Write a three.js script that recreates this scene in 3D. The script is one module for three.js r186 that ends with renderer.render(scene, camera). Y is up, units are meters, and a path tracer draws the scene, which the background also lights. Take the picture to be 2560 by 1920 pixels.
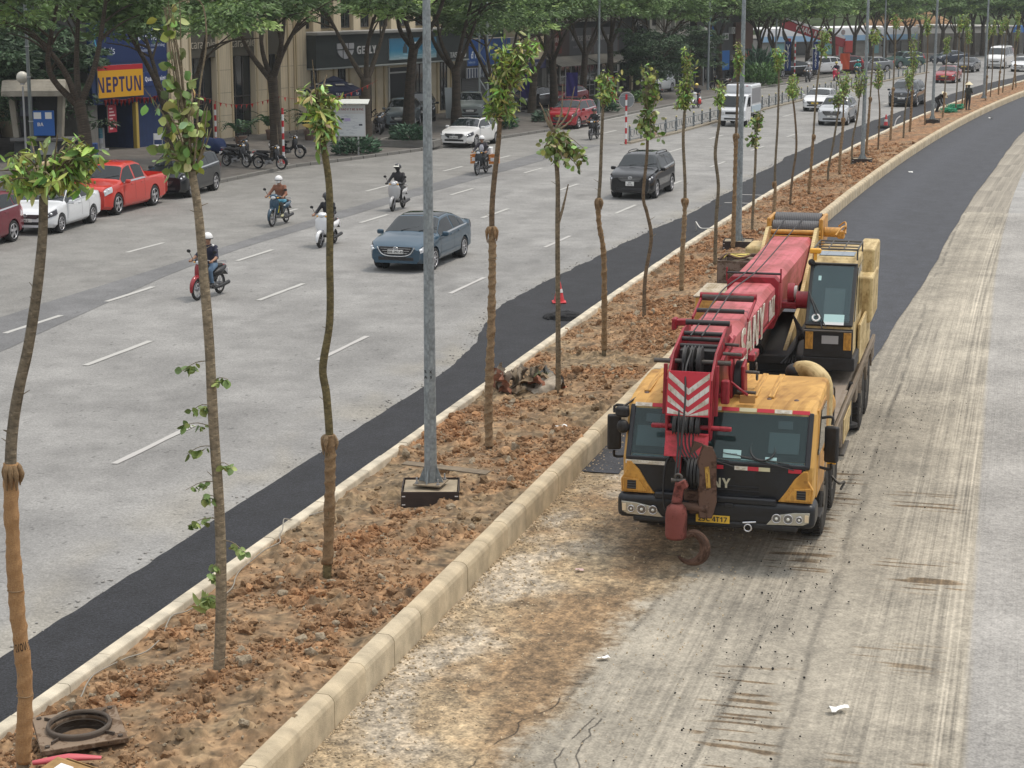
import * as THREE from 'three';
import { mergeGeometries, mergeVertices, toCreasedNormals } from 'three/addons/utils/BufferGeometryUtils.js';
import { RoundedBoxGeometry } from 'three/addons/geometries/RoundedBoxGeometry.js';
import { TextGeometry } from 'three/addons/geometries/TextGeometry.js';
import { FontLoader } from 'three/addons/loaders/FontLoader.js';
import { Brush, Evaluator, SUBTRACTION } from 'three-bvh-csg';

// ---------- camera, sky, sun, exposure ----------
const scene = new THREE.Scene();
const R = Math.PI / 180;
const YAW = 15.4 * R;
const camera = new THREE.PerspectiveCamera(23.09, 4 / 3, 0.3, 2500);
camera.rotation.order = 'YXZ';
camera.position.set(0, 7.85, 0);
camera.rotation.set(-11.81 * R, YAW, 0);
const renderer = new THREE.WebGLRenderer({ antialias: true });
renderer.setSize(1024, 768);
renderer.toneMapping = THREE.LinearToneMapping;
renderer.toneMappingExposure = 1.2;
renderer.shadowMap.enabled = true;
renderer.shadowMap.type = THREE.PCFSoftShadowMap;
const SUN_DIR = new THREE.Vector3(0.42, 1.25, -0.32).normalize();
{ // bright overcast sky: a smooth dome of cloud, a little brighter round the veiled sun
  const W = 512, Hh = 256, d = new Float32Array(W * Hh * 4), v = new THREE.Vector3();
  for (let j = 0; j < Hh; j++) for (let i = 0; i < W; i++) {
    const el = (j + .5) / Hh * Math.PI - Math.PI / 2, az = ((i + .5) / W - .5) * 2 * Math.PI;
    v.set(Math.cos(el) * Math.cos(az), Math.sin(el), Math.cos(el) * Math.sin(az));
    const up = Math.max(0, v.y), g = Math.pow(Math.max(0, v.dot(SUN_DIR)), 6);
    const L = v.y < 0 ? .24 : .36 + .62 * up + .8 * g;
    const n = 1 + .1 * Math.sin(5 * az + 3 * el) * Math.cos(7 * el + az * 2) + .05 * Math.sin(13 * az + 9 * el);
    const o = (j * W + i) * 4;
    d[o] = L * n * .97; d[o + 1] = L * n * 1.0; d[o + 2] = L * n * 1.05; d[o + 3] = 1;
  }
  const t = new THREE.DataTexture(d, W, Hh, THREE.RGBAFormat, THREE.FloatType);
  t.mapping = THREE.EquirectangularReflectionMapping; t.magFilter = THREE.LinearFilter; t.needsUpdate = true;
  scene.background = t; scene.environment = t;
}
const sun = new THREE.DirectionalLight(0xfff1de, 1.5);
sun.position.copy(SUN_DIR).multiplyScalar(150).add(new THREE.Vector3(-14, 0, -70));
sun.target.position.set(-14, 0, -70); scene.add(sun.target);
sun.castShadow = true; sun.shadow.radius = 22; sun.shadow.mapSize.set(4096, 4096);
Object.assign(sun.shadow.camera, { left: -90, right: 90, top: 120, bottom: -120, near: 1, far: 400 });
scene.add(sun);
// ---------- small tools ----------
let seed_ = 7;
function rnd(a = 1, b) { seed_ = (seed_ + 0x6d2b79f5) | 0; let t = Math.imul(seed_ ^ (seed_ >>> 15), 1 | seed_); t = (t + Math.imul(t ^ (t >>> 7), 61 | t)) ^ t; const r = ((t ^ (t >>> 14)) >>> 0) / 4294967296; return b === undefined ? r * a : a + r * (b - a); }
const reseed = (n) => { seed_ = n | 0; };
const pick = (a) => a[Math.floor(rnd(a.length))];
const ORD = ['first', 'second', 'third', 'fourth', 'fifth', 'sixth', 'seventh', 'eighth', 'ninth', 'tenth', 'eleventh', 'twelfth', 'thirteenth', 'fourteenth', 'fifteenth', 'sixteenth', 'seventeenth', 'eighteenth', 'nineteenth', 'twentieth', 'twenty-first', 'twenty-second', 'twenty-third', 'twenty-fourth'];
const clamp = (x, a = 0, b = 1) => Math.min(b, Math.max(a, x));
const lerp = (a, b, t) => a + (b - a) * t;
const sm = (a, b, x) => { const t = clamp((x - a) / (b - a)); return t * t * (3 - 2 * t); };
function hash(i, j, k = 0) { let h = Math.imul(i, 374761393) ^ Math.imul(j, 668265263) ^ Math.imul(k, 1274126177); h = Math.imul(h ^ (h >>> 13), 1274126177); return ((h ^ (h >>> 16)) >>> 0) / 4294967296; }
function vn(x, y, k = 0, per = 0) { // value noise, optional period
  const i = Math.floor(x), j = Math.floor(y), fx = x - i, fy = y - j, u = fx * fx * (3 - 2 * fx), w = fy * fy * (3 - 2 * fy);
  const m = per ? (a) => ((a % per) + per) % per : (a) => a;
  const a = hash(m(i), m(j), k), b = hash(m(i + 1), m(j), k), c = hash(m(i), m(j + 1), k), d = hash(m(i + 1), m(j + 1), k);
  return a + (b - a) * u + (c - a) * w + (a - b - c + d) * u * w;
}
function fbm(x, y, o = 4, k = 0, per = 0) { let s = 0, a = .5, n = 0; for (let i = 0; i < o; i++) { s += a * vn(x, y, k + i, per); n += a; a *= .55; x *= 2; y *= 2; per *= 2; } return s / n; }
const curve = (s) => (s > 44 ? (s - 44) * (s - 44) / 1810 : 0);   // the carriageway bends right beyond 44 m
const P = (s, t, y = 0) => new THREE.Vector3(t + curve(s), y, -s);
const head = (s) => (s > 44 ? -Math.atan((s - 44) / 905) : 0);     // rotation.y that follows the road
const used = {};
function numbered(n) { used[n] = (used[n] ?? -1) + 1; return used[n] ? n + '_' + String(used[n]).padStart(3, '0') : n; }
const V3 = (x, y, z) => new THREE.Vector3(x, y, z);
const lin = (r, g, b) => new THREE.Color().setRGB(r, g, b);
const hex = (h) => new THREE.Color(h);
function M(color, rough = .8, o = {}) { const m = new (o.physical ? THREE.MeshPhysicalMaterial : THREE.MeshStandardMaterial)({ color: Array.isArray(color) ? lin(...color) : color, roughness: rough }); delete o.physical; for (const k in o) if (k === 'sheenColor' || k === 'emissive' || k === 'attenuationColor') m[k] = new THREE.Color(o[k]); else m[k] = o[k]; return m; }
function mesh(name, geo, m, parent = scene) { if (Array.isArray(geo)) geo = join(geo); const o = new THREE.Mesh(geo, m); o.name = parent === scene ? numbered(name) : name; o.castShadow = o.receiveShadow = true; parent.add(o); return o; }
function join(gs) { gs = gs.filter(Boolean).map((g) => { const n = g.index ? g.toNonIndexed() : g; if (!n.attributes.uv) n.setAttribute('uv', new THREE.BufferAttribute(new Float32Array(n.attributes.position.count * 2), 2)); return n; });
  const col = gs.some((g) => g.attributes.color); if (col) for (const g of gs) if (!g.attributes.color) g.setAttribute('color', new THREE.BufferAttribute(new Float32Array(g.attributes.position.count * 3).fill(1), 3));
  for (const g of gs) for (const k of Object.keys(g.attributes)) if (!['position', 'normal', 'uv', 'color'].includes(k)) g.deleteAttribute(k);
  return gs.length === 1 ? gs[0] : mergeGeometries(gs); }
function thing(name, label, category, pos = [0, 0, 0], ry = 0, group) { const o = new THREE.Group(); o.name = numbered(name); o.position.set(...(pos.isVector3 ? pos.toArray() : pos)); o.rotation.y = ry; o.userData = { label, category }; if (group) o.userData.group = group; scene.add(o); return o; }
function tag(o, label, category, group) { o.userData = { ...o.userData, label, category }; if (group) o.userData.group = group; return o; }
function struct(o, label, category) { o.userData = { kind: 'structure', label, category: category || o.name.replace(/_\d+$/, '').replace(/_/g, ' ') }; return o; }
function copyOf(o, pos, ry, label, group) { const c = o.clone(); c.name = numbered(o.name.replace(/_\d{3}$/, '')); c.userData = { ...o.userData }; if (label) c.userData.label = label; if (group) c.userData.group = group; c.position.set(...(pos.isVector3 ? pos.toArray() : pos)); c.rotation.y = ry; scene.add(c); return c; }
// geometry
const T = (g, x = 0, y = 0, z = 0, rx = 0, ry = 0, rz = 0) => { if (rx) g.rotateX(rx); if (ry) g.rotateY(ry); if (rz) g.rotateZ(rz); return g.translate(x, y, z); };
const box = (w, h, d, x = 0, y = 0, z = 0, rx = 0, ry = 0, rz = 0) => T(new THREE.BoxGeometry(w, h, d), x, y, z, rx, ry, rz);
const rbox = (w, h, d, r, x = 0, y = 0, z = 0, rx = 0, ry = 0, rz = 0, seg = 2) => T(new RoundedBoxGeometry(w, h, d, seg, Math.min(r, w / 2.01, h / 2.01, d / 2.01)), x, y, z, rx, ry, rz);
const UP = V3(0, 1, 0);
function rod(a, b, r, r2 = r, n = 8, open = false) { a = a.isVector3 ? a : V3(...a); b = b.isVector3 ? b : V3(...b); const d = b.clone().sub(a), L = d.length(); const g = new THREE.CylinderGeometry(r2, r, L, n, 1, open); g.applyQuaternion(new THREE.Quaternion().setFromUnitVectors(UP, d.normalize())); return g.translate((a.x + b.x) / 2, (a.y + b.y) / 2, (a.z + b.z) / 2); }
const disc = (r, h, axis, x, y, z, n = 20) => { const g = new THREE.CylinderGeometry(r, r, h, n); if (axis === 'x') g.rotateZ(Math.PI / 2); if (axis === 'z') g.rotateX(Math.PI / 2); return g.translate(x, y, z); };
const ball = (r, x, y, z, sx = 1, sy = 1, sz = 1, n = 14) => new THREE.SphereGeometry(r, n, Math.ceil(n * .7)).scale(sx, sy, sz).translate(x, y, z);
const tor = (r, t, axis, x, y, z, n = 24, m = 8) => { const g = new THREE.TorusGeometry(r, t, m, n); if (axis === 'x') g.rotateY(Math.PI / 2); if (axis === 'y') g.rotateX(Math.PI / 2); return g.translate(x, y, z); };
function tube(pts, r, n = 6, seg) { const c = new THREE.CatmullRomCurve3(pts.map((p) => (p.isVector3 ? p : V3(...p)))); return new THREE.TubeGeometry(c, seg || pts.length * 3, r, n); }
// tapered tube along points with a radius at each point; extra(u, a) may swell it
function limb(pts, rads, n = 8, seg = 0, extra) {
  pts = pts.map((p) => (p.isVector3 ? p : V3(...p))); const c = new THREE.CatmullRomCurve3(pts, false, 'centripetal'); seg = seg || (pts.length - 1) * 3;
  const pos = [], uv = [], idx = []; let up = V3(0, 0, 1), len = 0, last = null;
  for (let i = 0; i <= seg; i++) {
    const u = i / seg, p = c.getPoint(u), tg = c.getTangent(u); const f = u * (rads.length - 1), k = Math.min(rads.length - 2, Math.floor(f)); let r = lerp(rads[k], rads[k + 1], f - k);
    if (last) len += p.distanceTo(last); last = p;
    const bn = tg.clone().cross(up).normalize(); if (bn.lengthSq() < .1) bn.set(1, 0, 0); const nn = bn.clone().cross(tg).normalize(); up = nn;
    for (let j = 0; j <= n; j++) { const a = j / n * Math.PI * 2, rr = extra ? r * extra(u, a, len) : r; pos.push(p.x + (bn.x * Math.cos(a) + nn.x * Math.sin(a)) * rr, p.y + (bn.y * Math.cos(a) + nn.y * Math.sin(a)) * rr, p.z + (bn.z * Math.cos(a) + nn.z * Math.sin(a)) * rr); uv.push(j / n, len); }
  }
  for (let i = 0; i < seg; i++) for (let j = 0; j < n; j++) { const a = i * (n + 1) + j, b = a + n + 1; idx.push(a, b, a + 1, b, b + 1, a + 1); }
  const m0 = pos.length / 3; pos.push(pts[0].x, pts[0].y, pts[0].z, last.x, last.y, last.z); uv.push(.5, 0, .5, len);
  for (let j = 0; j < n; j++) { idx.push(m0, j, j + 1); const b = seg * (n + 1); idx.push(m0 + 1, b + j + 1, b + j); }
  return geo(pos, idx, uv);
}
function geo(pos, idx, uv, col) { const g = new THREE.BufferGeometry(); g.setAttribute('position', new THREE.Float32BufferAttribute(pos, 3)); if (uv) g.setAttribute('uv', new THREE.Float32BufferAttribute(uv, 2)); if (col) g.setAttribute('color', new THREE.Float32BufferAttribute(col, 3)); if (idx) g.setIndex(idx); g.computeVertexNormals(); return g; }
function extrude(pts, depth, bevel = 0, o = {}) { const s = new THREE.Shape(pts.map((p) => new THREE.Vector2(p[0], p[1]))); for (const h of o.holes || []) s.holes.push(new THREE.Path(h.map((p) => new THREE.Vector2(p[0], p[1])))); return new THREE.ExtrudeGeometry(s, { depth, bevelEnabled: bevel > 0, bevelSize: bevel, bevelThickness: bevel, bevelSegments: 2, bevelOffset: -bevel, curveSegments: 12 }); }
// extrude a profile given in (z, y) across x
const across = (pts, w, bevel = 0, o) => T(extrude(pts, w - bevel * 2, bevel, o).translate(0, 0, -(w - bevel * 2) / 2), 0, 0, 0, 0, -Math.PI / 2); // local shape x -> world z, depth -> world -x
function sheet(s0, s1, t0, t1, ds, dt, y, o = {}) { // a strip of ground in road coordinates; t0, t1 may be functions of s
  const ns = Math.max(1, Math.round((s1 - s0) / ds)), nt = Math.max(1, Math.round(((typeof t1 === 'function' ? t1(s0) : t1) - (typeof t0 === 'function' ? t0(s0) : t0)) / dt)); const pos = [], uv = [], col = [], idx = [];
  for (let i = 0; i <= ns; i++) for (let j = 0; j <= nt; j++) { const s = lerp(s0, s1, i / ns), a = typeof t0 === 'function' ? t0(s) : t0, b = typeof t1 === 'function' ? t1(s) : t1, t = lerp(a, b, j / nt); const yy = typeof y === 'function' ? y(s, t) : y;
    pos.push(t + (o.flat ? 0 : curve(s)), yy, -s); if (o.uv) uv.push(...o.uv(s, t)); else uv.push(t / (o.tile || 8), s / (o.tile || 8)); if (o.col) col.push(...o.col(s, t)); }
  for (let i = 0; i < ns; i++) for (let j = 0; j < nt; j++) { const a = i * (nt + 1) + j, b = a + nt + 1; idx.push(a, a + 1, b, a + 1, b + 1, b); }
  return geo(pos, idx, uv, o.col ? col : null);
}
// textures
function dataTex(w, h, fn, o = {}) { const d = new Uint8Array(w * h * 4); for (let j = 0; j < h; j++) for (let i = 0; i < w; i++) { const c = fn(i / w, j / h, i, j), q = (j * w + i) * 4; if (c.length) { d[q] = clamp(c[0], 0, 255); d[q + 1] = clamp(c[1], 0, 255); d[q + 2] = clamp(c[2], 0, 255); } else d[q] = d[q + 1] = d[q + 2] = clamp(c, 0, 255); d[q + 3] = 255; }
  const t = new THREE.DataTexture(d, w, h); t.magFilter = THREE.LinearFilter; t.minFilter = THREE.LinearMipmapLinearFilter; t.generateMipmaps = true; t.wrapS = t.wrapT = o.clamp ? THREE.ClampToEdgeWrapping : THREE.RepeatWrapping; if (!o.raw) t.colorSpace = THREE.SRGBColorSpace; t.needsUpdate = true; return t; }
function canvasTex(w, h, draw) { const c = document.createElement('canvas'); c.width = w; c.height = h; const x = c.getContext('2d'); draw(x, w, h); const t = new THREE.CanvasTexture(c); t.colorSpace = THREE.SRGBColorSpace; t.magFilter = THREE.LinearFilter; t.anisotropy = 8; return t; }
const FONT = await new FontLoader().loadAsync('fonts/droid/droid_sans_bold.typeface.json');
const FONTR = await new FontLoader().loadAsync('fonts/droid/droid_sans_regular.typeface.json');
function text(str, size, depth, font = FONT, sx = 1) { const g = new TextGeometry(str, { font, size, depth, curveSegments: 3, bevelEnabled: false }); g.computeBoundingBox(); const b = g.boundingBox; g.translate(-(b.min.x + b.max.x) / 2, -(b.min.y + b.max.y) / 2, 0); return g.scale(sx, 1, 1); }
// ---------- ground ----------
const asphaltTex = dataTex(1024, 1024, (u, v, i, j) => { const n = fbm(u * 16, v * 16, 4, 3, 16), f = hash(i, j, 5), g = vn(u * 340, v * 340, 9, 340), m = fbm(u * 5, v * 5, 3, 21, 5); const l = 176 + (n - .5) * 30 + (f - .5) * 26 + (g - .5) * 34 + (m - .5) * 30 - (vn(u * 90, v * 90, 27, 90) > .93 ? 34 : 0); return [l, l * .995, l * .98]; });
const asphaltBump = dataTex(512, 512, (u, v, i, j) => 128 + (hash(i, j, 2) - .5) * 120 + (vn(u * 170, v * 170, 4, 170) - .5) * 110, { raw: true });
const freshTex = dataTex(1024, 1024, (u, v, i, j) => { const n = fbm(u * 12, v * 12, 4, 31, 12), f = hash(i, j, 15), g = vn(u * 300, v * 300, 19, 300); let l = 62 + (n - .5) * 26 + (f - .5) * 50 + (g - .5) * 60; if (f > .985) l += 60; return [l * .95, l * .98, l * 1.06]; });
const roadM = M(hex(0xffffff), .88, { map: asphaltTex, bumpMap: asphaltBump, bumpScale: .004, vertexColors: true });
const bandM = M([.34, .345, .36], .86, { map: asphaltTex, bumpMap: asphaltBump, bumpScale: .004 });
const freshM = M([.36, .36, .37], .85, { map: freshTex, bumpMap: asphaltBump, bumpScale: .008 });
const paintM = M([.44, .435, .41], .75, { bumpMap: asphaltBump, bumpScale: .004 });
const mottle = (s, t) => { const n = fbm(s * .06, t * .35, 4, 77), lane = .5 + .5 * Math.cos((t + 19.2) / 3.45 * Math.PI * 4); let k = .575 + (n - .5) * .11 - .035 * sm(.62, .74, fbm(s * .9, t * 1.6, 3, 55)) - .06 * lane * sm(.3, .7, fbm(s * .02, t * .2, 2, 5)); const o = fbm(s * .5, t * .5, 3, 41); k += (o - .5) * .08; const du = sm(-13.4, -11.9, t) * sm(.42, .62, fbm(s * .7, t * 1.1, 3, 59)); const dk = sm(.7, .8, fbm(s * .28, t * 2.6, 3, 91)) * .1; k -= dk; return [k * (1 + du * .1), k * (.995 + du * .06), k * (.985 - du * .03)]; };
struct(mesh('ground', T(new THREE.PlaneGeometry(1600, 1600), 0, -.12, -300, -Math.PI / 2), M([.16, .15, .13], .95)), 'dusty ground around the roads');
const roadL = struct(mesh('road', sheet(-10, 330, -33, -10.2, .6, .3, 0, { col: mottle }), roadM), 'worn light grey asphalt of the busy left carriageway');
// darker resurfaced lane on the far side
const wob = (s, k, a = .1) => (fbm(s * .35, k, 3, k) - .5) * a * 2;
const sideM = M([.64, .635, .62], .88, { map: asphaltTex, bumpMap: asphaltBump, bumpScale: .004, vertexColors: true });
struct(mesh('asphalt_lane', sheet(-9, 300, -33, (s) => -24.1 + wob(s, 3, .06) + (s > 48 ? (s - 48) * -.012 : 0) + 2.2 * sm(88, 100, s), 1.2, .7, .003, { col: (s, t) => { const m = mottle(s * 1.3 + 60, t); return m.map((x) => x + .2); } }), sideM), 'duller grey outer lane beside the parked cars');
struct(mesh('asphalt_lane', sheet(-8, 96, (s) => -24.2 + wob(s, 3, .06) + (s > 48 ? (s - 48) * -.012 : 0), (s) => lerp(-21.5, -23.6, sm(30, 54, s)) + (s > 56 ? (s - 56) * .012 : 0) + wob(s, 9, .05), .6, 1, .007, {}), bandM), 'darker grey resurfaced lane of the left carriageway');
// freshly laid asphalt along the planted strip, ragged on its far edge
const freshEdge = (s) => { let e = -11.62; e -= 1.15 * sm(36, 47, s) * (1 - sm(52, 68, s) * .7); e -= .7 * sm(74, 92, s) + wob(s * .3, 27, .3) * sm(38, 46, s); return e + wob(s, 13, .035 + .1 * sm(34, 42, s)) + wob(s * 6, 17, .025 + .04 * sm(34, 42, s)); };
struct(mesh('fresh_asphalt', sheet(-5, 200, freshEdge, -10.12, .12, .5, .01, { tile: 4 }), freshM), 'fresh black asphalt strip along the planted median');
{ // broken lighter crust along the ragged edge of the new strip
  const g = []; reseed(5);
  for (let i = 0; i < 420; i++) { const s = rnd(15, 90), p = P(s, freshEdge(s) - Math.abs(rnd(-.25, .3)), .012), r = rnd(.008, .03); g.push(T(new THREE.DodecahedronGeometry(r, 0).scale(1, .5, 1), p.x, .004 + r * .3, p.z, 0, rnd(6))); }
  const o = mesh('loose_grit', g, M([.3, .29, .27], .9)); o.userData = { kind: 'stuff', label: 'loose grit along the edge of the new asphalt', category: 'grit' };
}
// lane dashes: each its own worn sheet, a part of the road
function dash(s, t, len, w = .15, parent = roadL, m = paintM, y = .012) { const n = 5, pos = [], idx = [], uv = []; for (let i = 0; i <= n; i++) { const ss = s + len * i / n; for (const e of [-1, 1]) { const q = P(ss, t + (w / 2 + rnd(-.012, .012)) * e + (typeof dash.skew === 'number' ? dash.skew * (ss - s) : 0), y); pos.push(q.x, q.y, q.z); uv.push((t + w * e) / 3, ss / 3); } } for (let i = 0; i < n; i++) { const a = i * 2; idx.push(a, a + 1, a + 2, a + 1, a + 3, a + 2); } return mesh('lane_marking', geo(pos, idx, uv), m, parent); }
dash.skew = .02;
for (const [s, t] of [[35.6, -19.27], [44.6, -19.1], [54, -18.95], [63.5, -18.8], [73, -18.72], [82.5, -18.7], [92, -18.7], [101.5, -18.7], [111, -18.7], [121, -18.7], [131, -18.7]]) dash(s, t, 3.0);
for (const [s, t] of [[38.6, -22.95], [43.4, -22.8], [51.2, -22.6], [61, -22.4], [70.5, -22.3], [80, -22.2]]) dash(s, t, 2.6);
for (const [s, t] of [[52, -26.6], [62, -26.2], [71, -26.0], [80, -25.9], [86, -25.6], [95, -25.4], [104, -25.3]]) dash(s, t, 2.4);
for (const [s, t] of [[28, -14.7], [37.5, -14.7], [47, -14.65], [56.5, -14.6]]) dash(s, t, 3, .12, roadL, M([.44, .43, .41], .85));
for (const [s, t] of [[66, -14.6], [75.5, -14.9], [85, -15], [94.5, -15], [104, -15], [114, -15], [124, -15], [136, -15], [148, -15]]) dash(s, t, 3, .13);
dash.skew = 0;
for (const s of [70.6, 73.6]) { const q = P(s, -10.9); mesh('lane_marking', box(1.2, .004, .12, q.x, .016, q.z), paintM, roadL); }
for (const [a, b] of [[112, 126], [126, 145], [145, 175]]) dash(a, -28.35, b - a, .13, roadL, paintM);
// pavement of the far side with its kerb
const pave = dataTex(512, 512, (u, v, i, j) => { const n = fbm(u * 8, v * 8, 4, 61, 8), f = hash(i, j, 65); const jx = Math.abs(((u * 10) % 1) - .5) > .47 || Math.abs(((v * 10) % 1) - .5) > .47; const l = 150 + (n - .5) * 50 + (f - .5) * 24 - (jx ? 26 : 0); return [l, l * .98, l * .95]; });
const paveM = M([.4, .385, .37], .9, { map: pave });
const kerbX = (s) => (s < 60 ? -33.2 : s < 80 ? lerp(-33.2, -33.0, (s - 60) / 20) : s < 84 ? lerp(-33, -32.0, (s - 80) / 4) : s < 92 ? lerp(-32, -30.3, (s - 84) / 8) : s < 105 ? lerp(-30.3, -28.7, (s - 92) / 13) : -28.6);
struct(mesh('pavement', sheet(-10, 330, -62, kerbX, 2, 3, (s, t) => .12, { tile: 4 }), paveM), 'paved forecourt and footway in front of the shops');
{ const g = struct(thing('pavement_kerb', '', ''), 'low concrete kerb along the far pavement', 'kerb'); const sg = rbox(.2, .16, .98, .02);
  for (let s = 48; s < 200; s += 1) { const a = P(s, kerbX(s)), b = P(s + 1, kerbX(s + 1)); const o = mesh('kerb_stone', sg, kerbGrey(), g); o.position.set((a.x + b.x) / 2, .07, (a.z + b.z) / 2); o.rotation.y = Math.atan2(b.x - a.x, b.z - a.z); } }
function kerbGrey() { return kerbGrey.m ||= M([.42, .41, .39], .9, { map: asphaltTex }); }
// ---------- the planted median: kerbs and soil ----------
const concTex = dataTex(512, 512, (u, v, i, j) => { const n = fbm(u * 6, v * 6, 5, 81, 6), f = hash(i, j, 85), st = fbm(u * 30, v * 4, 3, 88, 4); const l = 214 + (n - .5) * 84 + (f - .5) * 22 - Math.max(0, st - .66) * 60; return [l, l * .955, l * .87]; });
const concM = [[.77, .71, .6], [.74, .68, .57], [.78, .73, .63], [.73, .67, .56]].map((c) => M(c, .88, { map: concTex, bumpMap: asphaltBump, bumpScale: .004 }));
const kprof = (h, w, ch) => [[0, -.1], [w, -.1], [w, h - ch], [w - ch * .25, h - ch * .45], [w - ch * .8, h - .004], [w - ch * 1.15, h], [.01, h], [0, h - .01]];
function kerbRow(name, label, s0, s1, t, h, w, ch, step, mats) { // profile side +x faces the road on the right
  const g = struct(thing(name, '', ''), label, 'kerb'); const geos = [0, 1, 2].map((k) => { const e = extrude(kprof(h, w, ch), step - .016, .004); const p = e.attributes.position; for (let i = 0; i < p.count; i++) p.setZ(i, p.getZ(i)); const uv = []; for (let i = 0; i < p.count; i++) uv.push(p.getZ(i) * .7 + k * .31, (p.getX(i) + p.getY(i)) * .7 + k * .17); e.setAttribute('uv', new THREE.Float32BufferAttribute(uv, 2)); e.computeVertexNormals(); return toCreasedNormals(e, .5); });
  let n = 0; for (let s = s0; s < s1; s += step) { const q = P(s + step, t), o = mesh('kerb_stone', geos[n % 3], mats[(n * 7 + (n >> 2)) % mats.length], g); o.position.set(q.x + rnd(-.006, .006), rnd(-.005, .005), q.z); o.rotation.y = head(s + step / 2) + rnd(-.002, .002); n++; } return g;
}
reseed(11);
kerbRow('median_kerb', 'tall chamfered concrete kerb on the right of the planted median', 12, 210, -7.17, .4, .22, .085, 1.0, concM);
kerbRow('median_kerb', 'pale low concrete kerb on the left of the planted median', 10, 210, -10.3, .2, .17, .03, 1.0, [M([.9, .89, .85], .9, { map: concTex, bumpMap: asphaltBump, bumpScale: .004 }), M([.84, .83, .79], .9, { map: concTex, bumpMap: asphaltBump, bumpScale: .004 })]);
const soilBase = (t) => lerp(.1, .3, sm(-10.1, -7.3, t));
const mound = (s, t) => { let h = 0; for (const [a, x, z] of MOUNDS) { const d = (x - s) * (x - s) * .8 + (z - t) * (z - t); h += a * Math.exp(-d * 2.2); } return h; };
const MOUNDS = [[.06, 18.6, -8.5], [.09, 22.5, -8.7], [.06, 24.2, -8.0], [.05, 31, -8.5], [.07, 36, -8.6], [.05, 41, -8.7], [.06, 28, -9.2], [.04, 20.5, -9.4]];
const soilH = (s, t) => soilBase(t) + mound(s, t) + (fbm(s * .8, t * .8, 3, 101) - .5) * .1 + (fbm(s * 3.2, t * 3.2, 3, 111) - .5) * .075 + (Math.max(0, fbm(s * 6, t * 6, 3, 121) - .5) * .26 + Math.max(0, fbm(s * 13, t * 13, 2, 127) - .5) * .11) * (.12 + .95 * sm(.4, .58, fbm(s * .75, t * 1.0, 3, 141))) + (vn(s * 24, t * 24, 131) - .5) * .02;
const soilCol = (s, t) => { // clay turned up round each planting hole, grey spoil and pale dust between
  const a = fbm(s * .55, t * .9, 3, 141), b = fbm(s * 2.3, t * 2.3, 3, 151), c = fbm(s * 11, t * 11, 2, 161), near = Math.exp(-Math.pow((((s - 13.9 + 40) % 4.05) - 2.0) / 1.1, 2));
  const clay = clamp(.45 + (a - .5) * 1.7 + (b - .5) * 1.1), l = .74 + (c - .5) * 1.1 + (b - .5) * .6, far = sm(40, 56, s) * .35;
  const k = clamp(clay + far); return [lerp(.5, .52, k) * l, lerp(.385, .295, k) * l, lerp(.25, .155, k) * l]; };
const soilTex = dataTex(512, 512, (u, v, i, j) => { const n = fbm(u * 24, v * 24, 4, 171, 24), f = hash(i, j, 175); const l = 205 + (n - .5) * 110 + (f - .5) * 50; return [l, l * .97, l * .92]; });
const soilM = M(hex(0xffffff), .97, { map: soilTex, vertexColors: true });
struct(mesh('median_soil', join([sheet(10, 52, -10.2, -7.12, .045, .045, soilH, { col: soilCol, tile: 1.3 }), sheet(52, 95, -10.2, -7.1, .1, .08, soilH, { col: soilCol, tile: 1.3 }), sheet(95, 215, -10.2, -7.1, .3, .16, soilH, { col: soilCol, tile: 1.3 })]), soilM), 'lumpy reddish brown clay soil of the planted median');
{ // clods of clay and stones lying on the soil
  reseed(23); const base = [0, 1, 2].map((k) => { const g = new THREE.IcosahedronGeometry(1, 1), p = g.attributes.position, v = V3(); for (let i = 0; i < p.count; i++) { v.fromBufferAttribute(p, i); const n = .55 + .9 * vn(v.x * 2.3 + k * 9 + 5, v.y * 2.3 + v.z * 2.9, 7); v.multiplyScalar(n); p.setXYZ(i, v.x, v.y * .72, v.z); } g.computeVertexNormals(); return g; });
  const d = new THREE.Object3D(), cc = new THREE.Color();
  const cm = M(hex(0xffffff), .97, { map: soilTex });
  [0, 1, 2].forEach((k) => { const N = 11000, im = new THREE.InstancedMesh(base[k], cm, N); im.name = numbered('soil_clods'); im.userData = { kind: 'stuff', label: ['crumbs of clay scattered over the median soil', 'small stones mixed into the median soil', 'clods of red clay on the median soil'][k], category: 'soil' };
    for (let i = 0; i < N; i++) { let s, t, w; do { s = 12.5 + Math.pow(rnd(), 1.35) * 85; t = rnd(-10.08, -7.24); w = .07 + .93 * sm(.44, .62, fbm(s * .55, t * .9, 3, 141) + (fbm(s * 2.3, t * 2.3, 3, 151) - .5) * .6); } while (rnd() > w);
      const big = rnd() < .05; const r = big ? rnd(.035, .085) : rnd(.007, .026); const q = P(s, t, soilH(s, t) + r * .25); d.position.copy(q); d.rotation.set(rnd(6), rnd(6), rnd(6)); d.scale.set(r * rnd(.8, 1.4), r * rnd(.7, 1.1), r * rnd(.8, 1.3)); d.updateMatrix(); im.setMatrixAt(i, d.matrix);
      const c = soilCol(s, t), m0 = (c[0] + .52 * .74) / 2 / Math.max(.05, c[0]), l = rnd(.8, 1.25) * m0; k === 1 && rnd() < .3 ? cc.setRGB(.48, .42, .33) : cc.setRGB(c[0] * l * 1.08, c[1] * l * 1.06, c[2] * l * 1.05); im.setColorAt(i, cc); }
    im.castShadow = im.receiveShadow = true; scene.add(im); });
}
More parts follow.
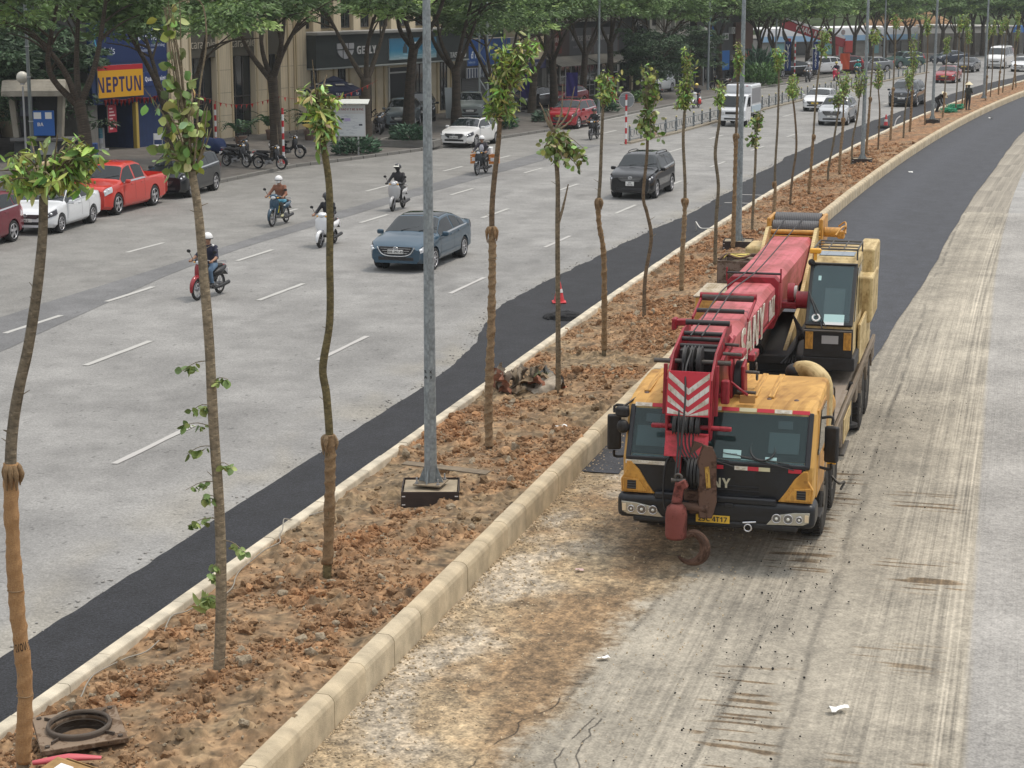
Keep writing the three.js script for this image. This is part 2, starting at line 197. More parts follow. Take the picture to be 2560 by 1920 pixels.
// ---------- right carriageway: milled surface, dirt, grooves ----------
const S0 = 11, S1 = 70, T0 = -7.2, T1 = 4.2;
const seams = [[-4.28, 25, -4.95, 17], [-2.5, 60, -2.2, 11], [-2.6, 31, -3.15, 16]];
const dirtEdge = (s) => -4.91 + (s - 17.5) * .086 + (fbm(s * .5, 3, 3, 205) - .5) * .5 + (fbm(s * 2.5, 3, 2, 206) - .5) * .2;
function milled(s, t) { // returns rgb 0..255 and height
  const n = fbm(s * .6, t * .6, 3, 201), m = fbm(s * 2.6, t * 2.6, 3, 211), f = fbm(s * 14, t * 14, 2, 221), g = vn(s * 60, t * 60, 231);
  const groove = vn(t * 62, s * .5, 241), gl = vn(t * 9, s * .12, 251), gw = vn(t * 26, s * .25, 255);
  let l = 146 + (n - .5) * 44 + (m - .5) * 26 + (f - .5) * 30 + (g - .5) * 34, r = 1, gg = .955, b = .865, h = 128 + (g - .5) * 60 + (f - .5) * 50;
  const dirt = clamp(sm(.22, -.3, t - dirtEdge(s) + (f - .5) * .3 + (m - .5) * .4) * sm(34.2, 28.5, s + (m - .5) * 3));
  const mill = (1 - dirt);
  const fine = sm(.35, .6, fbm(t * .9 + 4, s * .1, 2, 261)) * mill;
  l += mill * ((gl - .5) * 17 + (gw - .5) * 12) + fine * (groove - .5) * 30; h += fine * (groove - .5) * 90 + mill * (gw - .5) * 40;
  // smooth pale strips left by the drum
  const strip = sm(.56, .62, vn(t * 1.35 + .3, s * .07, 271)) * mill; l += strip * 10;
  // grey untouched asphalt at far right
  const grey = sm(-.06, .05, t + .34 + (s - 18.8) * .0145 + (gw - .5) * .06) * .9; r = lerp(r, 1, grey); b = lerp(b, .96, grey); gg = lerp(gg, .985, grey); l = lerp(l, 148 + (n - .5) * 40 + (g - .5) * 36 + (f - .5) * 24, grey * .9);
  if (dirt > 0) { const wet = sm(.46, .74, fbm(s * .5 + 2, t * .9, 4, 281) + .3 * Math.exp(-Math.pow((t + 5.25 - (s - 19) * .03) / .7, 2)) - .06 + (m - .5) * .25), pale = sm(.45, .7, fbm(s * .9, t * 1.5, 3, 291)) * sm(-5.2, -6.3, t + (m - .5));
    const peb = sm(.78, .9, vn(s * 38, t * 38, 283)), cl = fbm(s * 5.5, t * 5.5, 3, 287); let dl = 152 + (m - .5) * 60 + (f - .5) * 84 + (g - .5) * 66 + (cl - .5) * 56 + peb * 24; let cr = 1, cg = .885, cb = .71; cr = lerp(cr, .82, wet); cg = lerp(cg, .68, wet); cb = lerp(cb, .51, wet); dl += pale * 9; cr = lerp(cr, 1, pale); cg = lerp(cg, .93, pale); cb = lerp(cb, .82, pale); const rut = vn(t * 22, s * .6, 295); dl += (rut - .5) * 22; l = lerp(l, dl, dirt); r = lerp(r, cr, dirt); gg = lerp(gg, cg, dirt); b = lerp(b, cb, dirt); h = lerp(h, 110 + (f - .5) * 150 + (m - .5) * 80 + (cl - .5) * 90 + peb * 80, dirt); }
  // scratches across the lane where the drum bit: brown dashes in two bands
  for (const [tc, w, sd] of [[-1.15, .62, 301], [-2.75, .5, 307]]) { const e = sm(w, w * .6, Math.abs(t - tc - (s - 20) * -.012 + (vn(s * 9, 1, sd + 4) - .5) * .3)); if (e > 0 && s < 31) { const on = sm(.52, .66, fbm(s * .55, tc, 2, sd)), line = sm(.6, .8, vn(s * 17, t * 1.8, sd + 1)) * on * e * mill; l -= line * 46; b -= line * .2; gg -= line * .1; h -= line * 50; } }
  // joints between passes: dark bitumen crumbs collect along them
  for (let k = 0; k < seams.length; k++) { const [ta, sa, tb, sb] = seams[k]; if (k !== 1 && s > sa) continue; const tc = lerp(ta, tb, (sa - s) / (sa - sb)) + (fbm(s * .45, 5, 2, 311 + k) - .5) * .12, d = Math.abs(t - tc); const line = sm(.06, .01, d); l -= line * 30 * (.3 + m) * sm(.35, .6, vn(s * 1.3, k, 377) + .15); h -= line * 70; if (g * .6 + hash(Math.floor(s * 70), Math.floor(t * 70), 7) * .55 > .93 + d * .42 && k !== 1 && d < .6) { l -= 80; h += 40; } }
  if (t > -1.3 && t < -.1) { const e = sm(.36, .05, Math.abs(t + .62 + (s - 18.8) * .0145)) * (vn(t * 40, s * .2, 317) - .45); l += e * 60; h += e * 60; }
  // fine cracks in the dirt
  for (const [sa, ta, sb, tb, k] of [[12, -4.95, 19.1, -4.3, 1], [15.2, -4.0, 19.1, -4.3, 2], [16.5, -5.4, 19.6, -4.9, 3]]) if (s > sa && s < sb) { const tc = lerp(ta, tb, (s - sa) / (sb - sa)) + (fbm(s * 1.6, k, 3, 321) - .5) * .34; const e = sm(.012, .004, Math.abs(t - tc)) * sm(.35, .5, vn(s * 3, k, 325) + .25); l = lerp(l, 70, e); h -= e * 100; }
  return [l * r, l * gg, l * b, h];
}
function milledMaps(s0, s1, RW, RH) { const mc = new Float32Array(RW * RH * 4); for (let j = 0; j < RH; j++) for (let i = 0; i < RW; i++) { const c = milled(lerp(s0, s1, (j + .5) / RH), lerp(T0, T1, (i + .5) / RW)), q = (j * RW + i) * 4; mc[q] = c[0]; mc[q + 1] = c[1]; mc[q + 2] = c[2]; mc[q + 3] = c[3]; }
  return { map: dataTex(RW, RH, (u, v, i, j) => { const q = (j * RW + i) * 4; return [mc[q], mc[q + 1], mc[q + 2]]; }, { clamp: true }), bumpMap: dataTex(RW, RH, (u, v, i, j) => mc[(j * RW + i) * 4 + 3], { clamp: true, raw: true }), bumpScale: .02 }; }
const groundBump = (s, t) => (fbm(s * 1.1, t * 1.6, 3, 331) - .5) * .05 * sm(-3.4, -4.6, t) * sm(33, 29, s);
const milledY = (s, t) => groundBump(s, t) - .02 * sm(-4.8, -3.8, t) * sm(34, 30, s);
for (const [a, b, w, h, l] of [[S0, 34, 1024, 2048, 'scraped dusty roadway under repair in the foreground'], [34, S1, 1024, 1024, 'scraped grey roadway beside and behind the crane']]) struct(mesh('milled_road', sheet(a, b, T0, T1, .14, .1, milledY, { uv: (s, t) => [(t - T0) / (T1 - T0), (s - a) / (b - a)] }), M(hex(0xffffff), .93, milledMaps(a, b, w, h))), l);
const milledFar = dataTex(512, 1024, (u, v, i, j) => { const c = vn(u * 300, v * 2, 341, 0), n = fbm(u * 12, v * 12, 4, 345, 12), w = vn(u * 40, v * 1, 349); const l = 142 + (n - .5) * 14 + (c - .5) * 26 + (w - .5) * 26 + (hash(i, j, 3) - .5) * 20; return [l, l * .955, l * .87]; });
struct(mesh('milled_road', join([sheet(S1, 330, -7.2, 16, 2, 1.2, -.012, { tile: 6 }), sheet(-10, S1, T1, 16, 2, 1.2, -.012, { tile: 6 }), sheet(-10, S0, -7.2, T1, 2, 1.2, -.012, { tile: 6 })]), M(hex(0xffffff), .93, { map: milledFar })), 'scraped grey roadway running on to the bend');
struct(mesh('asphalt_lane', sheet(S1 - 1, 330, (s) => -.34 - (s - 18.8) * .0145, 16, 2, .8, -.004, { tile: 8, col: (s, t) => { const k = .74 + (fbm(s * .1, t * .4, 3, 93) - .5) * .2; return [k, k * .99, k * .975]; } }), roadM), 'older grey asphalt on the right of the scraped lane');
const newEdge = (s) => lerp(-3.2, -2.62, sm(32, 60, s)) - .4 * sm(85, 112, s) + wob(s, 19, .05);
const farFreshM = M([.72, .73, .76], .68, { vertexColors: true, map: freshTex, bumpMap: asphaltBump, bumpScale: .006 });
struct(mesh('fresh_asphalt', join([sheet(29.6, 200, (s) => -7.0, (s) => newEdge(s) - 3.1 * (1 - sm(29.6, 33.5, s + (fbm(s * 2, 2, 2, 9) - .5))), .3, .2, .014, { tile: 4, col: (s, t) => { const k = .96 + (vn(t * 1.7 + s * .012, s * .02, 401) - .5) * .3 + (vn(t * 6 - s * .03, s * .05, 403) - .5) * .16 + (fbm(s * .12, t * .5, 3, 405) - .5) * .22; return [k, k, k * 1.01]; } })]), farFreshM), 'fresh dark asphalt laid on the right carriageway');
// ---------- saplings along the median ----------
const SAP = [
[-9.23,-15.36,[[-0.0,0.2],[0.09,1.26],[0.06,2.1],[0.08,3.48],[0.13,3.93],[0.19,4.2],[0.31,4.64],[0.43,5.25],[0.49,5.68],[0.52,6.0]],3.52,"droop",[[0.57,6.19,0.49,0.32],[0.94,6.32,0.17,0.17]]],
[-8.56,-18.56,[[0.0,0.2],[0.06,1.13],[0.07,2.21],[0.04,3.11],[0.02,4.2],[-0.02,5.01],[-0.05,5.56],[-0.1,5.96]],0,"round",[[-0.24,6.26,0.35,0.53],[-0.26,7.66,0.12,0.1]]],
[-8.65,-22.2,[[0.0,0.2],[0.06,1.22],[0.08,2.16],[0.05,2.77],[0.01,3.07],[0.11,3.68],[0.13,4.51],[0.14,5.45],[0.07,6.03],[0.03,6.47]],2.25,"droop",[[0.04,6.29,0.24,0.34],[0.11,5.86,0.15,0.29]]],
[-8.67,-30.01,[[0.0,0.2],[-0.01,0.91],[0.04,2.35],[0.06,3.45],[0.06,4.38],[0.17,5.46],[0.2,6.1]],4.08,"droop",[[0.38,6.59,0.42,0.41],[0.57,6.93,0.34,0.18],[0.23,5.95,0.3,0.34]]],
[-8.59,-34.56,[[0.0,0.2],[-0.01,1.58],[-0.03,3.37],[-0.03,4.25],[-0.08,4.95],[-0.12,5.23]],0,"round",[[0.01,4.77,0.51,0.48],[0.37,4.25,0.21,0.39]]],
[-8.58,-38.57,[[0.0,0.2],[-0.01,1.5],[-0.04,2.49],[-0.15,3.18],[-0.12,4.05],[-0.08,5.45]],3.67,"droop",[[0.04,5.88,0.29,0.36]]],
[-8.74,-43.66,[[-0.0,0.2],[0.01,1.15],[0.14,2.15],[0.03,2.7],[-0.06,3.03],[0.01,4.12],[0.02,4.99]],0,"round",[[0.03,5.63,0.32,0.64],[0.02,4.55,0.31,0.54]]],
[-8.61,-47.9,[[0.0,0.2],[-0.0,1.03],[0.04,1.99],[0.04,2.95],[-0.03,4.14],[-0.01,4.84]],2.71,"droop",[[-0.06,5.19,0.29,0.47],[0.1,6.01,0.17,0.46]]],
[-8.54,-52.83,[[-0.0,0.2],[-0.0,1.55],[0.04,2.47],[-0.07,3.38],[0.02,4.16],[0.05,4.61]],0,"droop",[[0.02,5.0,0.21,0.41]]],
[-8.54,-56.08,[[0.0,0.2],[0.01,1.6],[0.02,3.53],[0.03,5.17]],3.74,"droop",[[0.04,5.85,0.17,0.6]]],
[-8.62,-60.56,[[0.0,0.2],[0.06,2.59],[0.05,3.39]],0,"round",[[0.04,3.72,0.21,0.47],[0.01,3.05,0.15,0.3]]],
[-8.44,-64.28,[[0.0,0.2],[0.06,0.99],[0.03,1.86],[0.08,3.57],[0.07,5.26]],1.59,"droop",[[0.08,5.49,0.22,0.52]]],
[-8.47,-69.17,[[0.0,0.2],[0.07,1.22],[0.18,2.23],[0.07,3.57],[0.0,3.99]],0,"droop",[[-0.03,4.4,0.31,0.47]]],
[-8.15,-72.24,[[0.0,0.2],[0.07,1.29],[0.12,2.52],[0.2,4.43],[0.35,5.64]],2.52,"droop",[[0.38,5.72,0.28,0.69]]],
[-7.99,-77.64,[[0.0,0.2],[0.02,0.82],[0.17,1.76],[0.29,2.7],[0.35,3.17]],0,"round",[[0.34,3.54,0.3,0.56]]],
[-7.81,-80.55,[[0.0,0.2],[0.01,1.16],[0.08,2.32],[0.06,3.38]],2.71,"droop",[[0.06,3.96,0.31,0.61]]],
[-7.79,-85.72,[[0.0,0.2],[0.02,1.36],[0.19,2.39],[0.24,3.11]],0,"droop",[[0.26,3.82,0.37,0.73]]],
[-7.62,-91.07,[[0.0,0.2],[0.05,1.19],[0.1,2.71],[0.19,5.41]],3.14,"droop",[[0.23,5.62,0.3,0.51]]],
[-7.26,-93.64,[[0.0,0.2],[0.01,1.01],[0.01,2.24],[-0.09,3.13]],0,"droop",[[-0.1,3.8,0.27,0.75]]],
[-7.18,-100.6,[[-0.0,0.2],[0.02,1.47],[0.04,2.67],[0.07,5.98]],3.15,"droop",[[0.11,6.22,0.24,0.47]]],
[-6.59,-101.74,[[0.0,0.2],[0.04,1.65],[0.16,2.62]],0,"droop",[[0.18,3.46,0.31,0.62]]],
[-6.59,-106.92,[[-0.0,0.2],[0.03,1.34],[0.05,3.12]],2.61,"droop",[[0.06,4.62,0.33,1.0]]],
];
const barkTex = dataTex(128, 512, (u, v, i, j) => { const n = fbm(u * 8, v * 26, 4, 401, 8), m = fbm(u * 5, v * 5, 3, 411, 5), f = hash(i, j, 4); const ring = vn(u * 3, v * 40, 415, 3) > .86 ? -20 : 0, sp = vn(u * 12, v * 60, 417, 12) > .8 ? 34 : 0; const l = 190 + (n - .5) * 110 + (m - .5) * 50 + (f - .5) * 20 + ring + sp; return [l, l * .97, l * .92]; });
const burlapTex = dataTex(256, 256, (u, v, i, j) => { const w = ((i + (j & 2 ? 1 : 0)) & 2 ? 14 : -12) + ((j & 3) === 0 ? -14 : 5), n = fbm(u * 8, v * 8, 4, 421, 8); const l = 205 + w + (n - .5) * 80 + (hash(i, j, 6) - .5) * 26; return [l, l * .96, l * .9]; });
const barks = [[.3, .26, .2], [.44, .38, .29], [.23, .2, .1], [.28, .21, .14], [.33, .28, .2], [.29, .25, .18]].map((c) => M(c, .92, { map: barkTex, bumpMap: barkTex, bumpScale: .008 }));
const burlaps = [[.42, .29, .17], [.38, .27, .16], [.36, .26, .16], [.42, .32, .21]].map((c) => M(c, .97, { map: burlapTex, bumpMap: burlapTex, bumpScale: .004 }));
for (const m of burlaps) { m.map = burlapTex.clone(); m.map.repeat.set(2, 5); m.map.needsUpdate = true; }
const printTex = canvasTex(512, 2048, (x, w, h) => { x.fillStyle = '#a07d57'; x.fillRect(0, 0, w, h); reseed(3); for (let i = 0; i < 26000; i++) { const l = rnd(); x.fillStyle = `rgba(${l > .5 ? '215,175,120' : '110,75,40'},.22)`; rnd() < .5 ? x.fillRect(rnd(w), rnd(h), rnd(4, 26), 2) : x.fillRect(rnd(w), rnd(h), 2, rnd(4, 26)); } x.fillStyle = 'rgba(45,34,26,.85)'; x.font = 'bold 62px sans-serif'; x.textAlign = 'center'; for (const o of [.17, .5, .83]) { const put = (t, y, a) => { x.save(); x.translate(w * o, h * (1 - y)); x.rotate(a); x.scale(1, 1.1); x.fillText(t, 0, 0); x.restore(); }; put('NUT', .955, .08); put('AGN', .9, -.12); put('NOVI', .83, .06); put('NOVI', .34, .1); } });
const printM = M(hex(0xffffff), .97, { map: printTex, bumpMap: burlapTex, bumpScale: .003 });
{ const t = printTex; t.wrapS = t.wrapT = THREE.RepeatWrapping; t.repeat.set(1, 1 / 3.45); }
const leafM = M(hex(0xffffff), .6, { vertexColors: true, side: THREE.DoubleSide });
const leafPartM = [[.17, .26, .07], [.23, .32, .09], [.31, .38, .12], [.13, .2, .06], [.38, .4, .09]].map((c) => M(c, .55, { side: THREE.DoubleSide }));
// one leaf: a folded, curved blade along +y, unit length
function leafGeo(w, fold, bend) { const pos = [], idx = [], n = 4; for (let i = 0; i <= n; i++) { const v = i / n, hw = w * Math.pow(Math.sin(Math.PI * Math.pow(v, .8)), .75) * .5 + (i === 0 ? .012 : 0), z = bend * v * v; for (const e of [-1, 0, 1]) pos.push(e * hw, v, z + (e ? fold * hw : 0)); } for (let i = 0; i < n; i++) for (let k = 0; k < 2; k++) { const a = i * 3 + k; idx.push(a, a + 1, a + 3, a + 1, a + 4, a + 3); } return geo(pos, idx); }
const longLeaf = leafGeo(.34, .5, .3), roundLeaf = leafGeo(.86, .3, .16);
function spray(arr, proto, p, dir, len, col, roll) { // adds a leaf to vertex arrays
  const q = new THREE.Quaternion().setFromUnitVectors(UP, dir).multiply(new THREE.Quaternion().setFromAxisAngle(UP, roll)); const a = proto.attributes.position, n0 = arr.pos.length / 3, v = V3(); for (let i = 0; i < a.count; i++) { v.fromBufferAttribute(a, i).multiplyScalar(len).applyQuaternion(q).add(p); arr.pos.push(v.x, v.y, v.z); arr.col.push(...col); } for (let i = 0; i < proto.index.count; i++) arr.idx.push(n0 + proto.index.array[i]);
}
const CA = Math.cos(YAW), SA = Math.sin(YAW);
const greens = [[.13, .2, .045], [.18, .26, .06], [.25, .34, .09], [.08, .13, .03], [.32, .38, .1], [.4, .44, .2]];
function sapling(k, x, z, path, wrapTop, kind, crowns, label, group) {
  reseed(500 + k * 17); const s = -z, t0 = x - curve(s), y0 = soilH(s, t0);
  const o = thing('sapling', label, 'sapling', [x, y0, z], 0, group);
  const L = (r, y, f = 0) => V3(r * CA + f * SA, y - y0, -r * SA + f * CA);
  const top = path[path.length - 1], Ht = top[1], r0 = lerp(.062, .049, clamp(k / 4)) * .94 * rnd(.92, 1.1);
  const pts = path.map(([r, y], i) => L(r, i ? y : y0 - .12, rnd(-.02, .02)));
  mesh('trunk', limb(pts, [r0 * 1.12, r0, r0 * .95, r0 * .85, r0 * .72], 9, pts.length * 5, (u, a, l) => 1 + .1 * (vn(l * 5 + k, a, 3) - .5) + .35 * Math.max(0, vn(l * 3.1, k * 3 + Math.floor(a * 1.5), 9) - .84)), barks[k < 3 ? k : 3 + k % 3], o);
  if (wrapTop) { const f = clamp((wrapTop - y0) / (Ht - y0)); const cv = new THREE.CatmullRomCurve3(pts, false, 'centripetal'); const wp = []; let e = 0; for (let i = 0; i <= 30; i++) { const p = cv.getPoint(i / 30); if (p.y > wrapTop - y0) break; if (p.y > .02) wp.push(p); }
    if (wp.length > 2) { const W = mesh('burlap_wrap', limb(wp, wp.map((p, i) => r0 * (1.28 - .2 * i / wp.length)), 16, wp.length * 9, (u, a, l) => 1 + (k ? .26 : .15) * Math.pow(1 - Math.abs(Math.sin(l * 17 + a * .5 + 1.4 * Math.sin(l * 3.1 + k))), 2) + .5 * (fbm(l * 6 + k, Math.sin(a) + 3, 3, 5) - .42)), k === 0 ? printM : burlaps[k % 4], o);
      const last = wp[wp.length - 1], g = []; for (let i = 0; i < 9; i++) { const a = rnd(6.28); g.push(limb([last.clone().add(V3(Math.cos(a) * r0, -.02, Math.sin(a) * r0)), last.clone().add(V3(Math.cos(a) * r0 * 1.7, -.06 - rnd(.06), Math.sin(a) * r0 * 1.7)), last.clone().add(V3(Math.cos(a) * r0 * 1.6, -.16 - rnd(.12), Math.sin(a) * r0 * 1.6))], [.028, .03, .006], 5)); } mesh('frayed_end', g, burlaps[(k + 1) % 4], o);
      const st = []; for (let i = 2; i < wp.length - 1; i += 4) st.push(tor(r0 * 1.36, .006, 'y', wp[i].x, wp[i].y, wp[i].z, 14, 4)); for (const q of st) mesh('twine', q, burlaps[3], o); } }
  const twig = [], lv = { pos: [], idx: [], col: [] }, tp = L(top[0], top[1]); let parts = 0;
  for (const [cr, cy, rx, ry] of crowns) { const c = L(cr, cy), dens = clamp((rx * ry) / .1, .25, 1.6);
    const nt = Math.round((kind === 'round' ? 11 : k < 5 ? 20 : 13) * Math.min(1.5, dens) + 4);
    for (let i = 0; i < nt; i++) { const a = rnd(6.28), rr = Math.sqrt(rnd()), e = c.clone().add(V3(Math.cos(a) * rx * rr, rnd(-.45, 1.15) * ry, Math.sin(a) * rx * rr)); const st = tp.clone().lerp(c, rnd(0, .25)); st.y = Math.min(st.y, tp.y + .02); if (e.y < st.y - .5) e.y = st.y - .3; const mid = st.clone().lerp(e, .55).add(V3(rnd(-.04, .04), .05 + rnd(.08), rnd(-.04, .04)));
      twig.push(limb([st, mid, e], [.012, .009, .004], 5, 6)); const cv = new THREE.QuadraticBezierCurve3(st, mid, e), nl = kind === 'round' ? 5 + rnd(4) : 9 + rnd(10);
      for (let q = 0; q < nl; q++) { const p = cv.getPoint(rnd(.3, 1)); const d = V3(rnd(-1, 1), rnd(-1.5, kind === 'round' ? .5 : .45), rnd(-1, 1)).normalize(); p.add(V3(rnd(-1, 1), rnd(-1, .6), rnd(-1, 1)).multiplyScalar(kind === 'round' ? .07 : .06));
        if (kind === 'round') { const len = rnd(.085, .15), st2 = p.clone().addScaledVector(d, .04); twig.push(rod(p, st2, .002, .002, 4)); if (k < 12 && parts < 70) { const lf = mesh('leaf', roundLeaf, leafPartM[rnd() < .1 ? 4 : Math.floor(rnd(4))], o); lf.position.copy(st2); lf.quaternion.setFromUnitVectors(UP, d).multiply(new THREE.Quaternion().setFromAxisAngle(UP, rnd(6.28))); lf.scale.setScalar(len); parts++; } else spray(lv, roundLeaf, st2, d, len, pick(greens).map((x) => x * rnd(.8, 1.4)), rnd(6.28)); }
        else { const yl = rnd() < (k === 2 ? .3 : .1); spray(lv, longLeaf, p, d, rnd(.09, .17), (yl ? greens[4 + (q & 1)] : pick(greens.slice(0, 5))).map((x) => x * rnd(.95, 1.7)), rnd(6.28)); } } } }
  // bare shoots and stubs
  for (let i = 0; i < (kind === 'round' ? 5 : 2); i++) { const a = rnd(6.28); twig.push(limb([tp, tp.clone().add(V3(Math.cos(a) * .12, .2, Math.sin(a) * .12)), tp.clone().add(V3(Math.cos(a) * .22, .35 + rnd(.35), Math.sin(a) * .22))], [.016, .012, .006], 5)); }
  { const c = new THREE.CatmullRomCurve3(pts, false, 'centripetal'); for (let i = 0; i < 6; i++) { const p = c.getPoint(rnd(.25, .95)), a = rnd(6.28); twig.push(rod(p, p.clone().add(V3(Math.cos(a) * rnd(.07, .16), rnd(.03, .1), Math.sin(a) * rnd(.07, .16))), .008, .003, 4)); }
    if (k === 1) for (let i = 0; i < 13; i++) { const y = lerp(.8, 3.0, i / 12), p = c.getPoint(y / (Ht - y0)), side = i % 4 === 3 ? -1 : 1; const e = p.clone().add(L(-rnd(.12, .42) * side, y0 + rnd(-.18, .1), rnd(-.15, .15))); twig.push(limb([p, p.clone().lerp(e, .5).add(V3(0, .04, 0)), e], [.006, .005, .003], 5)); for (let q = 0; q < 12; q++) { const f = rnd(.25, 1), pp = p.clone().lerp(e, f), d = V3(rnd(-1, 1), rnd(-1.3, .3), rnd(-1, 1)).normalize(), lf = mesh('leaf', roundLeaf, leafPartM[Math.floor(rnd(4))], o); lf.position.copy(pp); lf.quaternion.setFromUnitVectors(UP, d); lf.scale.setScalar(rnd(.06, .115)); } }
    if (k === 1) { const a = L(-.05, 6.3), pp = [a, L(.02, 6.9), L(.1, 7.35), L(.04, 7.75), L(-.2, 7.72), L(-.33, 7.55)]; twig.push(limb(pp, [.014, .01, .007, .004], 5, 20)); }
    if (k === 4) { const p = c.getPoint(.42); twig.push(limb([p, p.clone().add(L(.1, y0 + .35)), p.clone().add(L(.2, y0 + .8))], [.03, .025, .012], 6)); for (const [r, y] of [[.28, 6.1], [.42, 5.9], [.05, 6.15], [-.38, 5.8], [-.25, 5.65]]) twig.push(limb([tp, L(r * .5, (tp.y + y0 + y) / 2 - .1), L(r, y)], [.022, .016, .008], 6)); } }
  mesh('twigs', twig, barks[kind === 'round' ? 1 : 4], o);
  if (lv.pos.length) { const g = geo(lv.pos, lv.idx, null, lv.col); mesh('crown', g, leafM, o); }
  return o;
}
const SAPLAB = ['burlap wrapped sapling with drooping leafy crown at the left picture edge', 'unwrapped pale grey sapling with large round leaves and leafy lower shoots', 'olive green trunk sapling with burlap foot and wilted yellowing tuft', 'brown sapling wrapped in twisted burlap to half height with full hanging crown', 'forked bare sapling with round leaves beside the rag heap', 'thin sapling with bulging burlap ties and a small dense tuft', 'crooked unwrapped sapling with big round leaves in front of the black car', 'straight burlap wrapped sapling with two leafy tiers beside the crane boom', 'wavy unwrapped sapling with small dry tuft above the crane tool bin', 'burlap wrapped sapling standing before the second lamp post', 'unwrapped sapling with leaf clumps on its stem, first behind the second lamp post', 'burlap footed sapling, second behind the second lamp post'];
SAP.forEach((a, i) => sapling(i, a[0], a[1], a[2], a[3], a[4], a[5], SAPLAB[i] || ORD[i - 12] + ' slim sapling past the second lamp post, counting towards the bend', i < 12 ? 'saplings on the planted median' : 'distant saplings on the planted median'));
[[-5.55,-112.4],[-6.0,-118.5],[-5.6,-126.2],[-5.2,-128.8],[-4.75,-129.1],[-4.2,-139.6],[-3.7,-143.5],[-3.3,-146.5],[-2.9,-150.2],[-2.3,-154.1],[-1.9,-157.8],[-1.4,-162.2],[-.8,-166.4],[-.2,-170.6]].forEach(([x, z], i) => { const s = -z, xx = -8.55 + curve(s) + (i % 2 ? .1 : -.1); reseed(900 + i); const h = rnd(4.2, 5.6), b = rnd(-.15, .15); sapling(30 + i, xx, z, [[0, .2], [b, h * .35], [b * .6 + rnd(-.1, .1), h * .7], [b + rnd(-.1, .1), h]], i % 2 ? h * .45 : 0, 'droop', [[b, h + .1, .22, .75]], ORD[i + 10] + ' slim sapling past the second lamp post, counting towards the bend', 'distant saplings on the planted median'); });
// ---------- lamp posts ----------
const galvTex = dataTex(256, 256, (u, v, i, j) => { const c = fbm(u * 22, v * 22, 3, 431, 22), f = fbm(u * 5, v * 5, 3, 435, 5); const l = 190 + (c - .5) * 70 + (f - .5) * 46; return [l * .97, l, l * 1.02]; });
const galvM = M([.52, .55, .55], .55, { map: galvTex, metalness: .12 }); const steelM = M([.4, .41, .42], .5, { metalness: .5 }); const plyM = M([.06, .045, .045], .7, { map: concTex }); const boardM = M([.33, .28, .22], .9, { map: barkTex });
function lampPost(i, s, t, label) {
  const p = P(s, t), y0 = soilH(s, t), top = y0 + (i === 0 ? .26 : .16);
  const o = thing('lamp_post', label, 'lamp post', [p.x, top, p.z], head(s), 'galvanised lamp posts on the planted median');
  const g = new THREE.CylinderGeometry(.045, .098, 9.6, 8, 12, false); const uv = g.attributes.uv; for (let q = 0; q < uv.count; q++) uv.setXY(q, uv.getX(q) * .6, uv.getY(q) * 9); mesh('pole', T(g, 0, 4.82, 0, 0, .2), galvM, o);
  mesh('base_plate', rbox(.44, .025, .44, .008, 0, .014, 0), M([.36, .32, .27], .8, { map: concTex }), o);
  for (let q = 0; q < 4; q++) { const a = q * Math.PI / 2; mesh('gusset', T(extrude([[.07, .03], [.2, .03], [.09, .3], [.07, .3]], .012), 0, 0, -.006, 0, a), galvM, o); }
  for (const [x, z] of [[1, 1], [1, -1], [-1, 1], [-1, -1]]) mesh('bolt', [disc(.014, .12, 'y', x * .17, .06, z * .17, 8), disc(.026, .025, 'y', x * .17, .04, z * .17, 6)], steelM, o);
  mesh('bracket_arm', tube([[0, 9.5, 0], [-.3, 9.9, 0], [-1.2, 10.15, 0], [-2.1, 10.2, 0]], .035, 7), galvM, o); mesh('lamp_head', rbox(.7, .09, .28, .04, -2.4, 10.2, 0), M([.3, .31, .32], .5), o);
  if (i === 0) { const mk = text('5   X\nA   9', .045, .002); mesh('stencil_mark', T(mk, .0, 1.72, .0838, -.006, 0), M([.03, .03, .03], .8), o); }
  return o;
}
function formwork(s, t, label, ry, w = .86) { const p = P(s, t), y0 = soilH(s, t) - .03; const o = thing('formwork_box', label, 'formwork box', [p.x, y0, p.z], head(s) + ry, 'plywood formwork boxes round lamp post footings'); const h = .27; for (const [x, z, a] of [[0, w / 2, 0], [0, -w / 2, 0], [w / 2, 0, 1], [-w / 2, 0, 1]]) mesh('side_board', rbox(w - (a ? .04 : 0), h, .018, .003, x, h / 2, z, 0, a * Math.PI / 2), plyM, o); mesh('footing', box(w - .05, .24, w - .05, 0, .12, 0), M([.5, .46, .4], .95, { map: concTex }), o); for (const [x, z] of [[1, 1], [1, -1], [-1, 1], [-1, -1]]) for (const y of [.07, .2]) mesh('corner_clip', box(.05, .016, .004, x * (w / 2 - .03), y, z * (w / 2 + .011)), M([.7, .7, .7], .4), o); return o; }
[[26.6, -8.62, 'tall galvanised lamp post with bolted foot in the foreground', .28], [56.6, -8.55, 'second lamp post, partly hidden by a wrapped sapling', .1], [85.9, -8.3, 'third lamp post along the planted median', .1], [113.5, -8.4, 'fourth lamp post, beside the stooping worker', .1], [139, -8.5, 'fifth lamp post, behind the standing worker', .1], [166, -8.6, 'sixth and farthest lamp post at the right picture edge', .1]].forEach(([s, t, l, ry], i) => { lampPost(i, s, t, l); if (i < 4) formwork(s, t, ['dark plywood formwork box round the foreground lamp post', 'open plywood box at the second lamp post beside the crane', 'plywood box at the foot of the third lamp post', 'plywood box at the foot of the fourth lamp post'][i], ry); });
{ const p = P(27.3, -8.6); tag(mesh('loose_plank', T(rbox(1.55, .02, .17, .004), p.x, soilH(27.3, -8.6) + .265, p.z, .1, -.25, .02), boardM), 'pale loose plank lying across the back of the formwork box', 'plank'); }
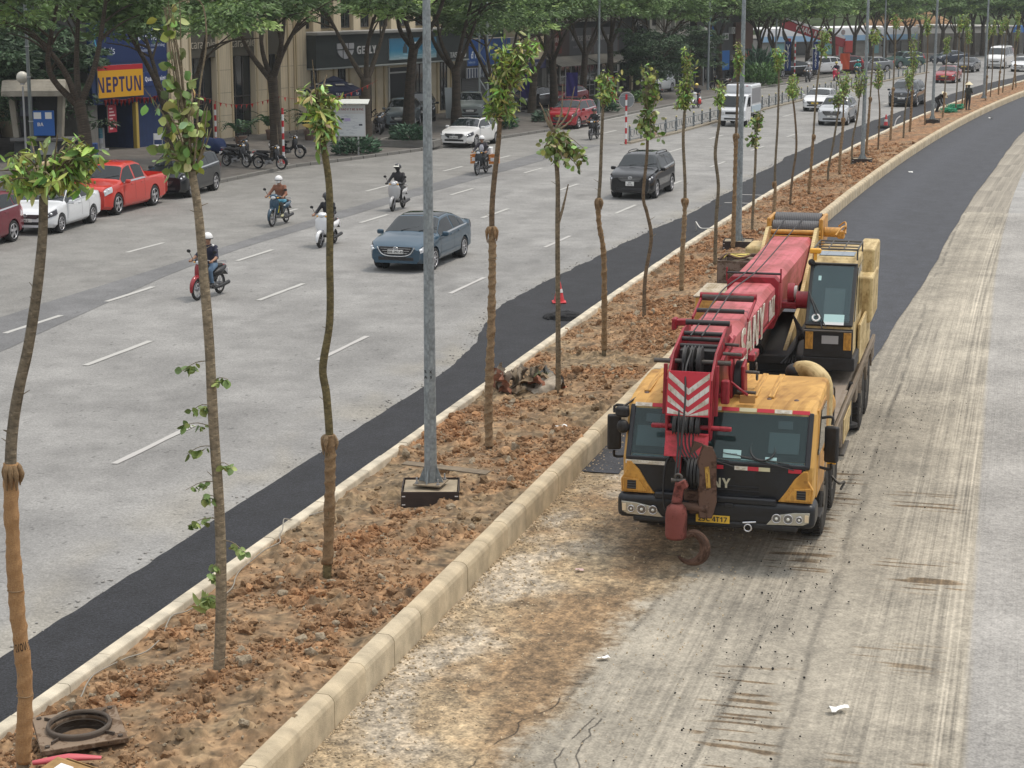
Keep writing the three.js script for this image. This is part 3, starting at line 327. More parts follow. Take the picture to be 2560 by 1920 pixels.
// ---------- cars ----------
const tyreM = M([.02, .02, .021], .85), rimM = M([.5, .5, .52], .3, { metalness: .7 }), rimDark = M([.06, .06, .065], .4, { metalness: .5 }), archM = M([.012, .012, .012], .9), carGlass = M([.012, .016, .018], .05, { physical: true, clearcoat: .35, clearcoatRoughness: .02, specularIntensity: .4 }), screenM = M([.012, .017, .019], .03, { physical: true, clearcoat: .45, clearcoatRoughness: .02, specularIntensity: .5 }), trimM = M([.018, .018, .02], .5), lampM = M([.72, .74, .76], .12, { metalness: .35 }), lampDark = M([.06, .06, .07], .12), tailM = M([.42, .015, .02], .2), plateW = M([.75, .75, .73], .5), plateYel = M([.72, .5, .08], .5), inkM = M([.02, .02, .02], .6), amberM = M([.8, .4, .05], .3), silverTrim = M([.6, .61, .62], .25, { metalness: .8 });
const paint = (c, r = .28) => M(c, r, { physical: true, clearcoat: 1, clearcoatRoughness: .03, metalness: .05, specularIntensity: .15 });
const csg = new Evaluator(); csg.attributes = ['position', 'normal']; csg.useGroups = false;
const interp = (k, u) => { if (u <= k[0][0]) return k[0][1]; for (let i = 1; i < k.length; i++) if (u <= k[i][0]) { const a = k[i - 1], b = k[i]; return lerp(a[1], b[1], (u - a[0]) / (b[0] - a[0])); } return k[k.length - 1][1]; };
const soft = (k, u, d = .012) => (interp(k, u - d) + interp(k, u) * 2 + interp(k, u + d)) / 4;
const SHAPES = {
  sedan: { L: 4.6, W: 1.8, H: 1.45, top: [[0, .66], [.015, .74], [.06, .83], [.16, .93], [.265, .99], [.42, 1.4], [.5, 1.44], [.6, 1.45], [.7, 1.38], [.86, 1.12], [.97, 1.08], [1, .98]], belt: [[0, .6], [.1, .74], [.265, .9], [.6, .95], [.86, 1.0], [1, .9]], w0: .265, r0: .42, r1: .68, b0: .86, wr: .315, wf: .19, wb: .78, plan: .8 },
  hatch: { L: 4.4, W: 1.79, H: 1.46, top: [[0, .66], [.015, .74], [.06, .84], [.17, .94], [.27, 1.0], [.42, 1.4], [.52, 1.45], [.66, 1.45], [.84, 1.36], [.97, 1.02], [1, .9]], belt: [[0, .6], [.1, .74], [.27, .92], [.6, .97], [.9, 1.05], [1, .9]], w0: .27, r0: .42, r1: .84, b0: .965, wr: .315, wf: .2, wb: .81, plan: .8 },
  suv: { L: 4.4, W: 1.78, H: 1.66, top: [[0, .8], [.012, .92], [.05, 1.0], [.16, 1.08], [.25, 1.14], [.38, 1.6], [.48, 1.66], [.8, 1.63], [.92, 1.55], [.985, 1.15], [1, 1.0]], belt: [[0, .72], [.08, .88], [.25, 1.02], [.6, 1.06], [.93, 1.14], [1, 1.0]], w0: .25, r0: .38, r1: .91, b0: .985, wr: .345, wf: .2, wb: .805, plan: .84 },
  mpv: { L: 4.85, W: 1.9, H: 1.75, top: [[0, .82], [.012, .96], [.05, 1.05], [.13, 1.12], [.2, 1.18], [.33, 1.66], [.43, 1.74], [.8, 1.72], [.93, 1.62], [.985, 1.2], [1, 1.0]], belt: [[0, .72], [.08, .9], [.2, 1.06], [.6, 1.1], [.94, 1.16], [1, 1.0]], w0: .2, r0: .33, r1: .92, b0: .985, wr: .35, wf: .19, wb: .8, plan: .86 },
  pickup: { L: 5.35, W: 1.88, H: 1.79, top: [[0, .9], [.01, 1.02], [.04, 1.08], [.15, 1.13], [.225, 1.18], [.33, 1.68], [.4, 1.76], [.54, 1.77], [.605, 1.68], [.645, 1.2], [.66, 1.15], [.99, 1.15], [1, 1.1]], belt: [[0, .82], [.08, .98], [.225, 1.08], [.6, 1.12], [.66, 1.08], [1, 1.06]], w0: .225, r0: .33, r1: .6, b0: .64, wr: .385, wf: .17, wb: .75, plan: .86, bed: 1 },
  van: { L: 5.9, W: 2.0, H: 2.3, top: [[0, .95], [.01, 1.1], [.06, 1.25], [.12, 1.35], [.26, 2.1], [.33, 2.26], [.9, 2.28], [.985, 2.2], [1, 1.9]], belt: [[0, .8], [.12, 1.25], [.6, 1.3], [1, 1.3]], w0: .12, r0: .26, r1: .96, b0: 1, wr: .35, wf: .17, wb: .8, plan: .88 },
};
const shellCache = {};
function carSurf(S) { return (u, k) => { // a point on the right half of the body
  const yt = soft(S.top, u), bl = Math.min(soft(S.belt, u, .02), yt - .04), e0 = 1 - sm(0, .13, u), e1 = sm(.88, 1, u); const w = S.W / 2 * (1 - (1 - S.plan) * Math.pow(e0, 2.2) - (1 - S.plan) * .75 * e1 * e1), yb = .21 + .06 * e0 + .1 * e1; const cab = u > S.w0 && u < S.b0 ? clamp((yt - bl) / (S.H - bl)) : 0; const fx = lerp(.93 * w, S.W / 2 * .70, cab), gx = lerp(.78 * w, S.W / 2 * .58, cab); const ym = lerp(yb, bl, .58);
  const K = [[0, yb], [.86 * w, yb], [.985 * w, yb + .11], [w, ym], [.972 * w, bl], [fx, yt - lerp(.03, .055, cab)], [gx, yt - .004], [0, yt + .018]]; const i = Math.min(6, Math.floor(k)), f = k - i; return V3(lerp(K[i][0], K[i + 1][0], f), lerp(K[i][1], K[i + 1][1], f), S.L * (.5 - u)); }; }
const UST = (() => { const a = []; for (let i = 0; i <= 52; i++) a.push(i / 52); for (const x of [.004, .012, .03, .99, .996]) a.push(x); return a.sort((p, q) => p - q); })();
const KST = [0, .5, 1, 1.5, 2, 2.5, 3, 3.33, 3.66, 4, 4.5, 5, 5.35, 5.7, 6, 6.5, 7];
function carShell(type) { if (shellCache[type]) return shellCache[type]; const S = SHAPES[type], f = carSurf(S), pos = [], idx = [], nk = KST.length * 2 - 2; const ring = (u) => { const r = KST.map((k) => f(u, k)); return [...r, ...r.slice(1, -1).reverse().map((p) => V3(-p.x, p.y, p.z))]; };
  UST.forEach((u) => ring(u).forEach((p) => pos.push(p.x, p.y, p.z))); for (let i = 0; i < UST.length - 1; i++) for (let j = 0; j < nk; j++) { const a = i * nk + j, b = i * nk + (j + 1) % nk, c = a + nk, d = b + nk; idx.push(a, c, b, b, c, d); }
  for (const [i, s] of [[0, 1], [UST.length - 1, -1]]) { const r = ring(UST[i]), c = pos.length / 3; let cyy = 0; for (const p of r) cyy += p.y / r.length; pos.push(0, cyy, r[0].z); for (let j = 0; j < nk; j++) { const a = i * nk + j, b = i * nk + (j + 1) % nk; s > 0 ? idx.push(c, a, b) : idx.push(c, b, a); } }
  let g = geo(pos, idx); let br = new Brush(g); br.updateMatrixWorld(); const cut = (q) => { q.deleteAttribute('uv'); const c = new Brush(q); c.updateMatrixWorld(); br = csg.evaluate(br, c, SUBTRACTION); };
  for (const uu of [S.wf, S.wb]) for (const e of [-1, 1]) cut(disc(S.wr + .055, .5, 'x', e * (S.W / 2 - .05), S.wr, S.L * (.5 - uu), 28));
  if (S.bed) cut(box(S.W - .26, .6, S.L * .315, 0, 1.18, S.L * (.5 - .825)));
  g = br.geometry; g = toCreasedNormals(g, .62); return (shellCache[type] = g); }
function patch(S, u0, u1, k0, k1, both = 0, off = .007, nu = 8, nk = 6) { // a skin lying just proud of the body; k0,k1 may depend on u
  const f = carSurf(S), pos = [], idx = [], F = (x, u) => (typeof x === 'function' ? x(u) : x); const mk = (u, kk) => { const s = kk < 0 ? -1 : 1, p = f(u, Math.abs(kk)); const a = f(Math.min(1, u + .004), Math.abs(kk)), b = f(u, Math.min(7, Math.abs(kk) + .05)), c = f(u, Math.max(0, Math.abs(kk) - .05)); const n = a.sub(p).cross(b.sub(c)).normalize(); if (n.x < -.001) n.negate(); if (Math.abs(n.x) < .05 && n.y < 0) n.negate(); p.addScaledVector(n, off); p.x *= s; return p; };
  for (let i = 0; i <= nu; i++) { const u = lerp(u0, u1, i / nu), a = F(k0, u), b = F(k1, u); for (let j = 0; j <= nk; j++) { let k = lerp(a, b, j / nk); let s = 1; if (both === 2) { const x = lerp(-1, 1, j / nk); k = lerp(7, a, Math.abs(x)); s = x < 0 ? -1 : 1; } const p = mk(u, s * k); if (both === -1) p.x *= -1; pos.push(p.x, p.y, p.z); } }
  for (let i = 0; i < nu; i++) for (let j = 0; j < nk; j++) { const a = i * (nk + 1) + j, b = a + nk + 1; idx.push(a, b, a + 1, a + 1, b, b + 1); } return geo(pos, idx); }
function wheelInto(o, S, x, z, style) { const g = new THREE.Group(); g.name = 'wheel'; g.position.set(x, S.wr, z); o.add(g); const r = S.wr, e = Math.sign(x), rr = r * .68; const key = 'w' + r; shellCache[key] ||= T(new THREE.LatheGeometry([[rr, -.1], [r * .93, -.11], [r, -.085], [r, .085], [r * .93, .11], [rr, .1]].map(([a, b]) => new THREE.Vector2(a, b)), 28), 0, 0, 0, 0, 0, Math.PI / 2); mesh('tyre', shellCache[key], tyreM, g);
  const sk = 'r' + r + style + e; if (!shellCache[sk]) { const q = [tor(rr, .015, 'x', .095 * e, 0, 0, 28, 6), disc(rr * .22, .05, 'x', .085 * e, 0, 0, 12)]; const n = style === 5 ? 5 : 10; for (let i = 0; i < n; i++) { const a = i / n * 6.283; q.push(T(box(.025, rr * .85, style === 5 ? .085 : .035), .082 * e, rr * .52, 0).rotateX(a)); } shellCache[sk] = join(q); } mesh('rim', shellCache[sk], rimM, g); mesh('brake_hub', disc(rr, .08, 'x', -.01 * e, 0, 0, 20), rimDark, g); }
function car(name, type, label, pos, ry, col, o = {}) {
  const S = { ...SHAPES[type] }, g = thing(name, label, o.category || 'car', pos, ry, o.group), pm = o.paint || paint(col); const f = carSurf(S), fz = S.L / 2, rz = -S.L / 2;
  if (o.scale) g.scale.set(...o.scale);
  mesh('body', carShell(type), pm, g);
  for (const uu of [S.wf, S.wb]) for (const e of [-1, 1]) { mesh('wheel_well', disc(S.wr + .05, .05, 'x', e * (S.W / 2 - .28), S.wr, S.L * (.5 - uu), 20), archM, g); wheelInto(g, S, e * (S.W / 2 - .115), S.L * (.5 - uu), o.rim || 5); }
  mesh('windscreen', patch(S, S.w0 + .012, S.r0 - .004, 5.05, 7, 2, .008, 8, 10), o.clear ? screenM : screenM, g); if (S.b0 < 1) mesh('rear_window', patch(S, S.r1 + (S.b0 - S.r1) * .12, S.b0 - .012, 5.12, 7, 2, .008, 6, 10), carGlass, g);
  const mid = (S.w0 + S.b0) / 2 + .01, a0 = lerp(S.w0, S.r0, .22), b1 = lerp(S.r1, S.b0, .62);
  for (const e of [1, -1]) { mesh('side_window', patch(S, a0, mid - .01, 4.12, 4.9, e, .006, 10, 3), carGlass, g); mesh('side_window', patch(S, mid + .012, type === 'pickup' ? .6 : lerp(mid, b1, .62), 4.12, 4.9, e, .006, 8, 3), carGlass, g); if (type !== 'pickup') mesh('quarter_window', patch(S, lerp(mid, b1, .66), b1, 4.14, 4.86, e, .006, 5, 3), carGlass, g);
    mesh('belt_trim', patch(S, S.w0 + .03, S.b0 - .03, 4.0, 4.09, e, .008, 12, 1), o.dark ? trimM : silverTrim, g); mesh('sill', patch(S, S.wf + .09, S.wb - .09, 1.7, 2.35, e, .01, 6, 2), o.cladding || o.dark ? trimM : pm, g);
    for (const uu of [mid - .005, S.w0 + .035, Math.min(S.wb - .075, lerp(mid, b1, .8))]) mesh('door_gap', patch(S, uu, uu + .0025, 2.3, 4.0, e, .003, 1, 6), archM, g);
    for (const uu of [mid - .045, Math.min(S.wb - .1, lerp(mid, b1, .8) - .04)]) { const p = f(uu, 3.75); mesh('door_handle', rbox(.03, .03, .2, .012, e * (p.x + .012), p.y, p.z), o.cladding ? trimM : pm, g); }
    const mp = f(S.w0 + .055, 4); const mr = mesh('wing_mirror', [T(rbox(.2, .14, .12, .05), e * (mp.x + .13), mp.y + .06, mp.z), rod([e * (mp.x - .02), mp.y, mp.z], [e * (mp.x + .1), mp.y + .03, mp.z], .025)], o.mirror || pm, g); mesh('mirror_glass', rbox(.15, .1, .006, .002, e * (mp.x + .13), mp.y + .06, mp.z - .062), lampM, mr);
    if (type !== 'van') { const h = mesh('headlight', patch(S, .006, o.lampLong || .115, 3.62, 4.75, e, .02, 8, 3), o.lampCol || lampDark, g); const hp = f(.035, 4.1); for (const du of [0, .03]) { const q = f(.022 + du, 4.1); mesh('lamp_lens', ball(.062, e * q.x * .985, q.y + .008, q.z + .012, .95, .75, .9, 10), lampM, h); } } else mesh('headlight', patch(S, .01, .07, 3.3, 4.3, e, .009, 5, 3), lampDark, g);
    mesh('fog_lamp', [rbox(.2, .1, .05, .03, e * S.W * .34, .42, fz - .075)], trimM, g); mesh('tail_light', patch(S, .93, .995, 3.6, 4.9, e, .009, 5, 3), tailM, g);
    if (o.cladding) for (const uu of [S.wf, S.wb]) { const a = []; for (let i = 0; i <= 14; i++) { const t = i / 14 * Math.PI; a.push(V3(e * (S.W / 2 + .004 - (uu < .5 ? .035 : .02)), S.wr + Math.sin(t) * (S.wr + .08), S.L * (.5 - uu) + Math.cos(t) * (S.wr + .08))); } mesh('arch_trim', limb(a, [.03, .03], 6, 24), trimM, g); }
    if (o.rails) { const a = f(lerp(S.r0, S.r1, .12), 5.6), b = f(lerp(S.r0, S.r1, .92), 5.6); mesh('roof_rail', tube([[e * a.x, a.y, a.z], [e * a.x, a.y + .06, a.z - .1], [e * b.x, b.y + .06, b.z + .1], [e * b.x, b.y, b.z]], .018, 6, 16), o.railCol || silverTrim, g); } }
  // nose
  const gw = S.W * (o.grilleW || .5), gy = o.grilleY || S.wr + .26, gh = o.grilleH || .2; const gr = mesh('grille', extrude([[-gw / 2, gh / 2], [gw / 2, gh / 2], [gw / 2 * .94, 0], [gw / 2 * .66, -gh / 2], [-gw / 2 * .66, -gh / 2], [-gw / 2 * .94, 0]], .03, .01).translate(0, gy, fz - .018), trimM, g); for (let i = 0; i < 3; i++) mesh('grille_bar', box(gw * (.9 - i * .1), .012, .01, 0, gy + gh * (.3 - i * .28), fz + .018), o.bars || silverTrim, gr);
  if (o.chrome) mesh('grille_trim', tube([[-gw * .56, gy + gh * .45, fz - .0], [-gw * .4, gy - gh * .4, fz + .02], [0, gy - gh * .62, fz + .03], [gw * .4, gy - gh * .4, fz + .02], [gw * .56, gy + gh * .45, fz - .0]], .018, 6, 24), silverTrim, gr);
  mesh('badge', [T(new THREE.TorusGeometry(.055, .012, 6, 18).scale(1.2, .85, 1), 0, gy + gh * .28, fz + .022), T(new THREE.TorusGeometry(.03, .009, 5, 14).scale(1.1, .6, 1), 0, gy + gh * .28, fz + .022)], silverTrim, gr);
  mesh('lower_intake', rbox(S.W * .6, .12, .05, .03, 0, .4, fz - .02), trimM, g); mesh('front_lip', rbox(S.W * .74, .05, .1, .02, 0, .3, fz - .06), o.cladding ? silverTrim : trimM, g);
  const pl = o.plate ?? ''; const yp = o.plateY || .5; const np = mesh('number_plate', rbox(pl.includes('\n') ? .33 : .47, pl.includes('\n') ? .165 : .11, .015, .004, 0, yp, fz + .04), o.yellow ? plateYel : plateW, g); if (pl) { const two = pl.split('\n'); two.forEach((t, i) => mesh('plate_text', T(text(t, two.length > 1 ? .052 : .068, .003), 0, yp + (two.length > 1 ? .038 - i * .076 : 0), fz + .048), inkM, np)); }
  mesh('rear_plate', rbox(.47, .11, .015, .004, 0, .82, rz + .02 - .03), o.yellow ? plateYel : plateW, g); mesh('rear_bumper', rbox(S.W * .8, .16, .1, .04, 0, .42, rz + .05), trimM, g);
  mesh('wiper', [0, 1].map((i) => { const a = f(S.w0 + .012, 6.9), b = f(lerp(S.w0, S.r0, .35), 6); return rod([i * .55 - .3, a.y + .012, a.z], [i * .55 + .2, b.y + .02, b.z], .008, .008, 5); }), trimM, g);
  if (o.roofDark) mesh('roof_panel', patch(S, S.r0 + .02, S.r1 - .02, 5.4, 7, 2, .008, 6, 10), carGlass, g); if (o.antenna) { const q = f(lerp(S.r0, S.r1, .9), 7); mesh('antenna', T(extrude([[0, 0], [.12, 0], [.03, .06]], .03, .004), -.015, q.y, q.z, 0, Math.PI / 2), pm, g); }
  return g;
}
const hd = (s) => head(s);
car('sedan', 'sedan', 'steel blue sedan with lit headlamps driving behind the foreground lamp post', [-17.22, 0.001, -52.55], -.02, [.032, .072, .11], { chrome: 1, plate: '30E-292.65', plateY: .6, grilleW: .56, grilleY: .62, grilleH: .24, roofDark: 1, rim: 10, antenna: 1, lampCol: lampM });
car('compact_suv', 'suv', 'glossy black compact car with roof rails in the middle lane', [-14.72, .001, -72.9], -.03, [.006, .0065, .008], { plate: '30H\n537.96', plateY: .62, rails: 1, railCol: trimM, cladding: 1, grilleY: .78, grilleH: .2, grilleW: .56, rim: 5 });
car('parked_suv', 'suv', 'dark crimson parked car cut off at the left picture edge', [-32.0, .002, -52.0], .05, [.16, .012, .025], { rim: 5, plateY: .6 });
car('parked_sedan', 'sedan', 'white parked sedan in front of the orange red pickup', [-31.85, .002, -57.15], .1, [.72, .74, .76], { rim: 10, plate: '30K-2', grilleW: .62, grilleH: .14, grilleY: .62 });
car('pickup_truck', 'pickup', 'orange red double cab pickup parked at the kerb', [-32.35, .002, -62.7], .03, [.56, .045, .03], { grilleW: .62, grilleY: .82, grilleH: .26, lampCol: lampM, lampLong: .085, rim: 5, category: 'pickup', mirror: paint([.56, .045, .03]) });
car('parked_suv', 'suv', 'black parked sport utility car behind the orange red pickup', [-32.3, .002, -68.3], .06, [.008, .01, .013], { rim: 5, plateY: .6, scale: [1, 1, .98] });
car('crossover', 'suv', 'silver grey crossover parked by the dark fascia showroom', [-35.4, .121, -104.6], .22, [.2, .24, .26], { rim: 10, chrome: 1, plateY: .6 });
car('hatchback', 'hatch', 'white hatchback with black roof parked at the kerb', [-28.15, .002, -94.2], -.12, [.75, .75, .74], { roofDark: 1, plate: '30G 366.61', plateY: .56, grilleW: .56, grilleH: .24, grilleY: .62, rim: 10, chrome: 1 });
car('crossover', 'suv', 'red crossover with yellow plate in the side road', [-26.2, .001, -108.5], -.1, [.34, .012, .022], { roofDark: 1, yellow: 1, plate: '30E 386.98', plateY: .78, cladding: 1, rim: 5 });
car('parked_sedan', 'suv', 'black car nosed in beside the showroom tree trunk', [-36.2, .121, -110.5], .3, [.012, .013, .015], { plateY: .6 });
car('crossover', 'suv', 'pale green grey car parked behind the steel truss mast', [-33.6, .121, -112.5], .25, [.3, .34, .33], { plateY: .6 });
car('parked_sedan', 'hatch', 'dark red car parked under the street trees', [-31.2, .121, -126.5], -.3, [.16, .012, .02], {});
car('parked_sedan', 'sedan', 'black car parked behind the purple banner', [-32.6, .121, -123.5], -.3, [.015, .016, .018], {});
car('crossover', 'suv', 'light grey car parked before the white building', [-28.6, .121, -146], -.2, [.5, .52, .53], { chrome: 1 });
car('crossover', 'suv', 'silver car with wide dark grille beside the third lamp post', [-11.45, .001, -115.6], -.06, [.5, .52, .54], { cladding: 1, grilleW: .62, grilleH: .26, grilleY: .74, plateY: .56, plate: '30K', rails: 1, lampCol: lampM });
car('hatchback', 'hatch', 'white taxi hatchback with yellow plate behind the silver car', [-13.9, .001, -128.8], -.07, [.74, .75, .76], { yellow: 1, plate: '30F', plateY: .56, grilleW: .6, grilleH: .22 });
car('people_carrier', 'mpv', 'dark blue people carrier approaching in the near lane', [-8.65, .001, -135.8], -.09, [.018, .026, .036], { rails: 1, grilleW: .7, grilleH: .26, grilleY: .82, plateY: .6, plate: '30L', chrome: 1, scale: [1.03, 1, 1.05] });
car('sedan', 'sedan', 'dark red saloon ahead of the black saloon in the distance', [-7.45, .001, -171.2], -.12, [.3, .012, .02], { yellow: 1, roofDark: 0, plateY: .6 });
car('sedan', 'sedan', 'black saloon with yellow plate in the distance', [-6.55, .001, -194], -.15, [.02, .022, .026], { yellow: 1, plateY: .6, plate: '29H' });
car('minibus', 'van', 'white minibus in the far distance', [-3.75, .001, -205], -.16, [.76, .76, .75], { category: 'minibus', grilleY: .75, grilleH: .12 });
car('hatchback', 'hatch', 'white car cut off at the right picture edge in the distance', [-1.35, .001, -197], -.16, [.72, .73, .74], {});
[[-21.8, -176, 'black'], [-18.3, -186, 'dark red'], [-15.6, -189, 'grey'], [-13.2, -200, 'dark green'], [-9.2, -212, 'dark blue'], [-19.8, -182, 'white']].forEach(([x, z, c], i) => car('parked_sedan', i % 2 ? 'suv' : 'sedan', c + ' car parked under the distant trees', [x, .121, z], -.9 + i * .05, { black: [.012, .013, .014], 'dark red': [.1, .01, .014], grey: [.2, .21, .22], 'dark green': [.05, .1, .09], 'dark blue': [.02, .03, .05], white: [.7, .7, .7] }[c], { group: 'cars parked under the distant trees' }));
{ // small delivery truck with a covered back
  const o = thing('delivery_truck', 'small white delivery truck with grey covered box', 'truck', [-17.0, .001, -113.2], -.08), wm = paint([.74, .76, .78]); const Sx = { wr: .3, W: 1.62 };
  mesh('cab', across([[.62, .35], [2.05, .35], [2.12, .5], [2.1, .95], [1.95, 1.12], [1.5, 1.78], [1.35, 1.86], [.62, 1.88]], 1.62, .05), wm, o); mesh('windscreen', T(rbox(1.38, .72, .01, .003), 0, 1.46, 1.75, -.59), screenM, o); for (const e of [-1, 1]) { mesh('side_window', across([[.85, 1.15], [1.75, 1.15], [1.42, 1.7], [.85, 1.7]], .014).translate(e * .812, 0, 0), carGlass, o); mesh('headlight', rbox(.3, .2, .04, .04, e * .6, .78, 2.105), lampM, o); mesh('wing_mirror', [rbox(.1, .24, .06, .03, e * .98, 1.3, 1.75), rod([e * .8, 1.3, 1.7], [e * .95, 1.3, 1.75], .015)], trimM, o); mesh('side_panel', rbox(.02, .9, 2.3, .005, e * .795, 1.72, -.78), M([.24, .24, .25], .7), o); mesh('dropside', rbox(.03, .4, 2.5, .01, e * .805, .95, -.8), M([.42, .5, .56], .6), o); for (const z of [1.35, -1.1]) wheelInto(o, Sx, e * .7, z, 5); mesh('fog_lamp', disc(.05, .03, 'z', e * .55, .46, 2.13), lampM, o); }
  mesh('covered_box', rbox(1.6, 1.6, 2.55, .14, 0, 1.6, -.8), wm, o); mesh('box_front', rbox(1.45, .5, .02, .005, 0, 2.1, .486), M([.6, .62, .64], .5), o); mesh('grille', rbox(.8, .14, .03, .03, 0, .8, 2.11), trimM, o); mesh('bumper', rbox(1.62, .26, .14, .05, 0, .47, 2.08), wm, o); mesh('lower_intake', rbox(.9, .1, .03, .02, 0, .47, 2.145), trimM, o); mesh('number_plate', rbox(.3, .12, .012, .003, 0, .64, 2.14), plateW, o); mesh('frame', rbox(.8, .18, 3.6, .02, 0, .48, -.2), trimM, o); mesh('mud_flap', rbox(.3, .3, .02, .005, .65, .35, -1.5), trimM, o); mesh('roof_marker', rbox(.14, .05, .03, .01, .5, 2.32, .49), tailM, o);
}
// ---------- truck crane ----------
const dirtTex = dataTex(512, 512, (u, v, i, j) => { const n = fbm(u * 4, v * 4, 5, 601, 4), m = fbm(u * 18, v * 18, 3, 611, 18), st = fbm(u * 40, v * 3, 3, 621, 3); const d = sm(.42, .75, n) * .55 + sm(.55, .8, m) * .4 + sm(.6, .85, st) * .3; const f = (hash(i, j, 3) - .5) * 12; return [250 - d * 70 + f, 248 - d * 82 + f, 244 - d * 104 + f]; });
const wearTex = dataTex(512, 512, (u, v, i, j) => { const n = fbm(u * 5, v * 5, 5, 631, 5), m = fbm(u * 30, v * 30, 3, 641, 30); const a = sm(.5, .62, n * .7 + m * .3); const chip = sm(.7, .76, m * .6 + n * .4); const f = (hash(i, j, 5) - .5) * 26; return [lerp(235, 170, a) - chip * 110 + f, lerp(225, 150, a) - chip * 120 + f, lerp(215, 130, a) - chip * 120 + f]; });
const cy = M([.64, .33, .055], .5, { map: dirtTex, physical: true, clearcoat: .25, clearcoatRoughness: .4 }), cyDust = M([.62, .36, .095], .62, { map: dirtTex }), cream = M([.62, .49, .25], .6, { map: dirtTex }), cnav = M([.014, .016, .022], .38, { map: dirtTex }), cblk = M([.02, .02, .022], .55, { map: dirtTex }), boomRed = M([.6, .15, .18], .5, { map: dirtTex }), headRed = M([.34, .018, .035], .5, { map: dirtTex }), tapeW = M([.78, .76, .7], .5, { map: dirtTex }), tapeR = M([.55, .03, .05], .45), tapeY = M([.6, .56, .36], .5), rubber = M([.028, .026, .025], .9, { map: dirtTex }), rust = M([.15, .09, .065], .8, { map: wearTex, bumpMap: wearTex, bumpScale: .01 }), rustRed = M([.24, .07, .06], .8, { map: wearTex }), rope = M([.035, .034, .034], .6), chrome = M([.7, .7, .72], .18, { metalness: .9 }), deckM = M([.25, .21, .17], .9, { map: dirtTex }), steelDark = M([.12, .115, .11], .6, { metalness: .4, map: dirtTex }), glassDark = M([.014, .022, .024], .06, { physical: true, clearcoat: .6, clearcoatRoughness: .03 }), pane = M([.86, .95, .95], .02, { physical: true, transmission: 1, thickness: 0, ior: 1.45, specularIntensity: .6 }), amber = M([.85, .42, .04], .3), whitePaper = M([.8, .8, .78], .8), plateY = M([.8, .5, .05], .5);
const CR = thing('truck_crane', 'yellow and black truck crane with red boom driving along the dusty lane', 'truck crane', [-3.97, 0, -25.1], .012);
const cp = (n, g, m, p = CR) => mesh(n, g, m, p);
{
  // --- carrier cab
  const W = 2.66;
  const shell = across([[-2.15, .9], [-.1, .9], [-.02, 1.0], [0, 1.46], [-.37, 2.14], [-.46, 2.2], [-.62, 2.25], [-1.3, 2.31], [-2.0, 2.33], [-2.12, 2.28], [-2.15, 2.2]], W, .07);
  { const uv = shell.attributes.uv, p = shell.attributes.position; for (let i = 0; i < uv.count; i++) uv.setXY(i, p.getX(i) * .4 + p.getZ(i) * .1, p.getY(i) * .4 + p.getZ(i) * .3); }
  const cab = cp('cab', shell, cyDust);
  for (let i = 0; i < 7; i++) { const x = -1.12 + i * .24 + (i > 2 ? .32 : 0); cp('roof_rib', T(rbox(.09, .04, 1.35, .018), x, 2.3, -1.35, .04), cyDust, cab); }
  for (const x of [-1.12, .62, 1.0]) cp('roof_marker', ball(.045, x, 2.235, -.66, 1, .8, 1, 10), M([.1, .06, .05], .6), cab);
  // windscreen: dark inside, papers on the dash, a pane in front
  const sl = Math.atan2(.37, .68), wz = (y) => -(y - 1.46) / .68 * .37;
  cp('cab_interior', T(box(2.42, .66, .01), 0, 1.81, wz(1.81) + .012, -sl), M([.012, .02, .02], .9), cab);
  const paper = (x, y, w, h, m = whitePaper) => cp('paper_notice', T(rbox(w, h, .006, .003), x, y, wz(y) + .024, -sl), m, cab);
  const p1 = paper(.2, 1.585, .25, .12); mesh('lettering', T(text('PHAN DUNG', .018, .002), .2, 1.585, wz(1.585) + .0285, -sl), rope, cab); paper(.74, 1.55, .16, .045); paper(.74, 1.5, .16, .05, M([.5, .5, .36], .8)); paper(.42, 1.5, .18, .06, M([.35, .45, .44], .6));
  cp('dashboard', T(rbox(2.4, .05, .02, .01), 0, 1.495, wz(1.495) + .02, -sl), M([.05, .07, .07], .7), cab);
  for (const x of [-.95, .9]) { cp('seat_back', T(rbox(.42, .3, .01, .004), x, 1.75, wz(1.75) + .02, -sl), M([.06, .075, .08], .9), cab); cp('head_rest', T(rbox(.2, .12, .01, .004), x, 1.98, wz(1.98) + .02, -sl), M([.05, .06, .065], .9), cab); }
  cp('steering_wheel', T(new THREE.TorusGeometry(.17, .014, 6, 20), .62, 1.66, wz(1.66) + .024, -sl - .2), M([.03, .03, .03], .6), cab);
  cp('banana_bunch', [0, 1, 2, 3, 4].map((i) => T(tor(.06, .016, 'z', 0, 0, 0, 10, 5).scale(1, .5, 1), -.66 + i * .018, 1.53 + (i % 2) * .02, wz(1.53) + .03, 0, 0, i * .3)), M([.62, .58, .12], .6), cab);
  cp('windscreen', T(rbox(2.46, .735, .008, .003), 0, 1.805, wz(1.805) + .04, -sl), pane, cab);
  for (const x of [-1.245, 1.245]) cp('screen_pillar', T(rbox(.075, .78, .05, .02), x, 1.805, wz(1.805) + .022, -sl), cnav, cab);
  cp('screen_sill', T(rbox(2.56, .06, .06, .02), 0, 1.465, .01), cnav, cab); cp('wiper_cowl', T(rbox(2.3, .09, .03, .012), 0, 1.41, .02), cnav, cab);
  for (let i = 0; i < 10; i++) { const x = -1.1 + i * .245; cp('reflector_strip', T(rbox(.238, .055, .008, .002), x, 2.155, wz(2.155) + .05, -sl), i % 2 ? tapeR : i % 4 ? tapeY : tapeW, cab); }
  for (const [x, m, w] of [[-1.0, tapeW, .56], [.34, tapeW, .18], [.51, tapeR, .16], [.66, tapeY, .16], [1.08, tapeR, .18], [.05, tapeR, .09]]) cp('reflector_strip', T(rbox(w, .055, .008, .002), x, 1.41, .041), m, cab);
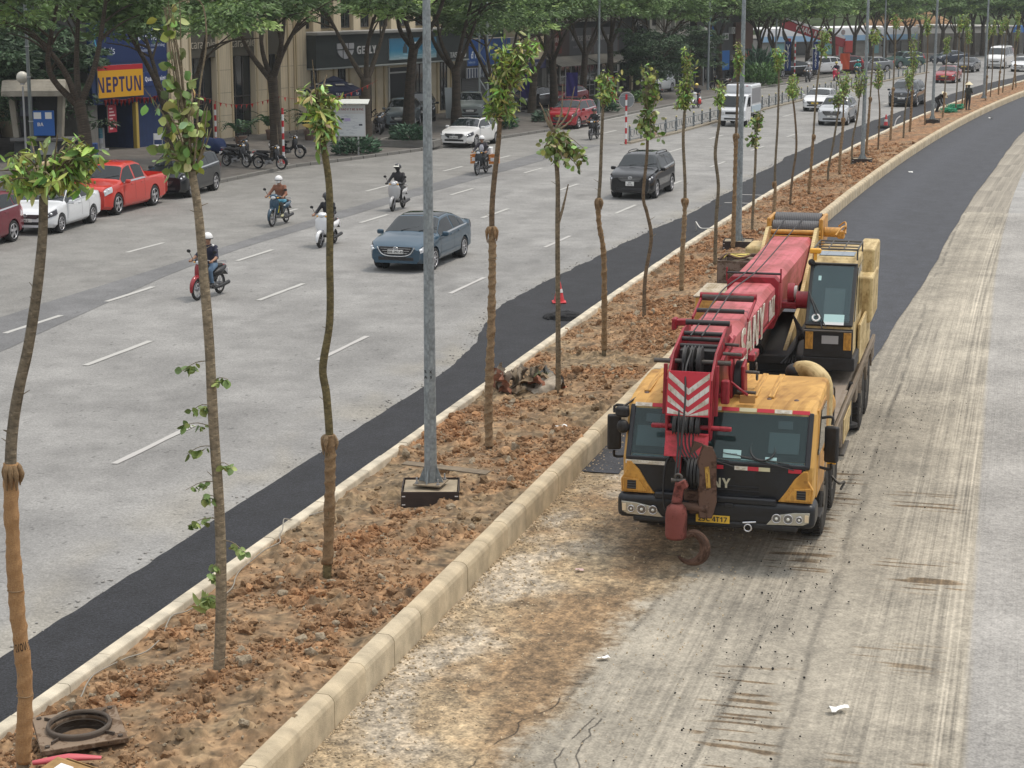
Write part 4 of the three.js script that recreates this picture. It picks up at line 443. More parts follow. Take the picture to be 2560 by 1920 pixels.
  for (const [a, b] of [[.62, .95], [-.1, .12]]) { cp('wiper', [rod([b + .12, 1.43, .06], [a - .3, 1.57, wz(1.57) + .06], .008), rod([a - .55, 1.6, wz(1.6) + .055], [b + .05, 1.5, wz(1.5) + .055], .007)], rope, cab); }
  // black front with slots and lettering
  cp('front_panel', extrude([[-.98, .98], [.98, .98], [1.08, 1.2], [1.22, 1.4], [1.22, 1.45], [-1.22, 1.45], [-1.22, 1.4], [-1.08, 1.2]], .03, .008).translate(0, 0, -.005), cnav, cab);
  for (const y of [1.03, 1.0 + .1, 1.16]) cp('grille_slot', rbox(1.1, .03, .02, .008, .05, y - .02, .034), M([.006, .006, .008], .5), cab);
  cp('lettering', T(text('SANY', .135, .012, FONT, 1.06), -.05, 1.185, .034), M([.62, .58, .42], .5), cab);
  for (const e of [-1, 1]) { // coloured corner with a dark vent
    cp('corner_panel', extrude([[.86, .97], [1.33, .97], [1.34, 1.16], [1.27, 1.28], [1.26, 1.42], [1.2, 1.42], [1.08, 1.3], [.97, 1.12]].map(([x, y]) => [x * e, y]), .045, .012).translate(0, 0, .004), cy, cab);
    cp('corner_frame', extrude([[.96, 1.0], [1.3, 1.0], [1.31, 1.19], [1.08, 1.17]].map(([x, y]) => [x * e, y]), .03, .01).translate(0, 0, .05), cy, cab);
    cp('corner_vent', rbox(.13, .13, .02, .01, 1.18 * e, 1.09, .085), cblk, cab); for (const y of [1.05, 1.085, 1.12]) cp('vent_slat', box(.12, .008, .012, 1.18 * e, y, .098), M([.08, .08, .08], .5), cab);
  }
  // bumper
  const bm = cp('bumper', rbox(2.76, .35, .5, .09, 0, .79, -.12), cnav);
  cp('bumper_step', rbox(1.7, .1, .1, .03, 0, .97, .1), cnav, bm); cp('bumper_lip', rbox(2.3, .1, .16, .04, 0, .62, .06), cblk, bm);
  for (const e of [-1, 1]) { const h = cp('headlight', extrude([[.72, .66], [1.22, .68], [1.3, .72], [1.31, .86], [1.1, .85], [.84, .8]].map(([x, y]) => [x * e, y]), .03, .008).translate(0, 0, .115), M([.5, .48, .4], .25, { metalness: .5 }), bm); for (const [x, r] of [[.86, .06], [1.02, .065], [1.17, .045]]) { cp('lamp_lens', disc(r, .016, 'z', x * e, .76, .158), M([.2, .2, .2], .08, { metalness: .6 }), h); cp('lamp_ring', tor(r, .008, 'z', x * e, .76, .164, 18, 6), chrome, h); cp('bulb', ball(r * .35, x * e, .76, .168), M([.75, .74, .66], .1), h); } cp('marker_lamp', rbox(.05, .1, .012, .004, 1.27 * e, .78, .158), M([.75, .6, .4], .3), h); }
  const pl = cp('number_plate', rbox(.47, .11, .012, .005, -.02, .69, .15), plateY, bm); cp('plate_text', T(text('29C 4T17', .07, .004), -.02, .69, .156), rope, pl);
  cp('tow_shackle', [tor(.05, .012, 'z', .47, .6, .16, 16, 6), rod([.4, .67, .16], [.58, .69, .16], .014)], chrome, bm); cp('tow_bracket', rbox(.12, .06, .06, .01, .2, .9, .14), cnav, bm);
  for (const e of [-1, 1]) cp('mud_flap', T(rbox(.3, .12, .02, .005), .95 * e, .55, -.1, .2), rubber, bm);
  // side of the cab (right side is seen)
  for (const e of [-1, 1]) { cp('door', [rbox(.03, 1.25, 1.05, .02, 1.325 * e, 1.55, -.98)], cy, cab); const dw = cp('side_window', across([[-.42, 1.55], [-1.42, 1.55], [-1.42, 2.12], [-.74, 2.12]], .02).translate(1.345 * e, 0, 0), glassDark, cab); cp('door_handle', rbox(.02, .04, .16, .01, 1.35 * e, 1.42, -1.35), cblk, cab); cp('step', rbox(.12, .05, .5, .01, 1.33 * e, .62, -.75), cblk, cab); }
  cp('rear_panel', rbox(2.3, .9, .05, .02, 0, 1.75, -2.17), cblk, cab);
  for (const [e, x0] of [[-1, -1.6], [1, 1.5]]) { const m = cp('wing_mirror', T(rbox(.2, .52, .1, .035), x0, 1.64, -.72, 0, -.25 * e), cblk); cp('mirror_arm', [tube([[1.3 * e, 2.0, -.75], [x0, 2.02, -.74], [x0, 1.92, -.72]], .022, 6), tube([[1.32 * e, 1.3, -.75], [x0, 1.28, -.74], [x0, 1.36, -.72]], .022, 6)], cblk, m); cp('mirror_glass', T(rbox(.15, .42, .008, .003), x0, 1.65, -.775, 0, -.25 * e), chrome, m); }
  cp('kerb_mirror', [T(rbox(.2, .16, .12, .05), -1.38, 2.06, -.2), rod([-1.25, 2.2, -.5], [-1.38, 2.12, -.25], .015), ball(.09, -1.36, 1.86, -.15, 1, 1.1, .8)], cblk);
  // --- chassis
  cp('chassis', [rbox(2.1, .45, 11.2, .04, 0, 1.0, -7.4), rbox(2.5, .1, 9.6, .02, 0, 1.28, -7.1)], deckM);
  cp('deck_plate', rbox(2.62, .035, 3.6, .01, 0, 1.345, -4.0), deckM);
  for (const z of [-2.6, -3.15, -3.7]) cp('deck_rib', rbox(2.3, .05, .06, .01, 0, 1.375, z), deckM);
  const wheel = (e, z) => { const g = new THREE.Group(); g.name = 'wheel'; g.position.set(1.16 * e, .56, z); CR.add(g); const prof = [[.28, -.15], [.47, -.17], [.535, -.15], [.56, -.1], [.56, .1], [.535, .15], [.47, .17], [.28, .15]].map(([r, y]) => new THREE.Vector2(r, y)); mesh('tyre', T(new THREE.LatheGeometry(prof, 36), 0, 0, 0, 0, 0, Math.PI / 2), rubber, g); const tr = []; for (let i = 0; i < 30; i++) { const a = i / 30 * Math.PI * 2; for (const q of [-1, 1]) tr.push(T(box(.11, .022, .05), q * .09, .562, 0, 0, q * .25).rotateX(a)); } const td = mesh('tread', tr, rubber, g); td.userData.kind = 'stuff'; mesh('rim', [disc(.29, .2, 'x', 0, 0, 0), disc(.16, .26, 'x', .03 * e, 0, 0), tor(.29, .02, 'x', .13 * e, 0, 0)], steelDark, g); const nuts = []; for (let i = 0; i < 10; i++) { const a = i / 10 * 6.283; nuts.push(disc(.018, .05, 'x', .12 * e, Math.cos(a) * .21, Math.sin(a) * .21, 6)); } const nn = mesh('wheel_nuts', nuts, steelDark, g); nn.userData.kind = 'stuff'; };
  for (const z of [-1.95, -3.45, -8.9, -10.3]) for (const e of [-1, 1]) wheel(e, z);
  for (const e of [-1, 1]) { for (const z of [-1.95, -3.45, -8.9, -10.3]) cp('mudguard', (() => { const a = [], b = []; for (let i = 0; i <= 10; i++) { const th = lerp(.12, .88, i / 10) * Math.PI; a.push([z + Math.cos(th) * .69, .56 + Math.sin(th) * .67]); b.unshift([z + Math.cos(th) * .65, .56 + Math.sin(th) * .63]); } return across([...a, ...b], .42).translate(1.14 * e, 0, 0); })(), deckM);
    cp('side_locker', rbox(.34, .5, 1.3, .03, 1.18 * e, .95, -5.05), deckM); cp('locker_door', rbox(.02, .4, 1.1, .01, 1.36 * e, .95, -5.05), cream); cp('side_rail', rbox(.06, .16, 9.4, .02, 1.32 * e, 1.2, -7.0), deckM); for (const z of [-4.3, -6.2, -7.6, -11.6]) cp('outrigger_box', rbox(.3, .34, .4, .02, 1.18 * e, .98, z), z === -6.2 ? cream : deckM); cp('outrigger_jack', [disc(.1, .7, 'y', 1.22 * e, .95, -6.75), disc(.2, .05, 'y', 1.22 * e, .56, -6.75)], cblk); cp('running_board', rbox(.28, .04, 1.0, .01, 1.24 * e, .55, -5.05), steelDark); }
  cp('fuel_tank', T(new THREE.CylinderGeometry(.26, .26, .9, 18), 1.05, 1.62, -3.05, Math.PI / 2), cyDust); cp('battery_box', rbox(.55, .32, .5, .03, 1.0, 1.55, -2.5), cream);
  cp('air_intake', limb([[1.22, 1.35, -2.3], [1.22, 1.9, -2.32], [1.2, 2.2, -2.36], [1.0, 2.34, -2.5], [.8, 2.3, -2.62]], [.13, .14, .13, .12, .13], 12, 18), cream); cp('intake_mouth', ball(.15, .78, 2.28, -2.62, 1.1, .8, 1), cblk); cp('left_intake', limb([[-1.25, 1.3, -2.3], [-1.27, 1.9, -2.3], [-1.27, 2.25, -2.4]], [.1, .11, .07], 10), cblk);
  cp('hand_rail', [tube([[1.28, 1.36, -2.75], [1.28, 1.85, -2.75], [1.28, 1.85, -3.5], [1.28, 1.36, -3.5]], .014, 6, 24)], steelDark);
  for (let i = 0; i < 4; i++) cp('hose', tube([[.3 + i * .12, 1.38, -2.3], [.4 + i * .1, 1.5, -2.9 - i * .1], [.1 + i * .2, 1.42, -3.6], [.2 + i * .1, 1.55, -4.6]], .022, 5, 20), rope);
  cp('outrigger_frame', [across([[-2.6, 1.35], [-3.3, 1.35], [-3.0, 1.95], [-2.75, 1.95]], .5, .02).translate(.1, 0, -.15)], cy); cp('boom_rest', [rbox(.8, .06, .4, .02, -.4, 1.98, -2.95), rbox(.06, .35, .3, .01, -.78, 2.1, -2.95), rbox(.06, .35, .3, .01, -.02, 2.1, -2.95)], cyDust);
  // --- superstructure
  cp('turntable', [disc(.85, .2, 'y', 0, 1.44, -7.8, 36), disc(.95, .06, 'y', 0, 1.36, -7.8, 36)], cblk);
  cp('slew_frame', [rbox(2.0, .16, 4.6, .03, 0, 1.62, -9.1)], cblk);
  for (const x of [-.88, .08]) cp('side_plate', across([[-7.2, 1.68], [-12.3, 1.68], [-12.9, 2.4], [-12.8, 3.2], [-12.2, 3.25], [-11.4, 2.9], [-9.2, 2.1]], .07, .012).translate(x, 0, 0), cream);
  cp('counterweight', rbox(2.5, 1.15, 1.0, .08, -.1, 2.25, -12.9), cream); cp('weight_stripe', rbox(2.3, .3, .02, .01, -.1, 2.0, -12.385), cblk);
  cp('winch_frame', [rbox(.08, .55, 1.1, .03, -.9, 3.12, -13.1), rbox(.08, .55, 1.1, .03, .14, 3.12, -13.1), rod([-.9, 3.12, -12.55], [.14, 3.12, -12.55], .05), rbox(1.05, .06, .1, .01, -.38, 3.34, -13.65), rbox(1.05, .08, .1, .01, -.38, 3.02, -12.5)], cy);
  const drum = (y, z, r) => { const pr = []; const n = 26; for (let i = 0; i <= n * 4; i++) pr.push(new THREE.Vector2(r + .016 * Math.abs(Math.sin(i / 4 * Math.PI)), -.47 + .94 * i / (n * 4))); return T(new THREE.LatheGeometry(pr, 24), -.38, y, z, 0, 0, Math.PI / 2); };
  cp('winch_drum', drum(3.14, -12.85, .17), M([.1, .1, .105], .55)); cp('winch_drum', drum(3.22, -13.3, .2), M([.1, .1, .105], .55));
  cp('winch_motor', [T(new THREE.CylinderGeometry(.1, .1, .3, 14), .34, 3.1, -12.9, 0, 0, Math.PI / 2), rbox(.14, .16, .22, .03, .52, 3.06, -12.9), tube([[.55, 3.1, -12.9], [.62, 3.22, -12.8], [.56, 3.24, -12.6], [.45, 3.1, -12.4]], .02, 6), tube([[.45, 3.2, -13.1], [.58, 3.3, -13], [.62, 3.1, -12.7]], .018, 6)], cy);
  cp('oil_tank', rbox(.42, .85, 1.5, .06, 1.24, 2.4, -9.6), cream); cp('tank_side', rbox(.32, .6, 1.5, .05, 1.26, 2.95, -10.2), cream); cp('engine_cover', rbox(.5, .7, 2.2, .05, .75, 2.1, -10.2), cream); cp('side_skirt', rbox(.05, .7, 2.4, .02, 1.34, 1.85, -8.6), cream);
  cp('left_locker', rbox(.62, .45, 1.5, .03, -1.26, 2.3, -8.3), cream); cp('locker_lid', rbox(.66, .03, 1.56, .01, -1.26, 2.55, -8.3), M([.5, .45, .36], .8, { map: dirtTex })); cp('left_bracket', across([[-7.3, 1.6], [-7.75, 1.6], [-7.75, 2.5], [-7.55, 2.55]], .5, .01).translate(-1.3, 0, 0), cy);
  const bin = cp('tool_bin', [rbox(.62, .5, .03, .005, -1.1, 2.72, -9.2), rbox(.62, .5, .03, .005, -1.1, 2.72, -10.3), rbox(.03, .5, 1.1, .005, -1.41, 2.72, -9.75), rbox(.03, .5, 1.1, .005, -.79, 2.72, -9.75), rbox(.6, .03, 1.08, .005, -1.1, 2.49, -9.75)], M([.22, .19, .17], .85, { map: wearTex }));
  for (let i = 0; i < 4; i++) cp('sling', tube([[-1.42 + i * .06, 2.98, -9.3 - i * .2], [-1.3, 3.03, -9.6], [-1.1 + i * .05, 2.98, -9.5 - i * .15], [-.9, 3.0, -9.9], [-1.2, 2.96, -10.1]], .022, 5, 22), i % 2 ? M([.62, .5, .14], .8) : rust, bin);
  for (let i = 0; i < 3; i++) cp('timber_block', T(rbox(.4, .12, .14, .01), -1.15 + i * .1, 2.86, -9.5 - i * .25, 0, i * .7), boardM, bin);
  // operator's cabin
  const K = cp('operator_cabin', across([[-6.5, 1.72], [-8.5, 1.72], [-8.5, 3.25], [-8.3, 3.36], [-7.35, 3.36], [-7.2, 3.28], [-6.45, 2.3]], .78, .03).translate(.9, 0, 0), cream);
  const ksl = Math.atan2(.75, .98), kz = (y) => -6.45 - (y - 2.3) / .98 * .75;
  cp('front_frame', T(rbox(.8, 1.22, .05, .02), .9, 2.8, kz(2.8) + .03, -ksl), cblk, K);
  cp('cabin_inside', T(rbox(.66, 1.06, .01, .004), .9, 2.82, kz(2.82) + .058, -ksl), M([.035, .045, .055], .8), K); cp('seat_back', T(rbox(.34, .5, .006, .002), .96, 2.7, kz(2.7) + .068, -ksl), M([.09, .1, .11], .9), K); cp('paper_notice', T(rbox(.34, .2, .006, .002), .98, 2.42, kz(2.42) + .07, -ksl), whitePaper, K); cp('fan', T(new THREE.TorusGeometry(.06, .02, 6, 14), .68, 2.44, kz(2.44) + .075, -ksl), whitePaper, K); cp('hanging_charm', T(rbox(.05, .09, .006, .002), .68, 3.05, kz(3.05) + .07, -ksl), whitePaper, K);
  cp('front_pane', T(rbox(.68, 1.08, .008, .003), .9, 2.82, kz(2.82) + .09, -ksl), pane, K);
  cp('lower_panel', rbox(.82, .5, .05, .02, .9, 2.02, -6.47), cblk, K); for (const e of [-1, 1]) cp('panel_accent', rbox(.13, .3, .02, .02, .9 + e * .32, 2.06, -6.43), cy, K); cp('number_plate', rbox(.28, .14, .012, .004, .93, 2.08, -6.43), M([.4, .4, .4], .5), K); cp('sill_bar', rod([.5, 2.24, -6.36], [1.3, 2.24, -6.36], .018), steelDark, K); cp('cabin_base', rbox(.9, .24, 1.9, .03, .9, 1.66, -7.4), cblk, K);
  cp('wiper', [rod([.55, 2.75, kz(2.75) + .12], [.8, 2.28, -6.38], .012), rod([.58, 2.75, kz(2.75) + .12], [.86, 2.3, -6.38], .008), rod([.52, 2.85, kz(2.85) + .12], [.68, 2.5, kz(2.5) + .12], .012)], rope, K);
  cp('side_window', [across([[-6.75, 2.35], [-7.5, 2.35], [-7.5, 3.2], [-7.28, 3.2]], .02).translate(1.295, 0, 0), across([[-7.6, 2.35], [-8.35, 2.35], [-8.35, 3.2], [-7.6, 3.2]], .02).translate(1.295, 0, 0)].slice(0, 1), glassDark, K); cp('side_window', across([[-7.6, 2.35], [-8.35, 2.35], [-8.35, 3.2], [-7.6, 3.2]], .02).translate(1.295, 0, 0), glassDark, K); cp('roof_pane', T(rbox(.6, .01, .5, .004), .9, 3.372, -7.75), M([.3, .36, .42], .1), K);
  { const y = 3.52, c = [[.54, -7.2], [1.28, -7.2], [1.28, -8.3], [.54, -8.3]], g = []; for (let i = 0; i < 4; i++) { const a = c[i], b = c[(i + 1) % 4]; g.push(rod([a[0], y, a[1]], [b[0], y, b[1]], .016)); g.push(rod([a[0], 3.34, a[1]], [a[0], y, a[1]], .014)); } for (const x of [.78, 1.04]) g.push(rod([x, y, -7.2], [x, y, -8.3], .012)); for (const z of [-7.55, -7.95]) g.push(rod([.54, y, z], [1.28, y, z], .012)); g.push(rod([.54, 3.28, -7.12], [1.28, 3.28, -7.12], .016)); cp('roof_guard', g, steelDark, K); }
  cp('amber_beacon', [rbox(.2, .09, .1, .03, .58, 3.5, -7.05), disc(.03, .12, 'y', .58, 3.4, -7.05)], amber, K); cp('work_lamp', ball(.06, .52, 3.3, -7.05), cblk, K);
  // --- boom
  const sect = (w, y0, y1, r) => { const h = w / 2; return [[-h + r * .6, y0], [h - r * .6, y0], [h, y0 + r * 1.6], [h, y1 - .08], [h - .08, y1], [-h + .08, y1], [-h, y1 - .08], [-h, y0 + r * 1.6]]; };
  const bx = -.4; const lay = (w, y0, y1, z0, z1, r = .14) => { const g = extrude(sect(w, y0, y1, r), z0 - z1 - .02, .01).translate(bx, 0, z1 + .01); const uv = g.attributes.uv, p = g.attributes.position; for (let i = 0; i < uv.count; i++) uv.setXY(i, p.getX(i) * .5 + p.getY(i) * .5, p.getZ(i) * .35); return g; };
  const B = cp('boom', lay(.84, 2.26, 3.06, -6.6, -12.3), boomRed);
  cp('inner_section', lay(.76, 2.3, 3.0, -1.5, -6.7), boomRed, B); cp('collar', [lay(.88, 2.22, 3.1, -6.45, -6.75)], headRed, B); cp('guide_bar', rod([-.86, 3.15, -6.55], [.06, 3.15, -6.55], .02), rope, B); for (const x of [-.86, .06]) cp('guide_post', rod([x, 3.0, -6.55], [x, 3.24, -6.55], .014), headRed, B);
  cp('lettering', T(text('SANY', .54, .012, FONT, 1.45), -.012, 2.64, -3.6, 0, Math.PI / 2), M([.72, .7, .66], .6, { map: dirtTex }), B); cp('lettering', T(text('MI', .34, .01, FONT, 1.3), -.008, 2.66, -5.95, 0, Math.PI / 2), M([.68, .66, .62], .6, { map: dirtTex }), B); cp('side_ridge', box(.02, .03, 4.8, -.012, 2.44, -4.1), headRed, B);
  cp('pulley_block', [disc(.17, .12, 'x', .17, 2.72, -7.3), rbox(.3, .12, .34, .03, .14, 2.52, -7.3), T(new THREE.CylinderGeometry(.15, .15, .22, 18), .38, 2.62, -7.2, 0, 0, Math.PI / 2)], headRed, B); cp('cable_reel', disc(.12, .05, 'x', .25, 2.74, -7.24), M([.45, .42, .4], .6), B);
  // front roller frame
  cp('roller_frame', [rbox(.03, .06, .9, .01, -.82, 3.09, -3.15, .2), rbox(.03, .06, .9, .01, .02, 3.09, -3.15, .2), rod([-.84, 3.22, -2.6 - .95], [.04, 3.22, -2.6 - .95], .05)], headRed, B); cp('roller', rod([-.8, 3.2, -3.55], [0, 3.2, -3.55], .06, .06, 14), steelDark, B); cp('roller', rod([-.76, 3.12, -2.75], [-.04, 3.12, -2.75], .035, .035, 10), rope, B);
  cp('jib_stub', [rbox(.3, .1, .14, .02, -.98, 2.88, -3.0, 0, .15), rbox(.07, .18, .2, .02, -1.13, 2.86, -2.96)], headRed, B); cp('stay_bracket', across([[-3.5, 2.3], [-5.2, 2.3], [-4.6, 1.95]], .3, .01).translate(bx, 0, 0), cyDust, B);
  cp('lift_cylinder', [rod([-.4, 1.75, -6.9], [-.4, 2.3, -9.6], .16, .16, 16), rod([-.4, 1.62, -6.3], [-.4, 1.9, -7.6], .1, .1, 14)], cblk); for (let i = 0; i < 5; i++) cp('hose', tube([[.2, 2.3, -7.4], [.32 + i * .04, 2.1, -7.0 + i * .1], [.3, 1.85, -6.8 - i * .12], [.1 + i * .06, 1.6, -6.6]], .02, 5, 18), rope);
  for (const dx of [-.1, .06]) cp('hoist_rope', tube([[bx + dx * 2.2, 3.34, -12.9], [bx + dx, 3.2, -6.6], [bx + dx, 3.3, -3.5], [bx + dx - .02, 3.14, -1.5], [bx + dx - .05, 3.06, -.9]], .012, 5, 40), rope, B);
  // --- boom head
  const HD = cp('boom_head', [across([[-1.75, 2.3], [-1.75, 3.1], [-1.2, 3.12], [-.35, 2.92], [.06, 2.62], [.12, 2.1], [.1, 1.78], [-.05, 1.78], [-.2, 2.15], [-.9, 2.2]], .035, .006).translate(-.7, 0, 0), across([[-1.75, 2.3], [-1.75, 3.1], [-1.2, 3.12], [-.35, 2.92], [.06, 2.62], [.12, 2.1], [.1, 1.78], [-.05, 1.78], [-.2, 2.15], [-.9, 2.2]], .035, .006).translate(-.1, 0, 0), rbox(.58, .04, .9, .01, -.4, 2.24, -1.2)], headRed);
  for (const x of [-.76, -.04]) cp('head_rib', [rbox(.05, .7, .06, .01, x, 2.45, -.08, -.1), rbox(.05, .06, 1.2, .01, x, 2.85, -1.1, .12), rbox(.05, .05, .7, .01, x, 2.3, -.8)], headRed, HD);
  for (const [y, z, r] of [[3.15, -1.5, .04], [3.05, -1.15, .032], [3.0, -.98, .032], [2.93, -.82, .032]]) cp('guide_roller', rod([-.72, y, z], [-.08, y, z], r, r, 10), rope, HD);
  for (const x of [-.53, -.43, -.33]) cp('sheave', T(new THREE.LatheGeometry([[.05, -.03], [.2, -.03], [.23, -.022], [.19, 0], [.23, .022], [.2, .03], [.05, .03]].map(([a, b]) => new THREE.Vector2(a, b)), 28), x, 2.78, -.42, 0, 0, Math.PI / 2), rope, HD);
  cp('sheave_axle', rod([-.98, 2.78, -.42], [.1, 2.78, -.42], .035), steelDark, HD); cp('head_box', rbox(.52, .42, .3, .02, -.4, 2.7, -.75), cblk, HD);
  for (const x of [-.58, -.5, -.42, -.34, -.26]) cp('sheave', T(new THREE.LatheGeometry([[.04, -.03], [.13, -.03], [.155, -.022], [.12, 0], [.155, .022], [.13, .03], [.04, .03]].map(([a, b]) => new THREE.Vector2(a, b)), 24), x, 1.97, .06, 0, 0, Math.PI / 2), rope, HD);
  cp('lower_axle', rod([-.86, 1.95, .04], [.14, 1.95, .04], .035), headRed, HD); for (const x of [-.84, .12]) cp('axle_lug', rbox(.16, .06, .08, .02, x, 1.95, .05), headRed, HD);
  // chevron board
  const ch = cp('chevron_board', T(rbox(.6, .62, .02, .004), 0, 0, 0), tapeR, HD); ch.position.set(-.4, 2.43, .1); ch.rotation.x = -.16; const WS = M([.74, .72, .7], .5, { map: dirtTex });
  for (let i = 0; i < 4; i++) for (const e of [-1, 1]) { const y = .27 - i * .165; const q = [[0, y - .2], [.285, y + .03], [.285, y - .055], [0, y - .285]].map(([x, yy]) => [x * e, Math.max(-.3, Math.min(.3, yy))]); cp('chevron_stripe', extrude(q, .004).translate(0, 0, .011), WS, ch); }
  // right flank of the head: folded jib with sheave, brackets, clamps
  cp('jib_sheave', [disc(.3, .1, 'x', .16, 2.42, -.95, 28), disc(.26, .13, 'x', .16, 2.42, -.95, 28)], rope, HD); cp('jib_cheek', [T(rbox(.05, .62, .3, .05), .08, 2.5, -.7, .2), T(rbox(.05, .62, .3, .05), .25, 2.45, -.75, .2), rbox(.2, .1, .4, .03, .14, 2.85, -.85), rbox(.12, .34, .12, .03, .05, 2.4, -.3), rbox(.1, .1, .5, .02, .3, 2.75, -1.3)], headRed, HD); for (const [x, y, z] of [[.1, 2.9, -.5], [.33, 2.62, -.7], [.3, 2.35, -.6], [.12, 2.15, -.55], [-.02, 2.92, -1.1]]) cp('clamp_pin', rod([x - .12, y, z], [x + .14, y, z + .03], .025), steelDark, HD); for (let i = 0; i < 3; i++) cp('chain', tor(.05, .014, 'x', .34 + i * .02, 2.75 - i * .14, -1.2 + i * .03, 12, 5), steelDark, HD); cp('flank_lamp', [rbox(.22, .11, .04, .01, .34, 2.28, -.45, -.2)], M([.4, .2, .05], .6), HD); cp('flank_bracket', tube([[.1, 2.5, -.5], [.25, 2.42, -.4], [.34, 2.34, -.45]], .02, 6), headRed, HD);
  cp('hoist_line', tube([[-.43, 2.98, -.32], [-.46, 2.75, .0], [-.43, 2.4, .18], [-.45, 1.6, .42], [-.47, 1.2, .52]], .014, 6, 30), rope); cp('hoist_line', tube([[-.53, 2.8, -.2], [-.52, 2.2, .14], [-.5, 1.7, .3], [-.5, 1.3, .5]], .014, 6, 30), rope);
  // red forked nose
  cp('nose_fork', extrude([[-.3, 1.92], [.3, 1.9], [.1, 1.72], [.03, 1.5], [.02, 1.78], [-.06, 1.78], [-.08, 1.3], [-.16, 1.5], [-.28, 1.7]], .05, .01).translate(-.4, -.02, .1), M([.55, .04, .06], .45, { map: dirtTex }), HD); cp('nose_plate', T(rbox(.6, .32, .02, .006), -.4, 1.72, .2, -.4), M([.55, .04, .06], .45, { map: dirtTex }), HD);
  // --- hook block: cheek plates, sheaves, weight, hook
  const HB = cp('hook_block', [rod([-.44, 1.28, .52], [-.46, 1.0, .56], .05, .075, 10), rbox(.13, .3, .1, .03, -.44, 1.12, .54, 0, 0, -.15), T(rbox(.16, .12, .12, .02), -.4, 1.24, .53, 0, 0, .5)], rustRed);
  cp('overhaul_weight', T(new THREE.LatheGeometry([[0, -.24], [.13, -.24], [.15, -.2], [.15, .1], [.13, .2], [.08, .25], [0, .26]].map(([a, b]) => new THREE.Vector2(a, b)), 24), -.46, .74, .57), rustRed, HB); cp('shackle', [tor(.045, .02, 'z', -.45, 1.34, .5, 14, 6), disc(.03, .2, 'x', -.45, 1.3, .5, 8)], steelDark, HB);
  const MH = cp('main_hook_block', T(extrude([[-.13, -.5], [.05, -.52], [.12, -.3], [.13, .35], [.08, .48], [-.05, .52], [-.13, .3]], .05, .012), -.08, 1.28, .36, 0, .35, .04), rust); cp('cheek_plate', T(extrude([[-.13, -.5], [.05, -.52], [.12, -.3], [.13, .35], [.08, .48], [-.05, .52], [-.13, .3]], .04, .01), -.24, 1.28, .18, 0, .35, .04), rust, MH); for (let i = 0; i < 4; i++) cp('sheave', T(new THREE.LatheGeometry([[.04, -.02], [.2, -.02], [.23, -.012], [.2, 0], [.23, .012], [.2, .02], [.04, .02]].map(([a, b]) => new THREE.Vector2(a, b)), 24), -.34 + i * .05, 1.36, .22 + i * .02, 0, 0, Math.PI / 2), rope, MH);
  cp('cross_bar', [rod([-.48, .92, .4], [-.05, .9, .42], .055, .055, 10), rbox(.3, .16, .2, .03, -.25, 1.05, .24)], rust, MH); cp('paint_remnant', T(rbox(.06, .3, .004, .001), -.06, 1.35, .43, 0, .35, .1), M([.6, .4, .08], .7, { map: wearTex }), MH); for (let i = 0; i < 5; i++) cp('reeving_line', tube([[-.55 + i * .06, 1.95, .12], [-.5 + i * .05, 1.7, .22], [-.36 + i * .05, 1.5, .3]], .013, 5), rope, MH); cp('tie_bar', tube([[-.62, 1.55, .1], [-.68, 1.45, .2], [-.68, .9, .3], [-.6, .7, .3]], .016, 6), cblk, MH);
  { const a = []; for (let i = 0; i <= 16; i++) { const th = lerp(1.9, -2.45, i / 16); a.push(V3(-.27 + Math.cos(th) * .21, .37 + Math.sin(th) * .215, .52)); } const pts = [V3(-.4, .62, .55), V3(-.36, .54, .54), ...a.slice(2)]; const rr = pts.map((p, i) => [.05, .05, .052, .056, .06, .066, .072, .078, .08, .078, .072, .062, .052, .042, .034, .026, .018][i] ?? .016); cp('hook', limb(pts, rr, 12, 50), rust, HB); cp('hook_neck', rod([-.43, .56, .56], [-.37, .52, .54], .05, .05, 8), rust, HB); }
  cp('side_beacon', [rbox(.16, .08, .04, .01, 1.36, 1.0, -2.3)], amber); cp('dangling_strap', tube([[1.36, .7, -2.6], [1.48, .62, -2.5], [1.55, .6, -2.7], [1.5, .5, -2.6]], .02, 5), steelDark);
}
